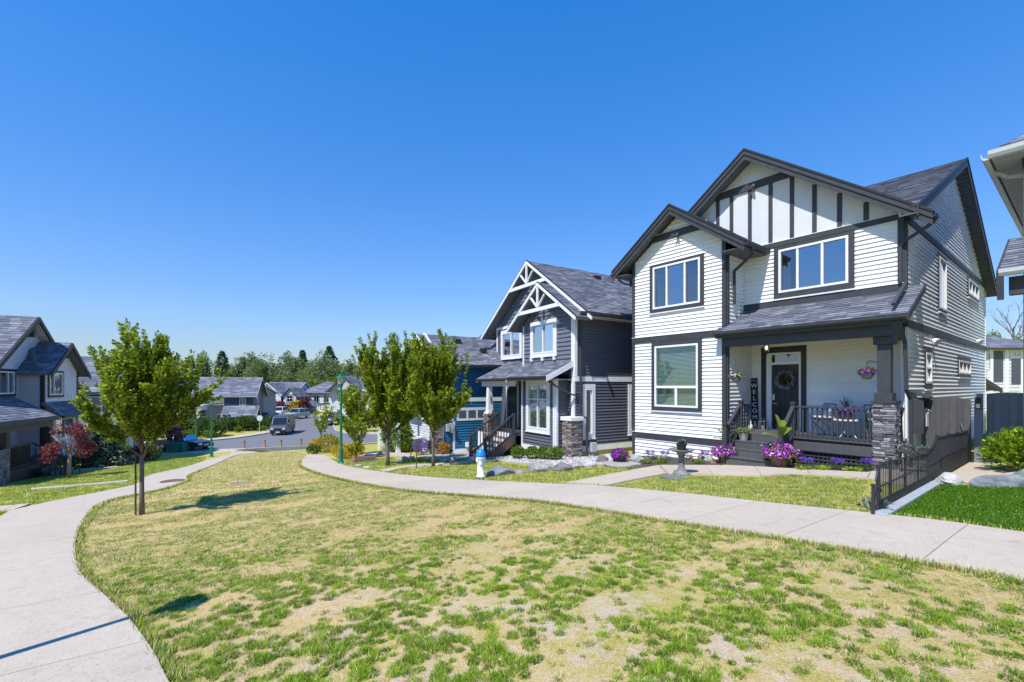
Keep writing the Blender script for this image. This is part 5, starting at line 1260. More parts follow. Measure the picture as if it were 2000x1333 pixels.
def tan_house():
    H = House('house', 'taupe and tan house beside the slate house, with small grey roof', -38.0, 66.0, -3.86, A0)
    z0 = -3.86
    box_walls(H, -40.4, -37.4, 64.5, 72, z0, .75, GREY, 'SE', {'E': [(66, 67.2, -.6, .4)]}, h=.25)
    gable_roof(H, 'a', -40.4, -37.4, 64.5, 72, .75, 1.2, .35, WTRIM, TAN)
    box_walls(H, -40.0, -37.2, 62.2, 64.5, z0, -1.55, TAN, 'SE', {'S': [(-38.3, -37.5, -3.4, -2.2)]}, h=.25)
    H.slope([(-40.2, 61.8, -1.65), (-37.0, 61.8, -1.65), (-37.0, 64.5, -.7), (-40.2, 64.5, -.7)], expo=.3, name='porch_roof')
    H.rake((-36.95, 61.8, -1.62), (-36.95, 64.5, -.67), .25, (.06, 0, 0), WTRIM)
    for x in (-36.6, -35.3): H.mb().box(x - .1, x + .1, 61.9, 62.1, z0, -1.9).build('porch_post', OFFW, H.root)
tan_house()
def gable_house_far():
    H = House('house', 'white double-gabled house with garage at end of street', -52.0, 95.0, -3.86, A0)
    R = H.root; z0 = -3.86
    box_walls(H, -53.4, -46.0, 95, 104, z0, .35, DKG, 'SE', {'S': [(-51.8, -49.2, -1.6, -.2, (1, 1, 1), (1,), WTRIM)]}, h=.3)
    gable_roof(H, 'a', -53.4, -46.4, 97, 106, .45, 2.2, .4, WTRIM, OFFW)
    gable_roof(H, 'b', -53.2, -47.8, 94.2, 100, .15, 2.3, .4, WTRIM, OFFW)
    H.wall(H.face('S', 94.2), [(-53.2, -1.9), (-47.8, -1.9), (-47.8, .15), (-53.2, .15)], [(-51.9, -49.4, -1.5, -.3)], OFFW, mode='joined', h=.3); H.window(H.face('S', 94.2), -51.9, -49.4, -1.5, -.3, cols=(1, 1, 1), casing=(.15, .15, .15, .15), cmat=DKG, sill=False)
    gable_roof(H, 'b', -47.0, -44.4, 93.6, 99, -.1, 1.5, .35, CHAR, OFFW)
    H.wall(H.face('S', 93.6), [(-47.0, -2.0), (-44.4, -2.0), (-44.4, -.1), (-47.0, -.1)], [(-46.3, -45.1, -1.5, -.1)], OFFW, mode='joined', h=.3); H.window(H.face('S', 93.6), -46.3, -45.1, -1.5, -.1, cols=(1, 1), rows=(1, 1), casing=(.15, .15, .15, .15), cmat=DKG, sill=False)
    H.mb().box(-48.0, -42.9, 92.8, 95, z0, -2.0).build('garage_front', OFFW, R)
    H.slope([(-48.4, 92.3, -2.0), (-42.6, 92.3, -2.0), (-42.6, 94, -1.5), (-48.4, 94, -1.5)], expo=.4, name='garage_roof')
    g = H.mb().box(-47.3, -43.8, 92.72, 92.8, z0, -2.35).build('garage_door', WTRIM, R)
    for i in range(4): H.mb().box(-47.1 + i * .82, -46.5 + i * .82, 92.69, 92.72, -2.75, -2.45).build('pane', GLASS, g)
    H.mb().box(-42.6, -42.2, 92.4, 92.8, z0, -2.2).build('porch_post', OFFW, R)
    gable_roof(H, 'b', -43.0, -40.6, 92.4, 96, -2.2, .9, .25, CHAR, OFFW)
gable_house_far()
def hip_house_far():
    H = House('house', 'white house with tall hipped grey roof at end of street', -42.0, 100.0, -3.86, A0)
    R = H.root; z0 = -4.1
    box_walls(H, -47.0, -37.8, 100, 110, z0, .25, OFFW, 'SE', {'S': [(-43.5, -42.4, -1.9, -.5), (-41.3, -40.3, -1.9, -.4)]}, h=.3)
    H.wall(H.face('S', 99.9), [(-44.5, -2.2), (-37.8, -2.2), (-37.8, -2.05), (-44.5, -2.05)], [], CHAR, mode=None, name='belly_band')
    for (p0, p1, q0, q1) in [(-42.0, -41.1, -3.3, -2.4), (-44.2, -43.0, -2.9, -2.5)]: H.window(H.face('S', 100.0), p0, p1, q0, q1, casing=(.1, .1, .1, .1), cmat=CHAR, sill=False, depth=.08)
    hip_roof(H, -46.6, -38.0, 100, 110, .25, 2.6, .5)
    gable_roof(H, 'b', -47.8, -44.6, 97.6, 102, -1.5, 1.7, .35, WTRIM, OFFW)
    H.mb().box(-47.8, -44.8, 98.0, 99.9, z0, -2.2).build('porch_recess', DKG, R)
    H.slope([(-48.2, 97.2, -2.1), (-43.6, 97.2, -2.1), (-43.6, 99.9, -1.3), (-48.2, 99.9, -1.3)], expo=.4, name='porch_roof')
    for x in (-47.6, -45.8, -44.2): H.mb().box(x - .15, x + .15, 97.5, 97.8, z0, -2.2).build('porch_post', OFFW, R)
hip_house_far()
def corner_house():
    H = House('house', 'grey gabled house half hidden behind the pair of street trees', -26.5, 70.0, -3.86, A0)
    z0 = -3.86
    box_walls(H, -29.5, -21.0, 74, 84, z0, 1.2, OFFW, 'SE', {'S': [(-28.3, -26.9, -.6, .7), (-25.0, -23.6, -.6, .7)]}, h=.3)
    gable_roof(H, 'b', -29.5, -24.5, 73.4, 84, 1.2, 2.2, .4, CHAR, LAV)
    gable_roof(H, 'a', -26.0, -19.0, 75, 84, 1.2, 2.0, .4, CHAR, LAV)
corner_house()
def grey_house_right():
    H = House('house', 'grey-roofed house with white wall between blue house and street', -28.0, 12.5, -2.2, -14)
    box_walls(H, -34.0, -29.0, 6.5, 17, -2.8, 2.2, LAV, 'SE', {'E': [(7.4, 8.6, -.2, 1.2), (10, 11.4, .2, 1.4)], 'S': [(-32.5, -30.5, .2, 1.6)]}, h=.13)
    gable_roof(H, 'b', -34.0, -29.0, 6.5, 17, 2.2, 2.0, .4, WTRIM, LAV, expo=.2)
    H.board(H.face('E', -29.0), 6.5, 17, -.6, -.42, 0, .04, 'belly_band', WTRIM); H.board(H.face('E', -29.0), 6.5, 6.65, -2.8, 2.2, .02, .05, 'corner_board', WTRIM)
grey_house_right()
def right_house():
    H = House('house', 'neighbouring house cut off by right edge with pale gutters and ribbed soffit', 2.0, 16.0, -.1, 0)
    R = H.root; LG = paint('pale_gutter', (.52, .53, .54), .45, .05); RIB = paint('ribbed_soffit', (.36, .37, .38), .6, .05)
    ez = 6.74
    H.slope([(-1.5, 24.5, ez + .1), (-1.5, 14.4, ez + .1), (2.5, 18.4, ez + 2.9), (2.5, 20.5, ez + 2.9)], thick=.1, expo=.2)
    H.slope([(-1.5, 14.4, ez + .1), (6.5, 14.4, ez + .1), (2.5, 18.4, ez + 2.9)], thick=.1, expo=.2)
    H.slope([(6.5, 14.4, ez + .1), (6.5, 24.5, ez + .1), (2.5, 20.5, ez + 2.9), (2.5, 18.4, ez + 2.9)], thick=.1, expo=.2, mode=None)
    H.gutter((-1.5, 24.5, ez - .06), (-1.5, 14.4, ez - .06), (-1, 0, 0), LG, .15, .12); H.gutter((-1.5, 14.4, ez - .06), (6.5, 14.4, ez - .06), (0, -1, 0), LG, .15, .12)
    m = H.mb()
    for k in range(50):
        y = 14.42 + k * .2; m.box(-1.46, -.9, y, y + .17, ez - .05, ez - .03)
    for k in range(30):
        x = -.9 + k * .2; m.box(x, x + .17, 14.42, 14.98, ez - .05, ez - .03)
    m.build('soffit_slats', RIB, R, kind='stuff')
    H.mb().box(-1.05, -.95, 14.9, 24.3, ez - .2, ez - .06).build('frieze_board', CHAR, R)
    H.mb().box(-1.02, 6.0, 14.9, 15.0, ez - .2, ez - .06).build('frieze_board', CHAR, R)
    H.wall(H.face('W', -.98), [(15.0, -.3), (24.2, -.3), (24.2, 6.6), (15.0, 6.6)], [], siding_mat('pale_siding', (.62, .63, .65)), mode='joined', h=.14, lip=.025)
    H.wall(H.face('S', 15.0), [(-.98, -.3), (6.0, -.3), (6.0, 6.6), (-.98, 6.6)], [(1, 3, 4.2, 5.6)], MATS['pale_siding'], mode='joined', h=.14); H.window(H.face('S', 15.0), 1, 3, 4.2, 5.6, cols=(1, 1), casing=(.1, .1, .1, .1))
    H.pipe([(-1.52, 15.4, 6.7), (-1.3, 15.4, 6.5), (-1.02, 15.4, 6.45), (-1.02, 15.4, 0)], 'downspout', .08, LG)
    # porch roof
    H.slope([(-1.22, 13.1, 3.98), (5, 13.1, 3.98), (5, 14.98, 4.98), (-1.22, 14.98, 4.98)], thick=.1, expo=.16, seed=111, name='porch_roof', mode='joined')
    H.gutter((-1.22, 13.1, 3.86), (5, 13.1, 3.86), (0, -1, 0), LG, .13, .12); H.rake((-1.22, 13.08, 3.98), (-1.22, 14.98, 4.98), .2, (-.04, 0, 0), CHAR); H.pipe([(-1.2, 13.05, 3.9), (-1.2, 13.1, 3.4)], 'downspout', .09, CHAR)
    H.mb().bar((-.82, 13.15, 4.10), (-.82, 14.9, 5.02), .12, .06).build('ridge_vent', CHAR, R)
    H.mb().box(-1.1, 4.9, 13.2, 13.4, 3.5, 3.85).build('porch_beam', CHAR, R); H.mb().box(4.5, 4.8, 13.2, 13.5, -.2, 3.5).build('porch_post', CHAR, R); H.mb().box(-.6, -.3, 13.2, 13.5, -.2, 3.5).build('porch_post', CHAR, R)
right_house()
def back_right_house():
    H = House('house', 'grey hipped-roof house with white pilasters behind the garden gates', 43.0, 40.0, -.3, A0)
    R = H.root
    box_walls(H, 39.5, 47.5, 40, 48, -.5, 5.05, OFFW, 'SE', {}, h=.3)
    F = H.face('S', 40.0)
    for (p0, p1, q0, q1) in [(42.2, 43.1, 3.1, 4.8), (43.85, 44.7, 2.9, 4.1)]: H.board(F, p0, p1, q0 - 1.0, q1, .0, .05, 'wall_panel', DKG)
    for (p0, p1, q0, q1, c) in [(41.2, 41.95, 3.2, 4.6, (1,)), (43.9, 44.6, 4.3, 4.8, (1, 1))]: H.window(F, p0, p1, q0, q1, cols=c, casing=(.12, .12, .12, .12), cmat=WTRIM, sill=False, depth=.09)
    for x in (42.05, 43.4, 44.8): H.board(F, x - .16, x + .16, .5, 5.0, .0, .09, 'pilaster', WTRIM)
    hip_roof(H, 39.5, 47.5, 40, 48, 5.05, 1.9, .5)
back_right_house()
def garage_right():
    H = House('garage', 'small grey-roofed garage behind the dark garden gate', 26.0, 25.0, -.3, A0, 'garage')
    R = H.root
    box_walls(H, 24.2, 26.4, 26, 30, -.4, 1.75, OFFW, 'SE', {}, h=.14)
    H.slope([(26.9, 25.0, 1.55), (26.9, 30.4, 1.55), (24.6, 30.4, 3.0), (24.6, 25.0, 3.0)], thick=.12, expo=.2); H.slope([(22.3, 30.4, 1.55), (22.3, 25.0, 1.55), (24.6, 25.0, 3.0), (24.6, 30.4, 3.0)], thick=.12, expo=.2)
    for sg in (-1, 1): H.rake((24.6 + sg * 2.3, 25.0, 1.57), (24.6, 25.0, 3.02), .26, (0, -.05, 0), CHAR)
    H.mb().box(25.4, 25.6, 25.2, 25.4, -.4, 2.2).build('post', DARK, R)
garage_right()
# ------------------------------------------------------------------ vegetation
def leaf_quads(base, tip, side, width, fold=.25, nrm=None):
    """folded lance-shaped leaves: base, left, tip, right"""
    mid = base * .55 + tip * .45
    up = np.cross(tip - base, side); up /= np.maximum(1e-6, np.linalg.norm(up, axis=1))[:, None]
    w = width[:, None]
    L = mid + side * w + up * w * fold; Rr = mid - side * w + up * w * fold
    v = np.stack([base, L, tip, Rr], 1).reshape(-1, 3)
    f = np.arange(len(base) * 4).reshape(-1, 4)
    return v, f
def unit(a): return a / np.maximum(1e-9, np.linalg.norm(a, axis=-1))[..., None]
class Crown:
    def __init__(s, seed): s.rs = np.random.RandomState(seed); s.v = []; s.n = 0; s.br = MB()
    def shoot(s, p0, d, length, n, leaf, wr, bend=.25, t0=0.0, r0=.006, wood=True, spread=.9):
        """a twig that curves upward with leaves set along it; returns points along it"""
        rs = s.rs; p = np.array(p0, float); d = np.array(d, float); pts = [p.copy()]; seg = 6
        for i in range(seg):
            d = d + np.array([0, 0, bend / seg]) + rs.normal(0, .05, 3); d /= np.linalg.norm(d); p = p + d * length / seg; pts.append(p.copy())
        pts = np.array(pts)
        if n:
            t = rs.uniform(t0, 1, n) * (seg - 1e-3); i = t.astype(int); fr = (t - i)[:, None]
            b = pts[i] * (1 - fr) + pts[i + 1] * fr; dd = unit(pts[i + 1] - pts[i])
            rv = unit(rs.normal(0, 1, (n, 3))); out = unit(rv - dd * (rv * dd).sum(1)[:, None])
            ld = unit(out * spread + dd * .7 + np.array([0, 0, -.12]) + rs.normal(0, .12, (n, 3)))
            ln = leaf * rs.uniform(.65, 1.2, n)
            sd = unit(np.cross(ld, rs.normal(0, 1, (n, 3)) * .5 + np.array([0, 0, 1.0])))
            v, f = leaf_quads(b + out * .008, b + ld * ln[:, None], sd, ln * wr)
            s.v.append(v)
        if wood: s.br.tube([tuple(q) for q in pts[::2]], [r0, r0 * .7, r0 * .5, r0 * .25][:len(pts[::2])], 5)
        return pts
    def blob(s, c, r, n, leaf, wr, shell=.55, zcut=None, up=.3):
        """leaves through an ellipsoid, denser to the outside"""
        rs = s.rs; u = unit(rs.normal(0, 1, (n, 3))); rad = rs.uniform(shell, 1.0, n) ** .6
        p = np.array(c) + u * rad[:, None] * np.array(r)
        ld = unit(u * .6 + rs.normal(0, .6, (n, 3)) + np.array([0, 0, up])); ln = leaf * rs.uniform(.6, 1.3, n)
        sd = unit(np.cross(ld, rs.normal(0, 1, (n, 3))))
        v, f = leaf_quads(p, p + ld * ln[:, None], sd, ln * wr, .15); s.v.append(v)
    def mesh(s, name, mat):
        v = np.concatenate(s.v); return np_mesh(name, v, np.arange(len(v)).reshape(-1, 4), mat)
BARK = island_mat('bark', [(0, (.13, .10, .085)), (1, (.19, .155, .13))], .95, 1.0, 45)
L_HORN = leaf_mat('hornbeam_leaf', (.075, .13, .008), (.21, .31, .015), (.46, .53, .034))
L_DEC = leaf_mat('broadleaf', (.075, .12, .045), (.165, .235, .085), (.30, .38, .15))
L_CON = leaf_mat('conifer_needles', (.045, .085, .055), (.095, .16, .095), (.17, .25, .14), .15)
L_RED = leaf_mat('red_maple_leaf', (.075, .035, .032), (.17, .055, .055), (.42, .09, .11))
L_MAR = leaf_mat('maroon_leaf', (.055, .018, .028), (.14, .035, .055), (.28, .10, .13))
L_SHR = leaf_mat('shrub_leaf', (.045, .095, .010), (.12, .22, .018), (.27, .38, .04))
L_DSH = leaf_mat('dark_shrub_leaf', (.028, .060, .012), (.068, .13, .020), (.14, .22, .04))
L_YEL = leaf_mat('yellow_flower', (.24, .20, .02), (.55, .40, .02), (.80, .55, .03))
L_YEL2 = leaf_mat('golden_leaf', (.16, .16, .02), (.38, .34, .03), (.60, .50, .05))
L_ORG = leaf_mat('orange_foliage', (.22, .12, .02), (.45, .25, .04), (.62, .38, .07))
L_LAV = leaf_mat('lavender_flower', (.10, .07, .22), (.20, .14, .42), (.34, .26, .60))
L_JUN = leaf_mat('juniper_leaf', (.09, .15, .006), (.24, .40, .014), (.46, .62, .05))
L_SIL = leaf_mat('silver_foliage', (.08, .12, .09), (.17, .23, .18), (.30, .36, .30))

def vase_tree(name, label, loc, height, clear, spread, seed, leaf=.085, limbs=15, shoots=13, lpm=60, trunk_r=.055, group=None, lean=(0, 0), top_bias=1.0):
    """upright street tree: steep limbs from one fork, leafy shoots pointing up"""
    root = thing(name, label, 'tree', loc, 0, group)
    c = Crown(seed); rs = c.rs; hz = height - clear
    tp = [(0, 0, -.1), (lean[0] * .3 + .01, lean[1] * .3, clear * .35), (lean[0] * .6 - .015, lean[1] * .6, clear * .7), (lean[0], lean[1], clear * 1.02)]
    m = MB(); m.tube(tp, [trunk_r * 1.35, trunk_r, trunk_r * .92, trunk_r * .9], 10); 
    fork = np.array([lean[0], lean[1], clear])
    for k in range(limbs):
        az = 2 * math.pi * (k * .382 + rs.uniform(-.03, .03)) + .4; q = (k + .5) / limbs
        el = math.radians(24 + 60 * (1 - q) ** .75); ln = (hz * .98 if el > 1.0 else spread * 1.12) * rs.uniform(.82, 1.05)
        ln = min(ln, 1.15 * math.hypot(spread, hz * .7)); d = np.array([math.cos(az) * math.cos(el), math.sin(az) * math.cos(el), math.sin(el)])
        p0 = fork + np.array([0, 0, rs.uniform(-.12, .25)])
        pts = c.shoot(p0, d, ln, int(ln * lpm * 1.1), leaf, .30, bend=.45, t0=.16, r0=trunk_r * .34)
        for j in range(shoots):
            t = rs.uniform(.22, .98) * 5.99; i = int(t); b = pts[i] + (pts[i + 1] - pts[i]) * (t - i)
            dd = unit(pts[i + 1] - pts[i]); o = rs.normal(0, 1, 3); o[2] = abs(o[2]) * .6 + .35 * top_bias
            nd = unit(dd * .75 + unit(o) * .75); sl = ln * rs.uniform(.22, .46) * (1.15 - .5 * t / 6)
            p2 = c.shoot(b, nd, sl, int(sl * lpm * 1.5), leaf, .30, bend=.5, t0=.05, r0=.008)
            if rs.rand() < .6:
                b2 = p2[2]; c.shoot(b2, unit(nd + rs.normal(0, .5, 3)), sl * .6, int(sl * lpm), leaf, .30, bend=.4, r0=.005, wood=False)
    # slim leaders standing clear of the crown
    for k in range(int(limbs * .9)):
        az = rs.uniform(0, 6.28); rr = spread * .72 * math.sqrt(rs.uniform(0, 1)); zz = clear + hz * (.80 - .32 * (rr / spread) ** 2)
        sl = hz * rs.uniform(.16, .30); c.shoot((fork[0] + rr * math.cos(az), fork[1] + rr * math.sin(az), zz), (math.cos(az) * .22, math.sin(az) * .22, 1), sl, int(sl * lpm * 1.5), leaf * .95, .30, bend=.2, r0=.007, spread=.8)
    tr = m.build('trunk', BARK, root, smooth=True)
    c.br.build('branches', BARK, root, smooth=True, kind='stuff')
    obj('crown', c.mesh('crown', L_HORN), root)
    return root
def stake(root_loc, off, h, label):
    o = MB().cyl((0, 0, -.1), (0, 0, h), .018, n=6).build('tree_stake', paint('stake_wood', (.09, .07, .055), .9, .2), None, loc=(root_loc[0] + off[0], root_loc[1] + off[1], gz(root_loc[0] + off[0])))
    tag(o, label, 'stake')
def gp(px, py): g = G(px, py); return (g[0], g[1], g[2])
lt = gp(277, 1006)
vase_tree('street_tree', 'near leafy tree with slim trunk and two low reaching branches, beside left walkway', lt, 3.35, 1.2, 1.5, 5, .074, 19, 18, 108, .042)
stake(lt, (-.03 - .06, -.10), 1.25, 'thin dark stake beside the near left tree trunk')
t2 = gp(757, 910); vase_tree('street_tree', 'leafy street tree just right of the green lamp post', t2, 4.15, 1.1, 1.65, 8, .09, 22, 18, 92, .065, 'street trees by the right walkway')
stake(t2, (.35, .75), .95, 'thin stake right of the street tree nearest the lamp post')
t3 = gp(846, 912); vase_tree('street_tree', 'leafy street tree in front of the blue house', t3, 4.05, 1.15, 1.65, 12, .088, 22, 18, 94, .052, 'street trees by the right walkway')
stake(t3, (-.25, -.5), .9, 'left of two stakes by the tree in front of blue house'); stake(t3, (.2, .55), .9, 'right of two stakes by the tree in front of blue house')
t4 = gp(692, 889); vase_tree('street_tree', 'bushy street tree directly behind the green lamp post', t4, 3.3, .8, 1.15, 15, .12, 13, 13, 46, .07, 'street trees by the right walkway')
t5 = gp(627, 884); vase_tree('young_tree', 'small young tree standing in yellow-flowered bed at path end', t5, 2.35, 1.0, .95, 17, .13, 7, 5, 26, .035)

def maple(name, label, loc, h, clear, rx, mat, seed, n=5200, leaf=.09, cat='tree'):
    root = thing(name, label, cat, loc); c = Crown(seed); rs = c.rs
    m = MB(); m.tube([(0, 0, -.1), (.03, 0, clear * .5), (.02, .03, clear)], [.075, .06, .05], 8)
    for k in range(6):
        az = k * 1.05 + .3; m.tube([(.02, .03, clear * .92), (rx * .4 * math.cos(az), rx * .4 * math.sin(az), clear + (h - clear) * .35), (rx * .75 * math.cos(az), rx * .75 * math.sin(az), clear + (h - clear) * .55)], [.035, .022, .01], 6)
    m.build('trunk', paint('pale_bark', (.30, .25, .22), .9, .2, 20, .5, 50), root, smooth=True)
    for k in range(26):
        az = rs.uniform(0, 6.28); rr = rx * math.sqrt(rs.uniform(.02, .9)); z = clear + (h - clear) * (.95 - .75 * (rr / rx) ** 2) - rs.uniform(0, .25) * (h - clear) + (.0 if rr < rx * .6 else -.25)
        c.blob((rr * math.cos(az), rr * math.sin(az), z), (rx * .36, rx * .36, (h - clear) * .15), n // 26, leaf, .32, .2, up=-.4)
    obj('crown', c.mesh('crown', mat), root); return root
maple('red_maple', 'small dark red japanese maple with pale trunk, before lilac-grey house', gp(135, 934), 2.25, .95, .68, L_RED, 22, 3600, .075)
maple('maroon_tree', 'maroon-leaved tree beside the parked convertible', gp(302, 884), 3.1, 1.35, 1.7, L_MAR, 23, 5200, .16)
maple('maroon_tree', 'maroon tree in front of the white double-gabled far house', at(521, 815, 88)[:2] + (ZR,), 3.6, 1.2, 3.6, L_MAR, 24, 3600, .45)
maple('maroon_shrub', 'round maroon shrub before the far hipped-roof house', at(590, 812, 92)[:2] + (ZR,), 3.4, .3, 1.7, L_MAR, 25, 1800, .35, 'shrub')
maple('yellow_shrub', 'bright yellow-green shrub next to the round maroon shrub', at(578, 812, 91)[:2] + (ZR,), 3.0, .2, 1.5, L_YEL, 26, 1500, .35, 'shrub')
maple('red_shrub', 'small red shrub on the verge across the cross street', at(715, 838, 56)[:2] + (ZR,), 2.6, .5, 1.4, L_MAR, 27, 1500, .22, 'shrub')

def conifer(name, label, loc, h, r, seed, n=3200, leaf=.3, mat=None, bare=.08, group=None, scale_leaf=1.0):
    root = thing(name, label, 'tree', loc, 0, group); c = Crown(seed); rs = c.rs
    MB().tube([(0, 0, -.2), (0, 0, h * .55), (0, 0, h * .99)], [h * .018, h * .011, h * .002], 7).build('trunk', BARK, root, smooth=True)
    t = rs.uniform(0, 1, n) ** .75; z = h * (bare + (1 - bare) * t); lev = np.floor(z / (h * .055)) * h * .055; 
    R = r * (1 - t) ** .85 * (0.65 + .45 * np.sin(lev * 7.3 + 1) ** 2); az = np.round(rs.uniform(0, 6.28, n) / .42) * .42 + rs.normal(0, .10, n) + lev * 2.1
    q = rs.uniform(.15, 1, n) ** .6; rad = R * q
    p = np.stack([rad * np.cos(az), rad * np.sin(az), z - .35 * rad * .6], 1); out = np.stack([np.cos(az), np.sin(az), np.full(n, -.35)], 1)
    ld = unit(out + rs.normal(0, .35, (n, 3))); ln = leaf * rs.uniform(.6, 1.3, n) * (.5 + .6 * (1 - t)); sd = unit(np.cross(ld, rs.normal(0, .6, (n, 3)) + np.array([0, 0, 1.0])))
    v, f = leaf_quads(p, p + ld * ln[:, None], sd, ln * .28, .1); c.v.append(v)
    obj('crown', c.mesh('crown', mat or L_CON), root); return root
conifer('spruce', 'drooping blue-green spruce between left houses and walkway', gp(207, 912), 2.7, 1.0, 31, 4200, .20, L_CON, .04)

# ---- tree line behind the far houses
ORD = ['first', 'second', 'third', 'fourth', 'fifth', 'sixth', 'seventh', 'eighth', 'ninth', 'tenth', 'eleventh', 'twelfth', 'thirteenth', 'fourteenth', 'fifteenth', 'sixteenth', 'seventeenth', 'eighteenth', 'nineteenth', 'twentieth', 'twenty-first', 'twenty-second', 'twenty-third', 'twenty-fourth']
VAR = []
def far_variant(seed, h, r, n, mat, lobes):
    c = Crown(seed); rs = c.rs
    for k in range(lobes):
        u = unit(rs.normal(0, 1, 3)); q = rs.uniform(.25, .95); zc = h * .56 + u[2] * h * .40 * q
        w = max(.35, 1 - abs(zc / h - .5) * 1.15)
        s = rs.uniform(.13, .30); c.blob((u[0] * r * .78 * q * w, u[1] * r * .78 * q * w, zc), (r * s, r * s, h * s * .50), n // lobes, h * .026, .34, .25, up=.3)
    b = MB(); b.tube([(0, 0, -.5), (0, 0, h * .4), (.2, .1, h * .8)], [h * .022, h * .017, h * .006], 7)
    for k in range(5): az = k * 1.3; b.tube([(0, 0, h * (.25 + .06 * k)), (r * .6 * math.cos(az), r * .6 * math.sin(az), h * (.5 + .06 * k))], [h * .009, h * .003], 5)
    return c.mesh('crown', mat), b.mesh('trunk', BARK, True)
for sd, hh, rr, lb in ((41, 10, 4.2, 34), (42, 10, 3.6, 40), (43, 10, 4.8, 38), (44, 10, 3.1, 36)): VAR.append(far_variant(sd, hh, rr, 7000, L_DEC, lb))
rnd = random.Random(9)
# px of the stem, px row of the top, distance, kind ('d0'.. broadleaf, 'c' conifer), width factor
LINE = [(238, 722, 120, 'd1', 1.1), (262, 716, 122, 'd0', 1.1), (292, 720, 125, 'd2', 1.0), (322, 712, 122, 'd1', 1.1), (350, 706, 126, 'd3', 1.1), (372, 696, 125, 'c', 1.0), (395, 694, 130, 'd3', .8), (434, 686, 118, 'c', .9), (458, 714, 128, 'd1', 1.0), (474, 704, 130, 'd0', .9), (492, 695, 132, 'd3', 1.1), (505, 708, 122, 'd3', .9), (524, 696, 124, 'd2', .95), (545, 712, 130, 'd1', .9), (561, 694, 134, 'd3', .9), (578, 704, 126, 'd0', .85), (591, 684, 138, 'c', .8), (606, 706, 126, 'd1', 1.0), (626, 690, 120, 'd2', .8), (643, 676, 128, 'c', 1.25), (660, 715, 122, 'd1', 1.0), (683, 708, 134, 'd3', .9), (702, 712, 130, 'd0', .85)]
for i, (px, py, d, kd, wf) in enumerate(LINE):
    p = at(px, py, d); h = p[2] - ZR; loc = (p[0], p[1], ZR)
    if kd == 'c':
        conifer('conifer', 'pointed conifer, %s tree from left in tree line behind far houses' % ORD[i], loc, h, h * .33 * wf, 300 + i, 2000, h * .085, group='tree line behind the far houses')
    else:
        root = thing('broadleaf_tree', 'broadleaf tree, %s from left in tree line behind far houses' % ORD[i], 'tree', loc, rnd.uniform(0, 6.28), 'tree line behind the far houses')
        cm, tm = VAR[int(kd[1])]; s = h / 9.1; sx = s * wf * rnd.uniform(1.05, 1.3)
        obj('crown', cm, root, sc=(sx, sx, s)); obj('trunk', tm, root, sc=(s, s, s))
# lighter bushes at the wood's foot
for i, (px, py, d, lab) in enumerate([(600, 736, 112, 'pale green bush rising between the two far white houses'), (668, 730, 112, 'yellow-green bushy tree right of the far hipped roof'), (648, 742, 114, 'yellow-green bushy tree left of the lamp head')]):
    p = at(px, py, d); h = p[2] - ZR; root = thing('bushy_tree', lab, 'tree', (p[0], p[1], ZR)); c = Crown(350 + i)
    for k in range(12): u = unit(c.rs.normal(0, 1, 3)); c.blob((u[0] * h * .3, u[1] * h * .3, h * .55 + u[2] * h * .3), (h * .22, h * .22, h * .15), 160, h * .05, .34, .4)
    obj('crown', c.mesh('crown', L_SHR), root); MB().cyl((0, 0, -.3), (0, 0, h * .6), h * .03, h * .01, 7).build('trunk', BARK, root)
# trees at the right, over the roofs
for i, (px, py, d, kd, lab) in enumerate([(1932, 640, 55, 1, 'rounded tree top over the roof behind the white house'), (1990, 652, 56, 3, 'leafy tree below the bare branches at right')]):
    p = at(px, py, d); h = p[2] + .3; root = thing('broadleaf_tree', lab, 'tree', (p[0], p[1], -.3)); cm, tm = VAR[kd]; s = h / 9.8
    obj('crown', cm, root, sc=(s * .6, s * .6, s)); obj('trunk', tm, root, sc=(s, s, s))
def bare_tree():
    p = at(1979, 596, 48); h = p[2] + .3; root = thing('bare_tree', 'bare leafless tree rising over the roof at right', 'tree', (p[0], p[1], -.3)); m = MB(); rs = random.Random(4)
    m.tube([(0, 0, 0), (.05, 0, h * .55), (0, .1, h * .78)], [.16, .10, .07], 7)
    def br(p0, d, ln, r, lev):
        p1 = p0 + d * ln; m.tube([tuple(p0), tuple(p0.lerp(p1, .5) + Vector((0, 0, .03))), tuple(p1)], [r, r * .8, r * .45], 5)
        if lev < 3:
            for k in range(3):
                q = p0.lerp(p1, rs.uniform(.35, 1)); dd = (d + Vector((rs.uniform(-.6, .6), rs.uniform(-.6, .6), rs.uniform(.0, .5)))).normalized(); br(q, dd, ln * rs.uniform(.45, .7), r * .5, lev + 1)
    for k in range(6):
        az = k * 1.07; br(Vector((0, 0, h * (.60 + .03 * k))), Vector((math.cos(az) * .55, math.sin(az) * .55, .8)).normalized(), h * .2, .045, 0)
    m.build('branches', paint('dead_wood', (.16, .14, .14), .9, .2), root)
bare_tree()

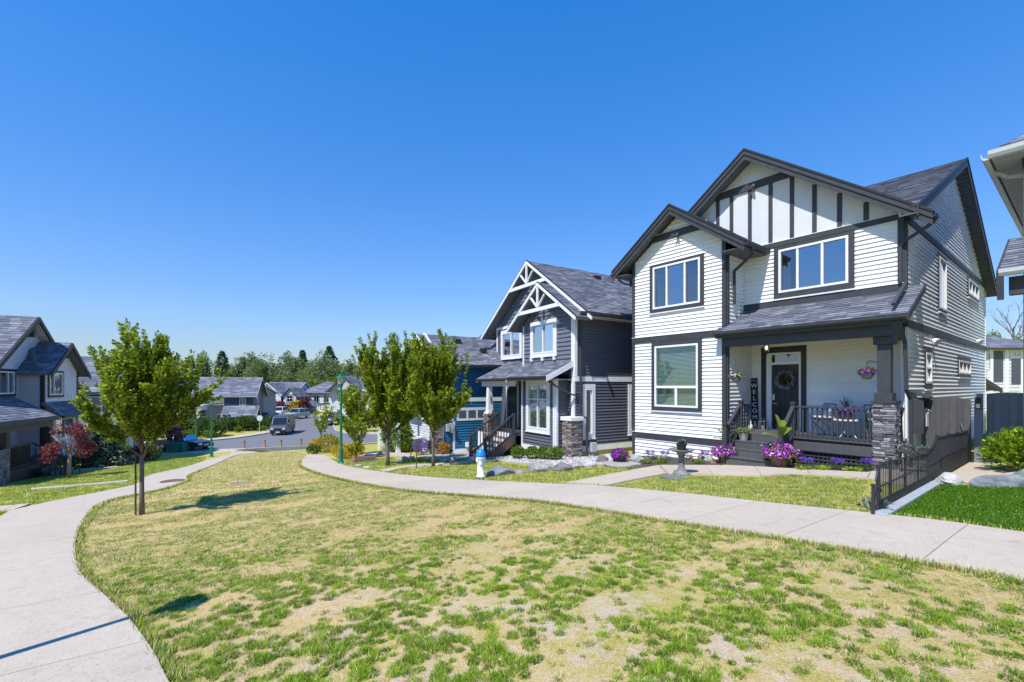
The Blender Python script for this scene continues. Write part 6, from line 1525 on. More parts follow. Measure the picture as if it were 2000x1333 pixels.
# ---- shrubs
def shrub(name, label, loc, r, mat, seed, n=1800, leaf=.06, cat='shrub', lobes=7, group=None, up=.3, stem=True):
    root = thing(name, label, cat, loc, 0, group); c = Crown(seed)
    rx, ry, rz = r
    c.blob((0, 0, rz * .95), (rx * .86, ry * .86, rz * .9), int(n * .6), leaf, .32, .62, up=up)
    for k in range(lobes):
        u = unit(c.rs.normal(0, 1, 3)); u[2] = abs(u[2]) * .8; c.blob((u[0] * rx * .6, u[1] * ry * .6, rz * .9 + u[2] * rz * .6), (rx * .4, ry * .4, rz * .36), int(n * .4 / lobes), leaf, .32, .5, up=up)
    obj('foliage', c.mesh('foliage', mat), root)
    if stem: MB().tube([(0, 0, -.05), (0, 0, rz * .9)], [rx * .09, rx * .03], 6).build('stem', BARK, root)
    return root
for i, px in enumerate((1012, 1040, 1063, 1085)):
    g = gp(px, 897 + i); shrub('box_shrub', ['leftmost', 'second', 'third', 'rightmost'][i] + ' of four round green shrubs under the navy bay window', g, (.30, .30, .26), L_SHR, 400 + i, 1500, .055, group='green shrubs under the bay window')
shrub('large_shrub', 'tall yellow-green shrub left of the white porch stairs', gp(776, 884), (.85, .85, .95), L_SHR, 410, 3600, .11)
shrub('round_shrub', 'low bright green shrub at foot of the white stairs', gp(792, 884), (.5, .5, .45), L_SHR, 411, 1600, .08)
shrub('lavender', 'rounded lavender bush in flower before the blue house stairs', gp(824, 889), (.48, .48, .42), L_LAV, 412, 2400, .05)
shrub('dark_shrub', 'dark green shrub behind the lavender bush', gp(847, 888), (.3, .3, .4), L_DSH, 413, 900, .08)
shrub('orange_shrub', 'orange-brown spreading shrub by the blue house wall', gp(868, 888), (.32, .32, .28), L_ORG, 414, 1300, .06)
shrub('yellow_bush', 'yellow flowering bush left of the young tree stem', gp(618, 884), (.55, .5, .42), L_YEL, 415, 1600, .07)
shrub('yellow_bush', 'golden-green bush right of the young tree stem', gp(641, 884), (.75, .6, .55), L_YEL2, 416, 2000, .08)
shrub('yellow_bush', 'low spreading yellow flower bush behind the lamp post base', gp(672, 896), (.85, .6, .36), L_YEL, 417, 3000, .06)
shrub('yellow_bush', 'small yellow flower bush right of the lamp post base', gp(696, 893), (.45, .4, .4), L_YEL, 420, 1500, .06)
shrub('green_shrub', 'small green shrub at the corner of the yellow flower bed', gp(612, 888), (.4, .4, .28), L_DSH, 418, 900, .07)
vase_tree('bushy_sapling', 'leafy sapling in the brick-edged bed by the lamp post', gp(695, 897), 1.75, .15, .5, 19, .11, 8, 6, 34, .02)
shrub('silver_shrub', 'silvery shrub beside the dark porch railing of lilac-grey house', gp(78, 926), (.6, .55, .45), L_SIL, 421, 2200, .09)
shrub('lime_shrub', 'low lime-green shrub in front of the silvery shrub', gp(62, 932), (.38, .32, .18), L_SHR, 422, 900, .06)
shrub('dark_shrub', 'dark green shrub behind the red maple trunk', gp(112, 922), (.6, .6, .42), L_DSH, 423, 1300, .09); shrub('dark_shrub', 'dark green shrub right of the red maple', gp(160, 916), (.7, .6, .4), L_DSH, 424, 1300, .09)
shrub('dark_shrub', 'purple-dark shrub behind the near left tree trunk', gp(268, 905), (.8, .7, .5), L_MAR, 425, 1300, .10); shrub('dark_shrub', 'dark green shrub right of the near left tree trunk', gp(292, 903), (.6, .6, .5), L_DSH, 426, 1200, .10)
# hedge balls before the slate house
for i, (px, py, d, r) in enumerate([(352, 851, 51, 1.3), (372, 848, 52, 1.25), (394, 846, 52, 1.4), (404, 851, 50.5, 1.45), (421, 852, 50.5, 1.2), (440, 838, 56, 1.2), (456, 838, 57, .8), (471, 839, 57, 1.25), (487, 838, 57, 1.3), (503, 838, 58, 1.0), (523, 837, 58, 1.2)]):
    p = at(px, py, d); shrub('hedge_ball', 'clipped dark green ball shrub, %s from left before the slate house' % ORD[i], (p[0], p[1], ZR), (r, r, r * .8), L_DSH, 440 + i, 1100, .22, group='ball shrubs before the slate house')
for i, (px, py, d, r) in enumerate([(369, 853, 49.5, .62), (381, 853, 49.5, .55), (408, 853, 49.2, .62), (464, 840, 55, .5), (512, 840, 56, .5)]):
    p = at(px, py, d); shrub('lime_ball', 'small lime-green shrub, %s from left in front of the ball shrubs' % ORD[i], (p[0], p[1], ZR), (r, r, r * .75), L_SHR, 460 + i, 500, .16, group='lime shrubs before the slate house')
# juniper by the gate
def juniper():
    g = G(1990, 917); root = thing('juniper_bush', 'bright green feathery juniper bush at right edge before the gate', 'shrub', (g[0] + .1, g[1] - .35, g[2])); c = Crown(470); rs = c.rs
    for k in range(240):
        u = unit(rs.normal(0, 1, 3)); u[2] = abs(u[2]); o = np.array([u[0] * .35, u[1] * .35, .12 + u[2] * .45]); c.shoot(o, unit(u + np.array([0, 0, .05])), rs.uniform(.25, .42), 42, .075, .16, bend=-.05, wood=False, spread=.45)
    c.blob((0, 0, .45), (.5, .5, .42), 2500, .08, .2, .3)
    obj('foliage', c.mesh('foliage', L_JUN), root)
juniper()
# ------------------------------------------------------------------ street furniture
LGREEN = paint('lamp_green', (.006, .17, .105), .35, .12, 5, spec=.5)
FROST = paint('frosted_glass', (.55, .56, .52), .25, .04)
def lamp(label, loc, h=3.58, n=12, group='green lamp posts'):
    r = thing('street_lamp', label, 'street lamp', loc, .3, group); q = h - .56
    MB().lathe([(.14, -.03), (.14, .03), (.12, .05), (.095, .10), (.085, .16), (.085, .55), (.075, .60), (.082, .64), (.06, .68)], n).build('base', LGREEN, r)
    MB().lathe([(.058, .66), (.045, q * .6), (.038, q), (.05, q + .01), (.055, q + .04)], n).build('pole', LGREEN, r, smooth=False)
    b = MB().lathe([(.055, q + .04), (.07, q + .07), (.085, q + .12), (.095, q + .15), (.05, q + .15)], n).build('collar', LGREEN, r)
    MB().lathe([(.088, q + .15), (.155, q + .38), (.02, q + .38)], 6).build('lantern_glass', FROST, r)
    m = MB()
    for k in range(6):
        t = math.pi / 3 * k; m.cyl((.092 * math.cos(t), .092 * math.sin(t), q + .14), (.16 * math.cos(t), .16 * math.sin(t), q + .385), .008, n=4)
    m.build('lantern_bars', LGREEN, r)
    MB().lathe([(.20, q + .375), (.20, q + .39), (.10, q + .47), (.10, q + .49), (.075, q + .50), (.07, q + .53), (.02, q + .555), (.012, q + .57)], 8).build('lantern_roof', LGREEN, r)
    return r
lamp('green lamp post on the lawn right of centre beside right walkway', gp(666, 907)); lamp('green lamp post at left walkway near the bollards', gp(413, 893))
lamp('slimmer green lamp post across the street before the ball shrubs', at(383, 858, 48)[:2] + (ZR,), 4.6); lamp('distant lamp post at end of street near far white houses', at(573, 812, 84)[:2] + (ZR,), 4.6)
SHD = Vector(G(352, 1183)); lb = (SHD.x + SUNV.x / SUNV.z * 3.3, SHD.y + SUNV.y / SUNV.z * 3.3)
lamp('green lamp post beside camera, seen only by its shadow on left walkway', (lb[0], lb[1], gz(lb[0])), 3.5)
WOODB = wood_mat('bollard_wood', (.42, .25, .12))
for i, (px, py) in enumerate([(477, 876), (517, 874.5), (549, 873.5), (588, 872), (624, 870), (659, 868)]):
    g = gp(px, py); r = thing('bollard', '%s wooden bollard from left along the street edge' % ORD[i], 'bollard', g, 0, 'bollards along the street edge')
    MB().lathe([(.09, -.05), (.09, .60), (.085, .615)], 10).build('post', WOODB, r); MB().lathe([(.098, .47), (.098, .53)], 10).build('band', paint('band_orange', (.45, .16, .05), .5), r); MB().lathe([(.095, .61), (.098, .64), (.06, .69), (.01, .70)], 10).build('cap', paint('cap_brown', (.16, .10, .06), .7), r)
def hydrant():
    r = thing('fire_hydrant', 'white fire hydrant with bright blue bonnet on the lawn', 'hydrant', gp(939, 935), 0.9); W = paint('hydrant_white', (.78, .79, .8), .35, .05); Bl = paint('hydrant_blue', (.01, .22, .62), .35, .08); K = paint('hydrant_black', (.015, .015, .018), .4)
    MB().lathe([(.13, -.04), (.13, .03), (.105, .04)], 16).build('foot', K, r)
    MB().lathe([(.125, .04), (.125, .075), (.098, .09), (.095, .30), (.098, .52), (.118, .54), (.118, .58), (.10, .585)], 20).build('barrel', W, r, smooth=True)
    MB().lathe([(.125, .585), (.13, .60), (.13, .64), (.118, .66), (.112, .70), (.085, .75), (.045, .775), (.035, .78), (.035, .83), (.02, .84)], 20).build('bonnet', Bl, r, smooth=True)
    m = MB()
    for k in range(8): t = k * math.pi / 4; m.cyl((.115 * math.cos(t), .115 * math.sin(t), .53), (.115 * math.cos(t), .115 * math.sin(t), .60), .012, n=6)
    m.build('bolts', W, r)
    # side outlets point across the camera's view, the pumper towards it
    MB().cyl((0, 0, .47), (-.14, 0, .47), .055, n=14).build('outlet', W, r); MB().tube([(-.13, 0, .47), (-.165, 0, .47), (-.17, 0, .47), (-.20, 0, .47)], [.075, .075, .03, .03], 14).build('outlet_cap', K, r)
    MB().cyl((0, 0, .47), (.13, 0, .47), .045, n=14).build('outlet', W, r); MB().tube([(.12, 0, .47), (.15, 0, .47), (.155, 0, .47), (.18, 0, .47)], [.058, .058, .022, .022], 14).build('outlet_cap', Bl, r)
    MB().cyl((0, 0, .42), (0, -.12, .42), .04, n=14).build('pumper', W, r)
hydrant()
def flat_disc(name, label, loc, rx, ry, mat, cat, lift=.045):
    m = MB().lathe([(rx, 0), (rx, .012), (rx * .9, .014), (rx * .88, .010), (.01, .010)], 22); o = m.build(name, mat, None, loc=(loc[0], loc[1], loc[2] + lift)); tag(o, label, cat); return o
RUST = paint('rusty_iron', (.16, .085, .06), .8, .25, 12)
flat_disc('manhole_cover', 'rusty round manhole cover in the left walkway', gp(337, 943), .33, .33, RUST, 'manhole', .042)
flat_disc('lawn_cover', 'faint round utility cover sunk in the dry lawn', gp(472, 946), .3, .3, paint('dusty_iron', (.25, .2, .14), .9), 'cover', .01)
o = MB().box(-.28, .28, -.20, .20, 0, .03).build('meter_lid', paint('lid_grey', (.16, .165, .17), .8, .15, 20, .3), None, loc=(lambda g: (g[0], g[1], g[2] + .005))(gp(1317, 935))); tag(o, 'flat grey water meter lid in the grass near the birdbath', 'lid')
def transformer():
    g = gp(345, 884); r = thing('transformer_box', 'low green electrical transformer box on the left verge', 'utility box', (g[0], g[1], g[2]), math.radians(A0)); GR = paint('box_green', (.02, .16, .11), .5, .1)
    MB().box(-.62, .38, -.4, .4, 0, .72).build('cabinet', GR, r, bevel=.02); MB().prism([(-.66, -.45, .72), (.42, -.45, .72), (.42, .45, .80), (-.66, .45, .80)], (0, 0, .03)).build('lid', GR, r); MB().box(.40, .66, -.2, .4, 0, .78).build('side_box', GR, r, bevel=.02); MB().box(-.7, .7, -.5, .5, -.05, .04).build('pad', CONC, r)
transformer()
def sign():
    p = at(507, 845, 54.5); r = thing('road_sign', 'pale back of an octagonal road sign on a thin pole', 'sign', (p[0], p[1], ZR), math.radians(A0)); al = paint('sign_alu', (.6, .62, .64), .4)
    MB().cyl((0, 0, 0), (0, 0, 2.1), .03, n=6).build('pole', al, r); m = MB(); R = .36
    m.prism([(R * math.cos(math.pi / 8 + k * math.pi / 4), 0, 1.75 + R * math.sin(math.pi / 8 + k * math.pi / 4)) for k in range(8)], (0, .02, 0)); m.build('plate', al, r)
sign()
# ------------------------------------------------------------------ rocks
def rock(label, loc, s, seed, c, rz=0.0, name='boulder', group=None, cat='rock'):
    rd = random.Random(seed); m = MB(); m.ell((0, 0, 0), (1, 1, 1), 13, 9, .0)
    # chop the ball by random planes to get broken faces
    pl = [(Vector((rd.uniform(-1, 1), rd.uniform(-1, 1), rd.uniform(-.3, 1))).normalized(), rd.uniform(.55, .85)) for _ in range(11)]
    vs = []
    for v in m.v:
        v = Vector(v)
        for n, d in pl:
            e = v.dot(n) - d
            if e > 0: v = v - n * e
        v = v * (1 + rd.uniform(-.03, .03)); vs.append((v.x * s[0], v.y * s[1], v.z * s[2]))
    m.v = [(a * .84, b * .84, c_ * .80) for a, b, c_ in vs]; key = 'rock_%d_%d_%d' % tuple(int(x * 100) for x in c)
    mt = MATS.get(key) or rock_mat(key, c)
    o = m.build(name, mt, None, loc=(loc[0], loc[1], loc[2] + s[2] * .45)); o.rotation_euler = (rd.uniform(-.1, .1), rd.uniform(-.1, .1), rz); tag(o, label, cat, group); return o
def rock_mat(key, c):
    m, nt, b = _new(key); tc = nt.nodes.new('ShaderNodeTexCoord'); n1 = _noise(nt, 4, 7, tc.outputs['Object'], .7); n2 = _noise(nt, 14, 6, tc.outputs['Object'], .7)
    r = _ramp(nt, n1.outputs[0], [(.3, tuple(x * .45 for x in c)), (.5, c), (.7, tuple(min(.85, x * 1.35 + .03) for x in c))]); nt.links.new(r.outputs[0], b.inputs['Base Color']); b.inputs['Roughness'].default_value = .85
    bp = _n(nt, 'ShaderNodeBump'); bp.inputs['Strength'].default_value = .8; bp.inputs['Distance'].default_value = .03; nt.links.new(n2.outputs[0], bp.inputs['Height']); nt.links.new(bp.outputs[0], b.inputs['Normal']); MATS[key] = m; return m
BG, WH, PU, GY, BR = (.19, .215, .225), (.31, .30, .285), (.25, .21, .235), (.17, .165, .17), (.26, .19, .14)
ra = math.radians(A0)
rock('white broken boulder at the end of the iron fence', gp(1849, 948), (.30, .24, .22), 1, (.48, .465, .44), ra)
rock('long blue-grey boulder lying along the turf at right', gp(1952, 950), (.62, .30, .19), 2, BG, ra); rock('blue-grey boulder cut off by the right frame edge', gp(2010, 945), (.5, .3, .22), 16, BG, ra)
rock('blue-grey slanted boulder just right of the hydrant', gp(977, 928), (.56, .26, .20), 3, BG, ra + .15); rock('low lilac stone between two boulders near the hydrant', gp(1013, 924), (.28, .2, .10), 4, PU, ra)
rock('large pale boulder in the middle of the rock row', gp(1058, 921), (.50, .30, .26), 5, WH, ra); rock('dark grey boulder right of the large pale one', gp(1098, 919), (.42, .26, .20), 6, GY, ra)
rock('pale small boulder near the gravel corner', gp(1124, 914), (.3, .22, .15), 7, WH, ra); rock('pale bluish boulder at the end of the rock row', gp(1152, 911), (.36, .26, .16), 8, (.42, .44, .45), ra); rock('grey rounded boulder left of the purple flower bowl', gp(1176, 903), (.26, .2, .22), 9, GY, ra)
rock('pale blue-grey rock beside the flower bowl', gp(1190, 900), (.24, .2, .18), 10, (.45, .48, .5), ra); rock('grey rock right of the purple flower bowl', gp(1238, 900), (.26, .2, .20), 11, (.36, .38, .38), ra)
for i, (px, py, sx, c) in enumerate([(1250, 903, .2, WH), (1266, 899, .16, GY), (1284, 898, .17, BR), (1300, 898, .16, WH), (1352, 896, .22, BR), (1370, 899, .2, BR), (1384, 903, .2, WH), (1395, 906, .16, BR)]):
    rock('%s small rock from left edging the white house bed' % ORD[i], gp(px, py), (sx, sx * .8, sx * .75), 30 + i, c, ra + i, 'rock', 'rocks edging the white house bed')
for i, (px, py, sx, c) in enumerate([(700, 911, .22, WH), (716, 915, .2, (.5, .5, .48)), (733, 908, .2, GY), (786, 900, .45, WH), (800, 896, .3, WH), (724, 893, .5, WH), (748, 890, .5, GY), (868, 900, .3, WH), (888, 899, .35, BG), (905, 898, .3, WH), (924, 900, .3, (.5, .5, .48)), (942, 902, .28, WH), (772, 884, .35, GY)]):
    rock('%s pale stone from left along the beds of blue and navy houses' % ORD[i], gp(px, py), (sx, sx * .6, sx * .32), 50 + i, c, ra, 'rock', 'pale stones along the beds')
# loose gravel of the navy bed
rs = np.random.RandomState(5); gm = MB(); c = 0
GB = [GXY(940, 896), GXY(985, 903), GXY(1060, 909), GXY(1150, 911), GXY(1230, 905), (-11.2, 12.3), (-13.2, 10.9), (-15.2, 10.2)]
xs = [p[0] for p in GB]; ys = [p[1] for p in GB]
while c < 1500:
    x, y = rs.uniform(min(xs), max(xs)), rs.uniform(min(ys), max(ys))
    if inside(x, y, GB):
        s = rs.uniform(.02, .055); gm.ell((x, y, gz(x) + .02), (s, s * rs.uniform(.6, 1), s * .6), 5, 4, .15); c += 1
go = gm.build('gravel', island_mat('gravel_stone', [(0, (.22, .21, .21)), (.5, (.42, .41, .40)), (1, (.62, .6, .58))], .9, .3, 60), None, kind='stuff'); tag(go, 'pale gravel spread before the navy house', 'gravel')
# brick edge of the bed by the lamp
def planter_edge():
    r = thing('bed_edging', 'low reddish timber edging around the sapling bed', 'edging', gp(690, 902), math.radians(-20)); W = wood_mat('red_timber', (.28, .13, .08))
    MB().box(-.75, .8, -.06, .06, -.05, .08).build('timber', W, r); MB().box(-.8, -.68, -.06, .9, -.05, .08).build('timber', W, r); MB().box(-.66, .78, .07, .85, 0, .05).build('soil', SOIL, r)
planter_edge()

# ------------------------------------------------------------------ iron fence and gates
IRON = paint('fence_iron', (.028, .030, .036), .45, .15, 8, spec=.5)
def iron_fence():
    fx = -1.97; r = thing('iron_fence', 'low black iron fence with curved top between lawn and turf', 'fence', (fx, 8.0, gz(fx)), 0); oz = gz(fx)
    def top(y):
        y = y + 8.0
        pts = [(8.0, .27), (8.10, .30), (8.22, .52), (8.4, .565), (9.5, .53), (11.3, .47), (11.75, .54), (12.1, .70), (13.5, .66), (15.4, .60)]
        for (a, za), (b, zb) in zip(pts, pts[1:]):
            if y <= b: return za + (zb - za) * max(0, (y - a) / (b - a)) - oz
        return .6 - oz
    bot = lambda y: (.235 + (.02 if y > 4.1 else 0)) - oz
    N = 60; L = 7.4
    MB().tube([(0, L * i / N, top(L * i / N)) for i in range(1, N + 1)], .016, 6).build('top_rail', IRON, r); MB().tube([(0, .15 + (L - .15) * i / 20, bot(L * i / 20)) for i in range(21)], .014, 6).build('mid_rail', IRON, r); MB().tube([(0, L * i / 20, .04) for i in range(21)], .014, 6).build('bottom_rail', IRON, r)
    for y in (.0, .22, .85, 1.75, 2.6, 3.4, 4.1, 5.2, 6.2, 7.0, 7.4):
        m = MB(); m.box(-.018, .018, y - .018, y + .018, -.05, top(y) + .02); m.box(-.026, .026, y - .026, y + .026, top(y) + .02, top(y) + .045); m.build('post', IRON, r)
    n = 84
    for i in range(n):
        y = .08 + (L - .1) * i / n; MB().cyl((0, y, .04), (0, y, top(y) - .005), .0075, n=5).build('picket', IRON, r)
    for i in range(12):
        y0 = .22 + i * (L - .22) / 12; y1 = y0 + (L - .22) / 12 - .01; MB().box(.022, .028, y0, y1, .03, (bot(y0) - .01) * (.55 if y0 < 4 else 1)).build('lower_panel', paint('mesh_black', (.018, .019, .022), .7), r)
iron_fence()
def wood_gate(name, label, x0, x1, y, zb, h, arch, mat, nb):
    r = thing(name, label, 'gate', ((x0 + x1) / 2, y, zb)); w = (x1 - x0); bw = w / nb
    for i in range(nb):
        a = -w / 2 + i * bw; c = a + bw / 2; t = h + arch * (1 - (2 * c / w) ** 2); t0 = h + arch * (1 - (2 * a / w) ** 2); t1 = h + arch * (1 - (2 * (a + bw) / w) ** 2)
        MB().prism([(a + .002, 0, .03), (a + bw - .002, 0, .03), (a + bw - .002, 0, t1), (c, 0, t), (a + .002, 0, t0)], (0, .022, 0)).build('board', mat, r)
    MB().box(-w / 2, w / 2, .023, .03, .03, h - .02).build('backing', DARK, r)
    for z in (.25, h - .2): MB().box(-w / 2, w / 2, .031, .06, z, z + .09).build('cross_rail', mat, r)
    return r
GW = wood_mat('gate_charcoal', (.075, .076, .082), .25); GB2 = wood_mat('gate_slate', (.21, .225, .245), .15)
g1 = wood_gate('garden_gate', 'charcoal board gate with arched top beside the white house', -2.80, -1.90, 15.42, -.15, 1.52, .07, GW, 7)
mm = MB(); mm.tube([(.28, -.02, .95), (.30, -.07, .90), (.34, -.07, .75), (.33, -.02, .70)], .008, 6); mm.build('handle', MATS['steel'], g1)
g2 = wood_gate('garden_gate', 'slate-blue board gate at right, behind the juniper', -1.66, -.9, 15.6, -.14, 1.66, .04, GB2, 6)
r = thing('gate_post', 'grey post with small lamp box between the two garden gates', 'post', (-1.78, 15.5, -.15)); MB().box(-.07, .07, -.06, .06, 0, 1.68).build('post', paint('post_grey', (.22, .24, .27), .6), r); m = MB(); m.box(-.05, .05, -.09, -.06, 1.30, 1.58); m.build('lamp_box', DARK, r); MB().box(-.035, .035, -.1, -.09, 1.33, 1.43).build('latch', MATS['steel'], r)
m = MB(); a = GXY(1706, 1009); b = GXY(1820, 946); m.prism([(a[0], a[1], gz(a[0]) - .02), (a[0] + .16, a[1] - .02, gz(a[0]) - .02), (b[0] + .14, b[1], gz(b[0]) - .02), (b[0], b[1], gz(b[0]) - .02)], (0, 0, .085)); o = m.build('turf_edging', paint('edging_grey', (.34, .38, .42), .8, .15, 14, .3), None, bevel=.01); tag(o, 'blue-grey edging strip between iron fence and turf', 'edging')
# plant stand and bits by the fence
def plant_stand():
    r = thing('plant_stand', 'black wire plant stand with green succulents behind the iron fence', 'plant', (-2.45, 13.0, gz(-2.45)))
    m = MB()
    for sx in (-.22, .22):
        for sy in (-.1, .1): m.cyl((sx, sy, 0), (sx, sy, .42), .008, n=5)
    for z in (.2, .42): m.bar((-.24, -.1, z), (.24, -.1, z), .012, .012); m.bar((-.24, .1, z), (.24, .1, z), .012, .012)
    m.build('stand', IRON, r); MB().box(-.22, .22, -.1, .1, .40, .50).build('trough', paint('trough_dark', (.05, .05, .05), .7), r); c = Crown(500)
    for k in range(5): c.blob((-.18 + k * .09, 0, .54), (.08, .1, .06), 160, .05, .3, .3)
    obj('succulents', c.mesh('succulents', L_SIL), r)
plant_stand()
# things kept in the wall cabinet
r = thing('folded_cloth', 'grey folded cloth hanging from the wall cabinet', 'cloth', (-2.60, 14.82, .96)); m = MB()
for k in range(4): m.box(-.012, .012, k * .05, k * .05 + .042, -.24, .06)
m.build('cloth', paint('cloth_grey', (.45, .46, .48), .9, .1), r)
r = thing('white_bowl_plant', 'small white flower bowl on the wall cabinet shelf', 'pot', (-2.70, 15.12, .96)); MB().lathe([(.05, 0), (.09, .05), (.10, .09), (.01, .08)], 12).build('bowl', WTRIM, r); c = Crown(501); c.blob((0, 0, .13), (.1, .1, .06), 160, .04, .35, .2); obj('flowers', c.mesh('flowers', paint('white_petal', (.7, .7, .6), .8)), r)

# ------------------------------------------------------------------ flowers and pots
def petal_mat(name, stops): return island_mat(name, stops, .6, 0, trans=.25, patch=5)
PET_M = petal_mat('petunia_magenta', [(0, (.22, .02, .40)), (.35, (.36, .03, .52)), (.6, (.58, .03, .42)), (.85, (.66, .22, .70)), (.93, (.80, .72, .85)), (1, (.85, .8, .9))])
PET_P = petal_mat('petunia_purple', [(0, (.16, .01, .28)), (.5, (.32, .02, .45)), (1, (.46, .06, .58))])
PET_W = petal_mat('petunia_mixed', [(0, (.20, .06, .42)), (.4, (.34, .16, .55)), (.65, (.62, .50, .75)), (1, (.85, .82, .88))])
def flowers(seed, c, r, n, size, mat, lo=-.25):
    """open five-lobed blooms over a mound"""
    rs = np.random.RandomState(seed); u = unit(rs.normal(0, 1, (n * 3, 3))); u = u[u[:, 2] > lo][:n]; n = len(u); lump = 1 + .16 * np.sin(np.arctan2(u[:, 1], u[:, 0]) * 3 + seed) * np.cos(u[:, 2] * 4 + seed); rad = rs.uniform(.72, 1.08, n) * lump
    p = np.array(c) + u * rad[:, None] * np.array(r); nr = unit(u + rs.normal(0, .35, (n, 3)) + np.array([0, 0, .15])); a = unit(np.cross(nr, rs.normal(0, 1, (n, 3)))); b = np.cross(nr, a)
    vs = []; fs = []; k5 = np.arange(10) * math.pi / 5; S = size * rs.uniform(.7, 1.2, n)
    for i in range(n):
        o = len(vs); vs.append(p[i] - nr[i] * S[i] * .25)
        for j, t in enumerate(k5):
            q = S[i] * (1.0 if j % 2 == 0 else .74); vs.append(p[i] + (a[i] * math.cos(t) + b[i] * math.sin(t)) * q)
        for j in range(10): fs.append((o, o + 1 + j, o + 1 + (j + 1) % 10))
    return np_mesh('blooms', np.array(vs), np.array(fs), mat)
def pot(root, r0, r1, h, mat, n=18): return MB().lathe([(r0, 0), (r1 * .96, h * .88), (r1 * 1.05, h * .9), (r1 * 1.05, h), (r1 * .92, h), (r1 * .9, h * .93), (.01, h * .92)], n).build('pot', mat, root, smooth=False)
TERR = paint('brown_pot', (.13, .075, .055), .6, .15); DPOT = paint('dark_pot', (.03, .022, .03), .5, .1)
def banana(root, z, h, n, seed, sc=1.0):
    rs = random.Random(seed); m = MB(); m.tube([(0, 0, z - .1), (.02, 0, z + h * .35), (0, .02, z + h * .55)], [.035, .03, .02], 8); m.build('stem', paint('banana_stem', (.28, .18, .05), .6, .2, 12), root, smooth=True)
    for k in range(n):
        az = k * 2.4 + rs.uniform(-.3, .3) + 1.0; el = math.radians(rs.uniform(45, 82)) if k < n - 1 else math.radians(30); L = h * rs.uniform(.5, .65) * sc; b = Vector((0, .01, z + h * (.40 + .15 * (k % 2)))); d = Vector((math.cos(az) * math.cos(el), math.sin(az) * math.cos(el), math.sin(el))); sd = d.cross(Vector((0, 0, 1))).normalized(); up = sd.cross(d)
        vs = []; fs = []; nn = 9
        for i in range(nn + 1):
            t = i / nn; w = L * .20 * math.sin(math.pi * min(1, max(.03, (t - .12) / .88))) ** .6 if t > .12 else .008
            pc = b + d * L * t + Vector((0, 0, -.28 * L * t * t)) * (1.0 if el < 1.2 else .4); j = rs.uniform(.85, 1.08)
            vs += [tuple(pc + sd * w * j + up * w * .35), tuple(pc), tuple(pc - sd * w * rs.uniform(.85, 1.08) + up * w * .35)]
        for i in range(nn): o = i * 3; fs += [(o, o + 3, o + 4, o + 1), (o + 1, o + 4, o + 5, o + 2)]
        MB().add(vs, fs).build('leaf', island_mat('banana_leaf', [(0, (.14, .24, .02)), (1, (.34, .42, .06))], .4, .15, 60, trans=.35, obj_rnd=True), root, smooth=True)
def petunia_pot(label, loc, r, h, fr, fz, seed, mat, n, ban=None, size=.028, pm=None, name='flower_pot'):
    root = thing(name, label, 'flower pot', loc); pot(root, r * .7, r, h, pm or TERR)
    c = Crown(seed); c.blob((0, 0, h + fz * .25), (fr * .9, fr * .9, fz * .85), 900, .05, .35, .5); obj('foliage', c.mesh('foliage', L_SHR), root); obj('blooms', flowers(seed + 1, (0, 0, h + fz * .22), (fr, fr, fz), n, size, mat), root)
    if ban: banana(root, h + fz * .2, ban, 5, seed)
    return root
g = G(1413, 906); petunia_pot('left petunia pot with banana plant by the porch steps', (g[0], g[1] + .05, g[2] + .04), .20, .22, .37, .24, 520, PET_M, 430, .80)
g = G(1522, 914); petunia_pot('right petunia pot with tall banana plant by the porch steps', (g[0], g[1] + .05, g[2] + .04), .26, .25, .44, .29, 530, PET_M, 560, .95)
g = G(1210, 906); root = petunia_pot('purple petunia bowl on a round stone between two houses', (g[0], g[1], g[2] + .05), .24, .17, .27, .20, 540, PET_P, 300, None, .030, DPOT)
rs_ = np.random.RandomState(8)
o = flat_disc('stone_disc', 'round grey stone slab under the purple petunia bowl', gp(1215, 909), .55, .55, paint('slab_stone', (.36, .34, .33), .9, .15, 8, .5), 'stone slab', .022); o.scale = (1, 1, 2.6)
def basket(label, p, seed, mat, up_h, hook):
    root = thing('hanging_basket', label, 'hanging basket', p)
    MB().lathe([(.07, 0), (.11, .05), (.135, .13), (.14, .14), (.12, .14), (.01, .12)], 16).build('basket', paint('basket_grey', (.22, .2, .19), .6, .15), root); c = Crown(seed); c.blob((0, 0, .17), (.19, .19, .09), 420, .05, .35, .3); obj('foliage', c.mesh('foliage', L_SHR), root); obj('blooms', flowers(seed + 2, (0, 0, .17), (.20, .20, .10), 110, .026, mat, -.5), root)
    m = MB()
    for k in range(3): t = k * 2.09; m.cyl((.13 * math.cos(t), .13 * math.sin(t), .14), (0, 0, up_h), .003, n=4)
    if hook: m.tube([(0, 0, up_h), (0, 0, up_h + .04), (.08, 0, up_h + .07), (.16, 0, up_h + .02), (.23, 0, up_h + .05), (.26, 0, up_h - .08)], .008, 6); m.cyl((.0, 0, up_h + .02), (.26, 0, up_h + .02), .006, n=5)
    else: m.cyl((0, 0, up_h), (0, 0, up_h + .25), .004, n=4)
    m.build('hanger', IRON, root)
p = at(1693, 741, 10.95); basket('hanging basket of purple petunias on bracket at the porch column', p, 550, PET_P, .38, True)
p = at(1437, 747, 13.0); basket('hanging basket of pale petunias at left end of the porch', (p[0], p[1], p[2]), 560, PET_W, .45, False)
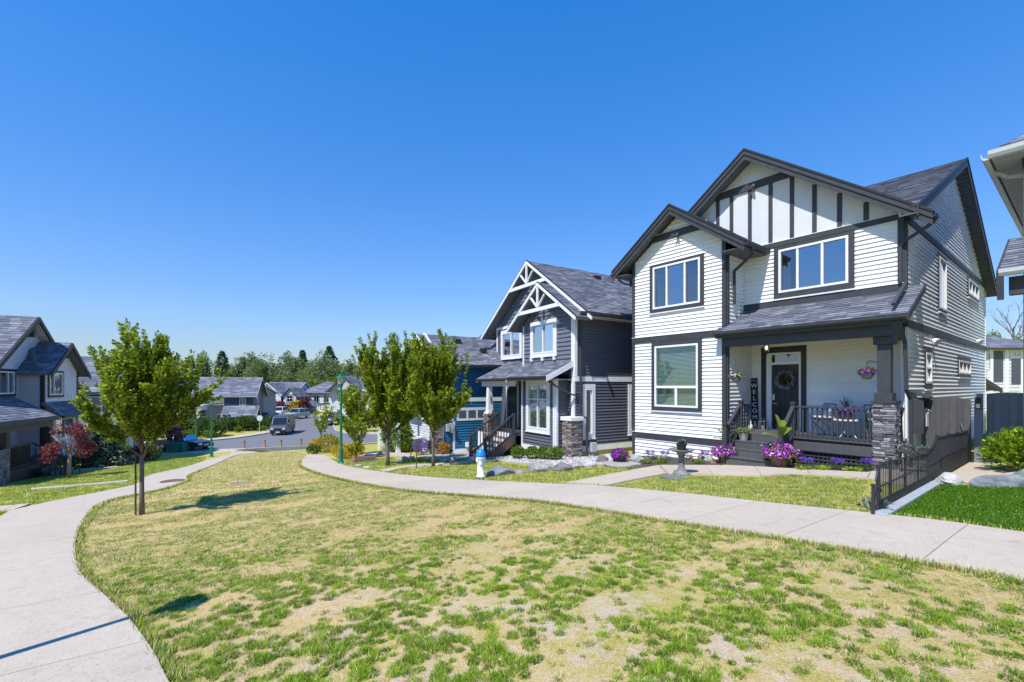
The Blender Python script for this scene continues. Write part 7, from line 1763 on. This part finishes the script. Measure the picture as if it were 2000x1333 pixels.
def birdbath():
    root = thing('birdbath', 'grey stone birdbath on the lawn edge of the front path', 'birdbath', gp(1331, 928)); ST = paint('bath_stone', (.20, .20, .21), .85, .3, 9, .5, 60)
    MB().lathe([(.20, 0), (.20, .05), (.14, .08), (.10, .14), (.075, .20), (.07, .40), (.09, .50), (.12, .55)], 18).build('pedestal', ST, root, smooth=False); MB().lathe([(.08, .54), (.2, .57), (.29, .61), (.30, .635), (.28, .635), (.18, .60), (.01, .595)], 24).build('bowl', ST, root, smooth=True)
    r2 = thing('succulent_pot', 'dark pot of succulents standing in the birdbath', 'flower pot', (root.location.x, root.location.y, root.location.z + .60)); pot(r2, .09, .13, .17, DPOT); c = Crown(570)
    for k in range(60): az = k * 2.4; el = .3 + .9 * (k / 60); c.shoot((0, 0, .16), (math.cos(az) * math.cos(el), math.sin(az) * math.cos(el), math.sin(el)), .10, 6, .07, .22, wood=False)
    obj('succulents', c.mesh('succulents', L_SIL), r2)
birdbath()
# bed flowers
def tuft(name, label, loc, r, h, mat, seed, n=220, leaf=.05, cat='flowers', spike=False, group=None):
    root = thing(name, label, cat, loc, 0, group); c = Crown(seed); rs = c.rs
    for k in range(n // 8):
        az = rs.uniform(0, 6.28); q = rs.uniform(0, 1) ** .5; el = math.radians(88 - 45 * q); c.shoot((r * .5 * q * math.cos(az), r * .5 * q * math.sin(az), 0), (math.cos(az) * math.cos(el), math.sin(az) * math.cos(el), math.sin(el)), h * rs.uniform(.7, 1.1), 10, leaf, .22, bend=.1, t0=.1, wood=False)
    obj('stems' if spike else 'leaves', c.mesh('leaves', L_DSH if spike else mat), root)
    if spike:
        c2 = Crown(seed + 1)
        for k in range(n // 10): az = c2.rs.uniform(0, 6.28); q = c2.rs.uniform(0, 1) ** .5; c2.shoot((r * .8 * q * math.cos(az), r * .8 * q * math.sin(az), h * .75), (math.cos(az) * .3, math.sin(az) * .3, 1), h * .45, 14, .03, .4, wood=False)
        obj('blooms', c2.mesh('blooms', mat), root)
BP = petal_mat('salvia_violet', [(0, (.12, .05, .42)), (.6, (.20, .10, .60)), (1, (.34, .22, .72))])
for i, (px, py) in enumerate([(1269, 899), (1300, 900), (1338, 899), (1378, 901)]): tuft('salvia', '%s violet salvia from left in the white house bed' % ORD[i], gp(px, py), .14, .26, BP, 600 + i * 3, 240, .04, spike=True, group='violet salvias in the left bed')
for i, (px, py) in enumerate([(1264, 907), (1292, 906), (1364, 908)]): tuft('grass_clump', '%s low green clump from left in the white house bed' % ORD[i], gp(px, py), .2, .13, L_SHR, 620 + i, 260, .06, 'plant', group='green clumps in the left bed')
for i, (px, py) in enumerate([(1574, 917), (1636, 919), (1696, 921)]): tuft('salvia', '%s violet salvia from left under the porch railing' % ORD[i], gp(px, py), .15, .24, BP, 640 + i * 3, 300, .04, spike=True, group='violet salvias under the porch')
for i, (px, py) in enumerate([(1570, 920), (1606, 919), (1666, 922)]): tuft('grass_clump', '%s low lime clump from left under the porch railing' % ORD[i], gp(px, py), .22, .10, L_JUN, 660 + i, 300, .06, 'plant', group='lime clumps under the porch')
tuft('weed', 'tall thin weed growing by the near fence post', (-2.1, 8.35, gz(-2.1)), .12, .3, L_SIL, 670, 80, .1, 'plant')
# ------------------------------------------------------------------ things on the white house's porch
DZ = .36
def wreath():
    root = thing('wreath', 'grey-lilac leaf wreath hanging on the front door', 'wreath', (-5.80, 14.90, 1.90)); m = MB(); m.tube([(.20 * math.cos(t), -.02, .20 * math.sin(t)) for t in [k * .3307 for k in range(20)]], .025, 6); m.build('ring', paint('twig', (.10, .08, .08), .9), root); c = Crown(700); rs = c.rs
    for k in range(70):
        t = k * 2 * math.pi / 70; b = np.array([.20 * math.cos(t), -.04, .20 * math.sin(t)]); d = unit(np.array([math.cos(t + 1.0), rs.uniform(-.35, 0), math.sin(t + 1.0)])); c.shoot(b, d, .10, 7, .07, .20, bend=0, wood=False, spread=.5)
    obj('leaves', c.mesh('leaves', leaf_mat('dried_leaf', (.22, .19, .25), (.38, .34, .42), (.55, .50, .58))), root)
wreath()
def welcome():
    root = thing('welcome_sign', 'tall dark board reading WELCOME leaning in the porch corner', 'sign', (-6.60, 14.74, DZ)); root.rotation_euler = (math.radians(-3.5), math.radians(-3.2), 0)
    MB().box(-.10, .10, -.012, .012, 0, 1.60).build('board', paint('sign_black', (.012, .013, .018), .6, .2), root)
    W = paint('letter_white', (.75, .75, .74), .6, .05)
    for i, ch in enumerate('WELCOME'):
        tm = text_mesh(ch, .185, W, .003); obj('letter', tm, root, (0, -.016, 1.36 - i * .198), (math.pi / 2, 0, 0))
    m = MB(); m.tube([(.065 * math.cos(t), -.015, 1.50 + .03 * math.sin(t)) for t in [math.pi * k / 8 for k in range(9)]], .006, 5); m.build('swash', W, root)
welcome()
def owl():
    root = thing('owl_figurine', 'small white owl figurine on the porch beside the sign', 'figurine', (-6.47, 14.0, DZ)); W = paint('owl_white', (.68, .67, .64), .5, .1, 30, .4, 60)
    MB().lathe([(.07, 0), (.09, .03), (.105, .10), (.10, .17), (.08, .21), (.085, .25), (.075, .29), (.04, .315), (.01, .32)], 16).build('body', W, root, smooth=True)
    for s in (-1, 1):
        MB().cyl((s * .045, 0, .29), (s * .06, 0, .34), .022, .004, 6).build('ear', W, root); MB().ell((s * .033, -.072, .255), (.022, .012, .022), 8, 6).build('eye', DARK, root); MB().ell((s * .09, 0, .12), (.025, .06, .08), 8, 6).build('wing', W, root)
    MB().cyl((0, -.08, .235), (0, -.10, .215), .010, .002, 6).build('beak', paint('beak', (.35, .25, .1), .5), root)
owl()
def floor_lantern():
    root = thing('floor_lantern', 'clear glass lantern standing left of the front door', 'lantern', (-6.33, 14.62, DZ)); m = MB(); m.box(-.09, .09, -.09, .09, 0, .02); m.box(-.09, .09, -.09, .09, .26, .28)
    for sx in (-1, 1):
        for sy in (-1, 1): m.box(sx * .085 - .006, sx * .085 + .006, sy * .085 - .006, sy * .085 + .006, .02, .26)
    m.tube([(-.05, 0, .28), (-.04, 0, .36), (.04, 0, .36), (.05, 0, .28)], .005, 5); m.build('frame', MATS['steel'], root); MB().box(-.08, .08, -.08, .08, .02, .26).build('glass', GLASSC, root); MB().cyl((0, 0, .02), (0, 0, .14), .035, n=10).build('candle', WTRIM, root)
floor_lantern()
def bucket():
    root = thing('bucket_planter', 'galvanised bucket of green stonecrop on the porch step', 'planter', (-6.22, 13.16, .16)); MB().lathe([(.105, 0), (.14, .21), (.148, .215), (.148, .225), (.13, .22), (.125, .19), (.01, .18)], 20).build('bucket', paint('galvanised', (.42, .43, .44), .35, .2, 14, metal=.6), root, smooth=False); c = Crown(710)
    for k in range(9): az = k * .7; c.blob((.09 * math.cos(az), .09 * math.sin(az), .27), (.10, .10, .08), 150, .035, .4, .4, up=.6)
    obj('plants', c.mesh('plants', leaf_mat('stonecrop', (.10, .17, .05), (.24, .33, .12), (.40, .46, .22))), root); MB().tube([(-.14, 0, .2), (-.15, 0, .1), (-.12, 0, .06)], .004, 5).build('handle', MATS['steel'], root)
bucket()
CLOTH = paint('cushion_pale', (.55, .58, .58), .9, .12, 12); CLB = island_mat('cushion_pattern', [(0, (.08, .22, .42)), (1, (.5, .55, .45))], .9, .2, 40)
def chair(label, x, y, rz):
    root = thing('patio_chair', label, 'chair', (x, y, DZ), rz, 'porch chairs'); K = IRON
    for sx in (-1, 1):
        MB().tube([(sx * .22, -.22, 0), (sx * .22, .05, .42), (sx * .22, .20, .86)], .011, 6).build('back_leg', K, root); MB().tube([(sx * .20, .24, 0), (sx * .20, -.20, .43)], .011, 6).build('front_leg', K, root)
        MB().tube([(sx * .24, .12, .64), (sx * .25, -.14, .64), (sx * .24, -.20, .58), (sx * .22, -.18, .43)], .010, 6).build('arm', K, root)
    m = MB(); m.bar((-.22, .20, .86), (.22, .20, .86), .03, .03); m.bar((-.22, .13, .66), (.22, .13, .66), .02, .02); m.build('back_frame', K, root)
    MB().box(-.21, .21, -.20, .18, .43, .47).build('seat', K, root); MB().box(-.20, .20, -.19, .16, .475, .53).build('cushion', CLOTH, root, bevel=.02); q = MB(); q.ell((0, .12, .68), (.18, .05, .15), 12, 8); q.build('pillow', CLB, root, smooth=True)
chair('left porch chair with pale cushion behind the railing', -4.62, 14.3, math.radians(-35)); chair('right porch chair beside the stone column', -3.45, 14.3, math.radians(25))
def table():
    root = thing('porch_table', 'small round white table between the two porch chairs', 'table', (-4.06, 14.2, DZ)); MB().lathe([(.30, .44), (.31, .45), (.31, .47), (.30, .475), (.01, .475)], 20).build('table_top', WTRIM, root)
    for k in range(3): t = k * 2.09; MB().tube([(.22 * math.cos(t), .22 * math.sin(t), 0), (.08 * math.cos(t + 1), .08 * math.sin(t + 1), .22), (.22 * math.cos(t + 2), .22 * math.sin(t + 2), .44)], .010, 5).build('leg', WTRIM, root)
    r2 = thing('spiky_plant_pot', 'dark pot with spiky dracaena and purple petunias on porch table', 'flower pot', (-4.06, 14.2, DZ + .475)); pot(r2, .14, .19, .22, DPOT); m = MB(); rs = random.Random(3)
    for k in range(26):
        az = k * 2.4; el = math.radians(rs.uniform(35, 85)); L = rs.uniform(.35, .5); d = Vector((math.cos(az) * math.cos(el), math.sin(az) * math.cos(el), math.sin(el))); sd = d.cross(Vector((0, 0, 1))).normalized(); b = Vector((0, 0, .2)); mid = b + d * L * .5; e = b + d * L + Vector((0, 0, -.07 * math.cos(el)))
        m.add([tuple(b - sd * .010), tuple(b + sd * .010), tuple(mid + sd * .012), tuple(mid - sd * .012), tuple(e)], [(0, 1, 2, 3), (3, 2, 4)])
    m.build('spikes', paint('dracaena', (.05, .06, .05), .5, .2), r2); obj('blooms', flowers(720, (0, 0, .24), (.24, .24, .10), 130, .028, BP, -.4), r2)
table()

# ------------------------------------------------------------------ vehicles
RUB = paint('tyre', (.018, .018, .019), .85, .1); RIM = paint('rim', (.4, .41, .42), .3, .1, metal=.7); CGL = paint('car_glass', (.015, .018, .022), .06, .1, spec=.8); HLT = paint('headlight', (.75, .77, .8), .15, .05, spec=.7); TLT = paint('taillight', (.35, .02, .02), .3)
def wheel(root, x, y, r, w=.22):
    m = MB(); s = 1 if y > 0 else -1; m.tube([(x, y - s * w, r), (x, y - s * w * .95, r), (x, y - s * .02, r), (x, y, r)], [r * .92, r, r, r * .9], 18); t = m.build('wheel', RUB, root); q = MB(); q.tube([(x, y - s * .03, r), (x, y + s * .008, r), (x, y + s * .015, r)], [r * .62, r * .6, r * .15], 14); q.build('rim', RIM, t)
def car(name, label, loc, rz, L, Wd, prof, glass, col, wr=.33, wb=None, group=None, roofmat=None, cat='car', lamps=True):
    """prof: side outline of the body (x, z); glass: list of (outline, inset) cabins"""
    root = thing(name, label, cat, loc, rz, group); pm = paint('car_paint_%d_%d_%d' % tuple(int(c * 1000) for c in col), col, .25, .05, spec=.6); hw = Wd / 2
    m = MB(); n = len(prof); rows = [(-hw, .92), (-hw * .97, 1.0), (hw * .97, 1.0), (hw, .92)]; vs = []
    zc = sum(p[1] for p in prof) / n; xc = 0
    for y, k in rows: vs += [(x * (1 if k == 1 else .985), y, zc + (z - zc) * k) for x, z in prof]
    fs = [tuple(range(n))[::-1], tuple(range(3 * n, 4 * n))]
    for j in range(3): fs += [(j * n + i, j * n + (i + 1) % n, (j + 1) * n + (i + 1) % n, (j + 1) * n + i) for i in range(n)]
    m.add(vs, fs); m.build('body', pm, root, bevel=.03)
    for (out, roof) in glass:
        g = MB(); n = len(out); zb = min(p[1] for p in out); zt = max(p[1] for p in out); vs = []
        for y in (-1, 1): vs += [(x, y * hw * (.95 - .17 * (z - zb) / max(.1, zt - zb)), z) for x, z in out]
        g.add(vs, [tuple(range(n))[::-1], tuple(range(n, 2 * n))] + [(i, (i + 1) % n, n + (i + 1) % n, n + i) for i in range(n)]); g.build('cabin_glass', CGL, root)
        if roof:
            tops = [p for p in out if p[1] > zt - .06]; x0, x1 = min(p[0] for p in tops), max(p[0] for p in tops); w = hw * .79
            MB().box(x0 - .05, x1 + .05, -w, w, zt - .02, zt + .045).build('roof', pm, root, bevel=.03); pil = MB()
            bot = [p for p in out if p[1] < zb + .06]; bx0, bx1 = min(p[0] for p in bot), max(p[0] for p in bot)
            for s in (-1, 1):
                for (xb, xt) in ((bx0, x0), (bx1, x1), ((bx0 + bx1) / 2, (x0 + x1) / 2)): pil.bar((xb, s * hw * .955, zb), (xt, s * hw * .785, zt), .06, .03)
            pil.build('pillars', pm, root)
    wb = wb or L * .6; zh = [p for p in prof]
    for x in (-wb / 2, wb / 2):
        for s in (-1, 1): wheel(root, x, s * hw, wr)
    xf = max(p[0] for p in prof); xr = min(p[0] for p in prof); hz = max(z for x, z in prof if x > xf - .12)
    for s in (-1, 1):
        MB().box(xf - .06, xf + .012, s * hw * .72 - .17, s * hw * .72 + .17, hz - .22, hz - .06).build('headlight', HLT, root); MB().box(xr - .012, xr + .05, s * hw * .8 - .12, s * hw * .8 + .12, hz - .12, hz + .06).build('taillight', TLT, root)
        MB().box(xf - L * .33, xf - L * .33 + .12, s * (hw + .02), s * (hw + .16), hz + .02, hz + .16).build('mirror', pm, root)
    MB().box(xf - .02, xf + .015, -hw * .42, hw * .42, hz - .32, hz - .12).build('grille', DARK, root); MB().box(xf + .0, xf + .02, -.24, .24, .42, .53).build('number_plate', WTRIM, root); MB().box(xf - .05, xf + .01, -hw * .9, hw * .9, .28, .40).build('bumper', DARK, root)
    return root
SED = [(-2.15, .35), (2.15, .35), (2.2, .55), (2.1, .78), (1.0, .92), (-1.3, .96), (-2.1, .92), (-2.2, .6)]; SEDG = [([(1.05, .9), (.35, 1.38), (-.75, 1.40), (-1.55, .94)], True)]
SUV = [(-2.25, .42), (2.25, .42), (2.3, .7), (2.2, 1.0), (1.1, 1.12), (-2.15, 1.15), (-2.28, .8)]; SUVG = [([(1.15, 1.1), (.5, 1.68), (-1.85, 1.70), (-2.15, 1.14)], True)]
PUP = [(-2.8, .5), (2.7, .5), (2.75, .8), (2.6, 1.12), (1.35, 1.2), (-2.75, 1.18), (-2.8, .9)]; PUPG = [([(1.4, 1.18), (.75, 1.85), (-.55, 1.86), (-.75, 1.18)], True)]
VAN = [(-2.9, .42), (2.75, .42), (2.95, .6), (2.92, 1.05), (2.75, 1.25), (2.05, 1.45), (1.35, 2.35), (1.0, 2.55), (-2.8, 2.58), (-2.95, 2.4)]
def hd(a, b): return math.atan2(a * CS + b * SN, a * SN - b * CS)   # heading given in camera-right / away terms
v = at(553, 846, 53.5)
vr = car('delivery_van', 'dark grey high-roofed delivery van driving up the street', (v[0], v[1], ZR + .02), hd(.24, -.97), 5.9, 2.0, VAN, [], (.055, .065, .08), .36, 3.6, cat='van')
vr.scale = (.84, .84, .84)
m = MB(); m.prism([(2.10, -.86, 1.42), (1.40, -.82, 2.28), (1.40, .82, 2.28), (2.10, .86, 1.42)], (.035, 0, .02)); m.build('windscreen', CGL, vr)
for s in (-1, 1): m = MB(); m.prism([(1.9, s * 1.003, 1.42), (1.35, s * 1.003, 2.05), (.75, s * 1.003, 2.05), (.75, s * 1.003, 1.42)], (0, s * .012, 0)); m.build('side_window', CGL, vr); m = MB(); m.box(-2.2, .5, s * 1.0, s * 1.012, .55, .85); m.build('side_band', DARK, vr)
p = at(360, 878, 40.0)
cr = car('convertible', 'dark convertible car with its roof down parked behind the transformer box', (p[0], p[1], ZR + .02), hd(.98, -.15), 4.4, 1.78, [(-2.1, .33), (2.1, .33), (2.2, .5), (2.1, .72), (.75, .86), (-1.5, .90), (-2.05, .88), (-2.2, .6)], [], (.025, .04, .06), .32, 2.6)
m = MB(); m.prism([(.75, -.7, .86), (.25, -.62, 1.24), (.25, .62, 1.24), (.75, .7, .86)], (.03, 0, .01)); m.build('windscreen', glass_mat('car_screen', (.35, .42, .46), .12), cr); m = MB(); m.box(-1.2, .3, -.72, .72, .86, .90); m.build('cockpit', DARK, cr)
for sx in (-.35, -1.05):
    for sy in (-.36, .36): MB().box(sx - .12, sx, sy - .24, sy + .24, .7, 1.22).build('seat', paint('seat_leather', (.05, .04, .04), .5), cr, bevel=.04)
def bike(label, loc, rz):
    r = thing('bicycle', label, 'bicycle', loc, rz)
    for x in (-.5, .5):
        m = MB(); m.tube([(x + .33 * math.cos(t), 0, .34 + .33 * math.sin(t)) for t in [k * .3307 for k in range(20)]], .016, 5); m.build('wheel', RUB, r)
    m = MB()
    for a, b in [((-.5, 0, .34), (-.15, 0, .8)), ((-.15, 0, .8), (.38, 0, .82)), ((.38, 0, .82), (0, 0, .32)), ((0, 0, .32), (-.15, 0, .85)), ((-.5, 0, .34), (0, 0, .32)), ((.38, 0, .9), (.5, 0, .34))]: m.cyl(a, b, .018, n=6)
    m.build('frame', DARK, r); MB().box(-.28, -.05, -.06, .06, .86, .91).build('saddle', DARK, r); MB().cyl((.36, -.25, .98), (.36, .25, .98), .014, n=6).build('handlebar', DARK, r)
p = at(338, 877, 38.6); bike('dark bicycle leaning by the rear of the convertible', (p[0], p[1], ZR + .02), hd(1, .1))
def park(name, label, px, py, d, head, prof, gl, col, L, W, wr=.34, cat='car'):
    p = at(px, py, d); return car(name, label, (p[0], p[1], ZR + .02), hd(*head), L, W, prof, gl, col, wr, None, 'cars parked before the far houses', cat=cat)
park('pickup_truck', 'silver-grey pickup truck parked by the slate house', 443, 829, 60, (.97, -.2), PUP, PUPG, (.32, .33, .35), 5.5, 1.95, .4, 'pickup')
park('suv', 'dark blue sports utility car behind the ball shrubs', 508, 827, 66, (.9, -.4), SUV, SUVG, (.03, .045, .09), 4.6, 1.9)
park('pickup_truck', 'bright blue covered pickup truck in the driveway', 508, 819, 74, (-.9, -.4), PUP, PUPG, (.02, .16, .5), 5.5, 1.95, .4, 'pickup'); park('car', 'pale silver car behind the dark blue one', 528, 823, 72, (.9, -.35), SED, SEDG, (.5, .52, .54), 4.4, 1.8)
park('car', 'dark car parked left of the van', 489, 829, 64, (.9, -.4), SED, SEDG, (.04, .045, .055), 4.4, 1.8); park('suv', 'white car parked in the white gabled house driveway', 545, 816, 84, (.2, -.98), SUV, SUVG, (.65, .66, .67), 4.6, 1.9)
park('suv', 'silver sports utility car parked right of the van', 581, 818, 78, (-.15, -.99), SUV, SUVG, (.42, .44, .46), 4.6, 1.9); park('suv', 'dark car parked across the street right of the young tree', 645, 829, 66, (.05, -1), SUV, SUVG, (.06, .065, .075), 4.6, 1.9)
park('car', 'small dark car beyond the silver one at street end', 560, 811, 92, (.9, -.3), SED, SEDG, (.05, .05, .06), 4.4, 1.8)
# ------------------------------------------------------------------ grass
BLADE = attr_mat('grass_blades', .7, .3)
def blades(pos, hgt, lean, width, col, rs, single=False):
    """one bent, two-triangle blade per position"""
    n = len(pos); az = rs.uniform(0, 6.283, n); d = np.stack([np.cos(az), np.sin(az), np.zeros(n)], 1); sd = np.stack([-np.sin(az), np.cos(az), np.zeros(n)], 1)
    w = (width * .5)[:, None]; b0 = pos - sd * w; b1 = pos + sd * w; mid = pos + d * (lean * .4)[:, None] + np.array([0, 0, 1.0]) * (hgt * .62)[:, None]; tip = pos + d * lean[:, None] + np.array([0, 0, 1.0]) * hgt[:, None]
    if single:
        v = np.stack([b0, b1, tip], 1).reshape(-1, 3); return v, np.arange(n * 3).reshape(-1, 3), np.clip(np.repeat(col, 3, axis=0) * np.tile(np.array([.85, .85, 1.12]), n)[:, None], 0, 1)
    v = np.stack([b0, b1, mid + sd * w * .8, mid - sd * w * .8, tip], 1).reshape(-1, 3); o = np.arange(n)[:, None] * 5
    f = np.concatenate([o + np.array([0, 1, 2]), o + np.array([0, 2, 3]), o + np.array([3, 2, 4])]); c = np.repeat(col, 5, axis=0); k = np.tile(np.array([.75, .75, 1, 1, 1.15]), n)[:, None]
    return v, f, np.clip(c * k, 0, 1)
def scatter(poly, n, rs, holes=()):
    P = np.array([p[:2] for p in poly]); lo = P.min(0); hi = P.max(0); out = []; c = 0
    while c < n:
        q = rs.uniform(lo, hi, (max(2000, n), 2)); k = inside_np(q, poly)
        for h in holes: k &= ~inside_np(q, h)
        q = q[k]; out.append(q); c += len(q)
        if len(q) == 0: break
    return np.concatenate(out)[:n]
GZ = np.vectorize(gz)
def noise2(p, s, seed):
    r = np.random.RandomState(seed); v = np.zeros(len(p))
    for k in range(7):
        a = r.uniform(0, 6.28); f = s * r.uniform(.6, 2.2); v += np.sin((p[:, 0] * math.cos(a) + p[:, 1] * math.sin(a)) * f + r.uniform(0, 6.28))
    return v / 7
G_D = np.array([.085, .17, .012]); G_M = np.array([.22, .37, .024]); G_L = np.array([.46, .58, .06]); S_D = np.array([.54, .36, .17]); S_M = np.array([.72, .54, .29]); S_L = np.array([.92, .78, .48])
def mixc(a, b, t): return a + (b - a) * t[:, None]
def grow(name, label, sets):
    V = []; F = []; C = []; o = 0
    for v, f, c in sets: V.append(v); F.append(f + o); C.append(c); o += len(v)
    ob = obj(name, np_mesh(name, np.concatenate(V), np.concatenate(F), BLADE, np.concatenate(C))); tag(ob, label, 'grass', kind='stuff'); return ob
rs = np.random.RandomState(77)
def pts3(q, dz=0.0): return np.column_stack([q, GZ(q[:, 0]) + dz])
def tufts(poly, ntuft, per, rad, h, wd, rs, dry=.0, thr=None, seed=1, holes=(), dmax=None, dmin=None, hv=.35, single=True, flat=1.0, fade=None):
    t = scatter(poly, ntuft * 6, rs, holes); nz = .45 * noise2(t, 1.0, seed) + .8 * noise2(t, 4.2, seed + 5)
    if thr is not None: t = t[(nz + rs.normal(0, .12, len(t))) > thr]
    d = np.hypot(t[:, 0], t[:, 1])
    if dmax: t = t[(d < dmax) & (d >= (dmin or 0))]
    if fade: d = np.hypot(t[:, 0], t[:, 1]); t = t[rs.uniform(0, 1, len(t)) > (d - fade[0]) / (fade[1] - fade[0])]
    t = t[:ntuft]; n = len(t); sz = rs.uniform(.55, 1.35, n); tone = rs.uniform(0, 1, n)
    i = np.repeat(np.arange(n), per); m = len(i); a = rs.uniform(0, 6.283, m); r = rad * sz[i] * np.sqrt(rs.uniform(0, 1, m)); q = t[i] + np.stack([r * np.cos(a), r * np.sin(a)], 1)
    hh = h * sz[i] * rs.uniform(1 - hv, 1 + hv, m) * (1.1 - .5 * r / (rad * sz[i])); le = hh * rs.uniform(.3, 1.5, m) * flat
    x = np.clip(tone[i] * .75 + rs.normal(0, .22, m), 0, 1); c = np.where((x < .5)[:, None], mixc(G_D, G_M, x * 2), mixc(G_M, G_L, x * 2 - 1)); dr = rs.uniform(0, 1, m) < dry; c[dr] = mixc(S_D, S_L, rs.uniform(0, 1, dr.sum()))
    return blades(pts3(q, -.005), hh, le, wd * rs.uniform(.7, 1.3, m), c, rs, single)
def straw(poly, n, rs, dmin, dmax, ln, wd, seed=3, holes=(), green=.0, flat=.35):
    q = scatter(poly, int(n * 2.6), rs, holes); d = np.hypot(q[:, 0], q[:, 1]); q = q[(d >= dmin) & (d < dmax)]
    bare = np.clip(1.2 - np.hypot(q[:, 0] + 2.2, q[:, 1] - 2.0) / 3.2, 0, .8); q = q[rs.uniform(0, 1, len(q)) > bare][:n]; m = len(q); hh = ln * flat * rs.uniform(.3, 1.4, m); le = ln * rs.uniform(.5, 1.3, m); x = rs.uniform(0, 1, m); c = mixc(S_D, S_L, x); g = rs.uniform(0, 1, m) < green; c[g] = mixc(G_M, G_L, rs.uniform(0, 1, g.sum()))
    return blades(pts3(q, .002), hh, le, wd * rs.uniform(.6, 1.3, m), c, rs, True)
# fine blades near the viewpoint, coarser with distance
LC_NEAR = LAWN_C
sets = []
sets.append(tufts(LC_NEAR, 4300, 100, .048, .036, .0056, rs, .06, -.14, 1, dmin=1.6, dmax=8.0, fade=(4.5, 8.0)))
sets.append(tufts(LC_NEAR, 1500, 46, .035, .024, .0050, rs, .35, None, 2, dmin=1.6, dmax=7.0))
sets.append(straw(LC_NEAR, 330000, rs, 1.6, 7.0, .042, .0034, green=.08, flat=.22))
sets.append(tufts(LC_NEAR, 6600, 38, .068, .030, .0082, rs, .25, -.18, 1, dmin=5.5, dmax=14.0))
sets.append(straw(LC_NEAR, 200000, rs, 7.0, 14.0, .05, .0075, green=.15, flat=.25))
sets.append(tufts(LC_NEAR, 6500, 18, .12, .036, .018, rs, .42, -.22, 1, dmin=12.0, dmax=45.0)); sets.append(straw(LC_NEAR, 70000, rs, 14.0, 45.0, .06, .016, green=.2))
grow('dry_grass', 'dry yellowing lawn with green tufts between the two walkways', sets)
PADS = [[(-10.3, 13.2), (-2.9, 13.2), (-2.9, 27), (-10.3, 27)]]
LAWN_R1 = [GXY(1182, 953), GXY(1305, 929), GXY(1400, 931), GXY(1490, 934), GXY(1515, 926), GXY(1694, 938), GXY(1690, 1004), GXY(1500, 984), GXY(1350, 967)]
LAWN_R2 = [GXY(730, 924), GXY(800, 916), GXY(884, 909.5), GXY(955, 903), GXY(990, 906), GXY(1060, 916), GXY(1150, 914), GXY(1200, 912), GXY(1270, 914), GXY(1095, 947), GXY(1000, 942), GXY(910, 938), GXY(805, 930)]
LAWN_R3 = [GXY(676, 909), GXY(668, 900), GXY(700, 895), GXY(800, 896), GXY(880, 901), GXY(930, 899), GXY(880, 905), GXY(790, 911), GXY(720, 922)]
LAWN_L1 = [GXY(0, 990), GXY(0, 955), GXY(90, 931), GXY(230, 915), GXY(300, 902), GXY(400, 893), GXY(396, 902), GXY(357, 914), GXY(292, 929), GXY(270, 945), GXY(227, 956), GXY(162, 969), GXY(81, 985)]
LAWN_L2 = [(-9.0, -3.9), GXY(0, 1008), GXY(18, 1001), GXY(0, 999), (-12.5, -4.0)]
sets = [tufts(LAWN_R1, 1500, 34, .10, .045, .0065, rs, .22, None, 21), straw(LAWN_R1, 16000, rs, 0, 40, .045, .006, green=.3), tufts(LAWN_R2, 1600, 24, .12, .05, .010, rs, .22, None, 22), straw(LAWN_R2, 12000, rs, 0, 40, .05, .010, green=.35), tufts(LAWN_R3, 900, 18, .14, .05, .013, rs, .2, None, 23)]
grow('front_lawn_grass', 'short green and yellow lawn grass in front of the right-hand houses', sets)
sets = [tufts(LAWN_L1, 3200, 22, .14, .055, .012, rs, .15, None, 24), straw(LAWN_L1, 12000, rs, 0, 60, .06, .012, green=.5), tufts(LAWN_L2, 400, 40, .10, .05, .008, rs, .05, None, 25)]
grow('left_lawn_grass', 'green lawn grass left of the left walkway', sets)
# artificial turf
q = scatter(TURF, 52000, rs); q = q[np.hypot(q[:, 0], q[:, 1]) < 14]; m = len(q); x = rs.uniform(0, 1, m); c = mixc(np.array([.045, .12, .004]), np.array([.13, .30, .008]), x); s_ = rs.uniform(0, 1, m) < .03; c[s_] = np.array([.42, .46, .22])
ob = obj('turf_pile', np_mesh('turf_pile', *(lambda t: (t[0], t[1], BLADE, t[2]))(blades(pts3(q, .008), .032 * rs.uniform(.7, 1.2, m), .02 * rs.uniform(.3, 1.2, m), .0075 * rs.uniform(.7, 1.2, m), c, rs)))); tag(ob, 'bright green artificial turf right of the iron fence', 'turf', kind='stuff')
# ragged grass along the walkway edges
def edge_grass(line, side, n, seed):
    r = np.random.RandomState(seed); L = resample(line, 400); P = np.array([[p.x, p.y] for p in L]); i = r.randint(0, 398, n); t = r.uniform(0, 1, n)[:, None]; p = P[i] * (1 - t) + P[i + 1] * t; d = unit(P[i + 1] - P[i]); nrm = np.stack([-d[:, 1], d[:, 0]], 1) * side
    p = p + nrm * (r.uniform(-.02, .10, n))[:, None]; keep = np.hypot(p[:, 0], p[:, 1]) < 22; p = p[keep]; n = len(p); D = np.hypot(p[:, 0], p[:, 1]); x = r.uniform(0, 1, n); c = mixc(G_D, G_L, x); s = r.uniform(0, 1, n) < .35; c[s] = mixc(S_D, S_L, r.uniform(0, 1, s.sum()))
    return blades(pts3(p, .0), .065 * r.uniform(.5, 1.3, n), .05 * r.uniform(.2, 1.2, n), np.clip(D * .0010, .003, .016), c, r)
grow('edge_grass', 'ragged grass hanging over the walkway edges', [edge_grass(RW_NEAR, 1, 16000, 1), edge_grass(LW_RIGHT, -1, 16000, 3), edge_grass(RW_FAR, -1, 8000, 5)])
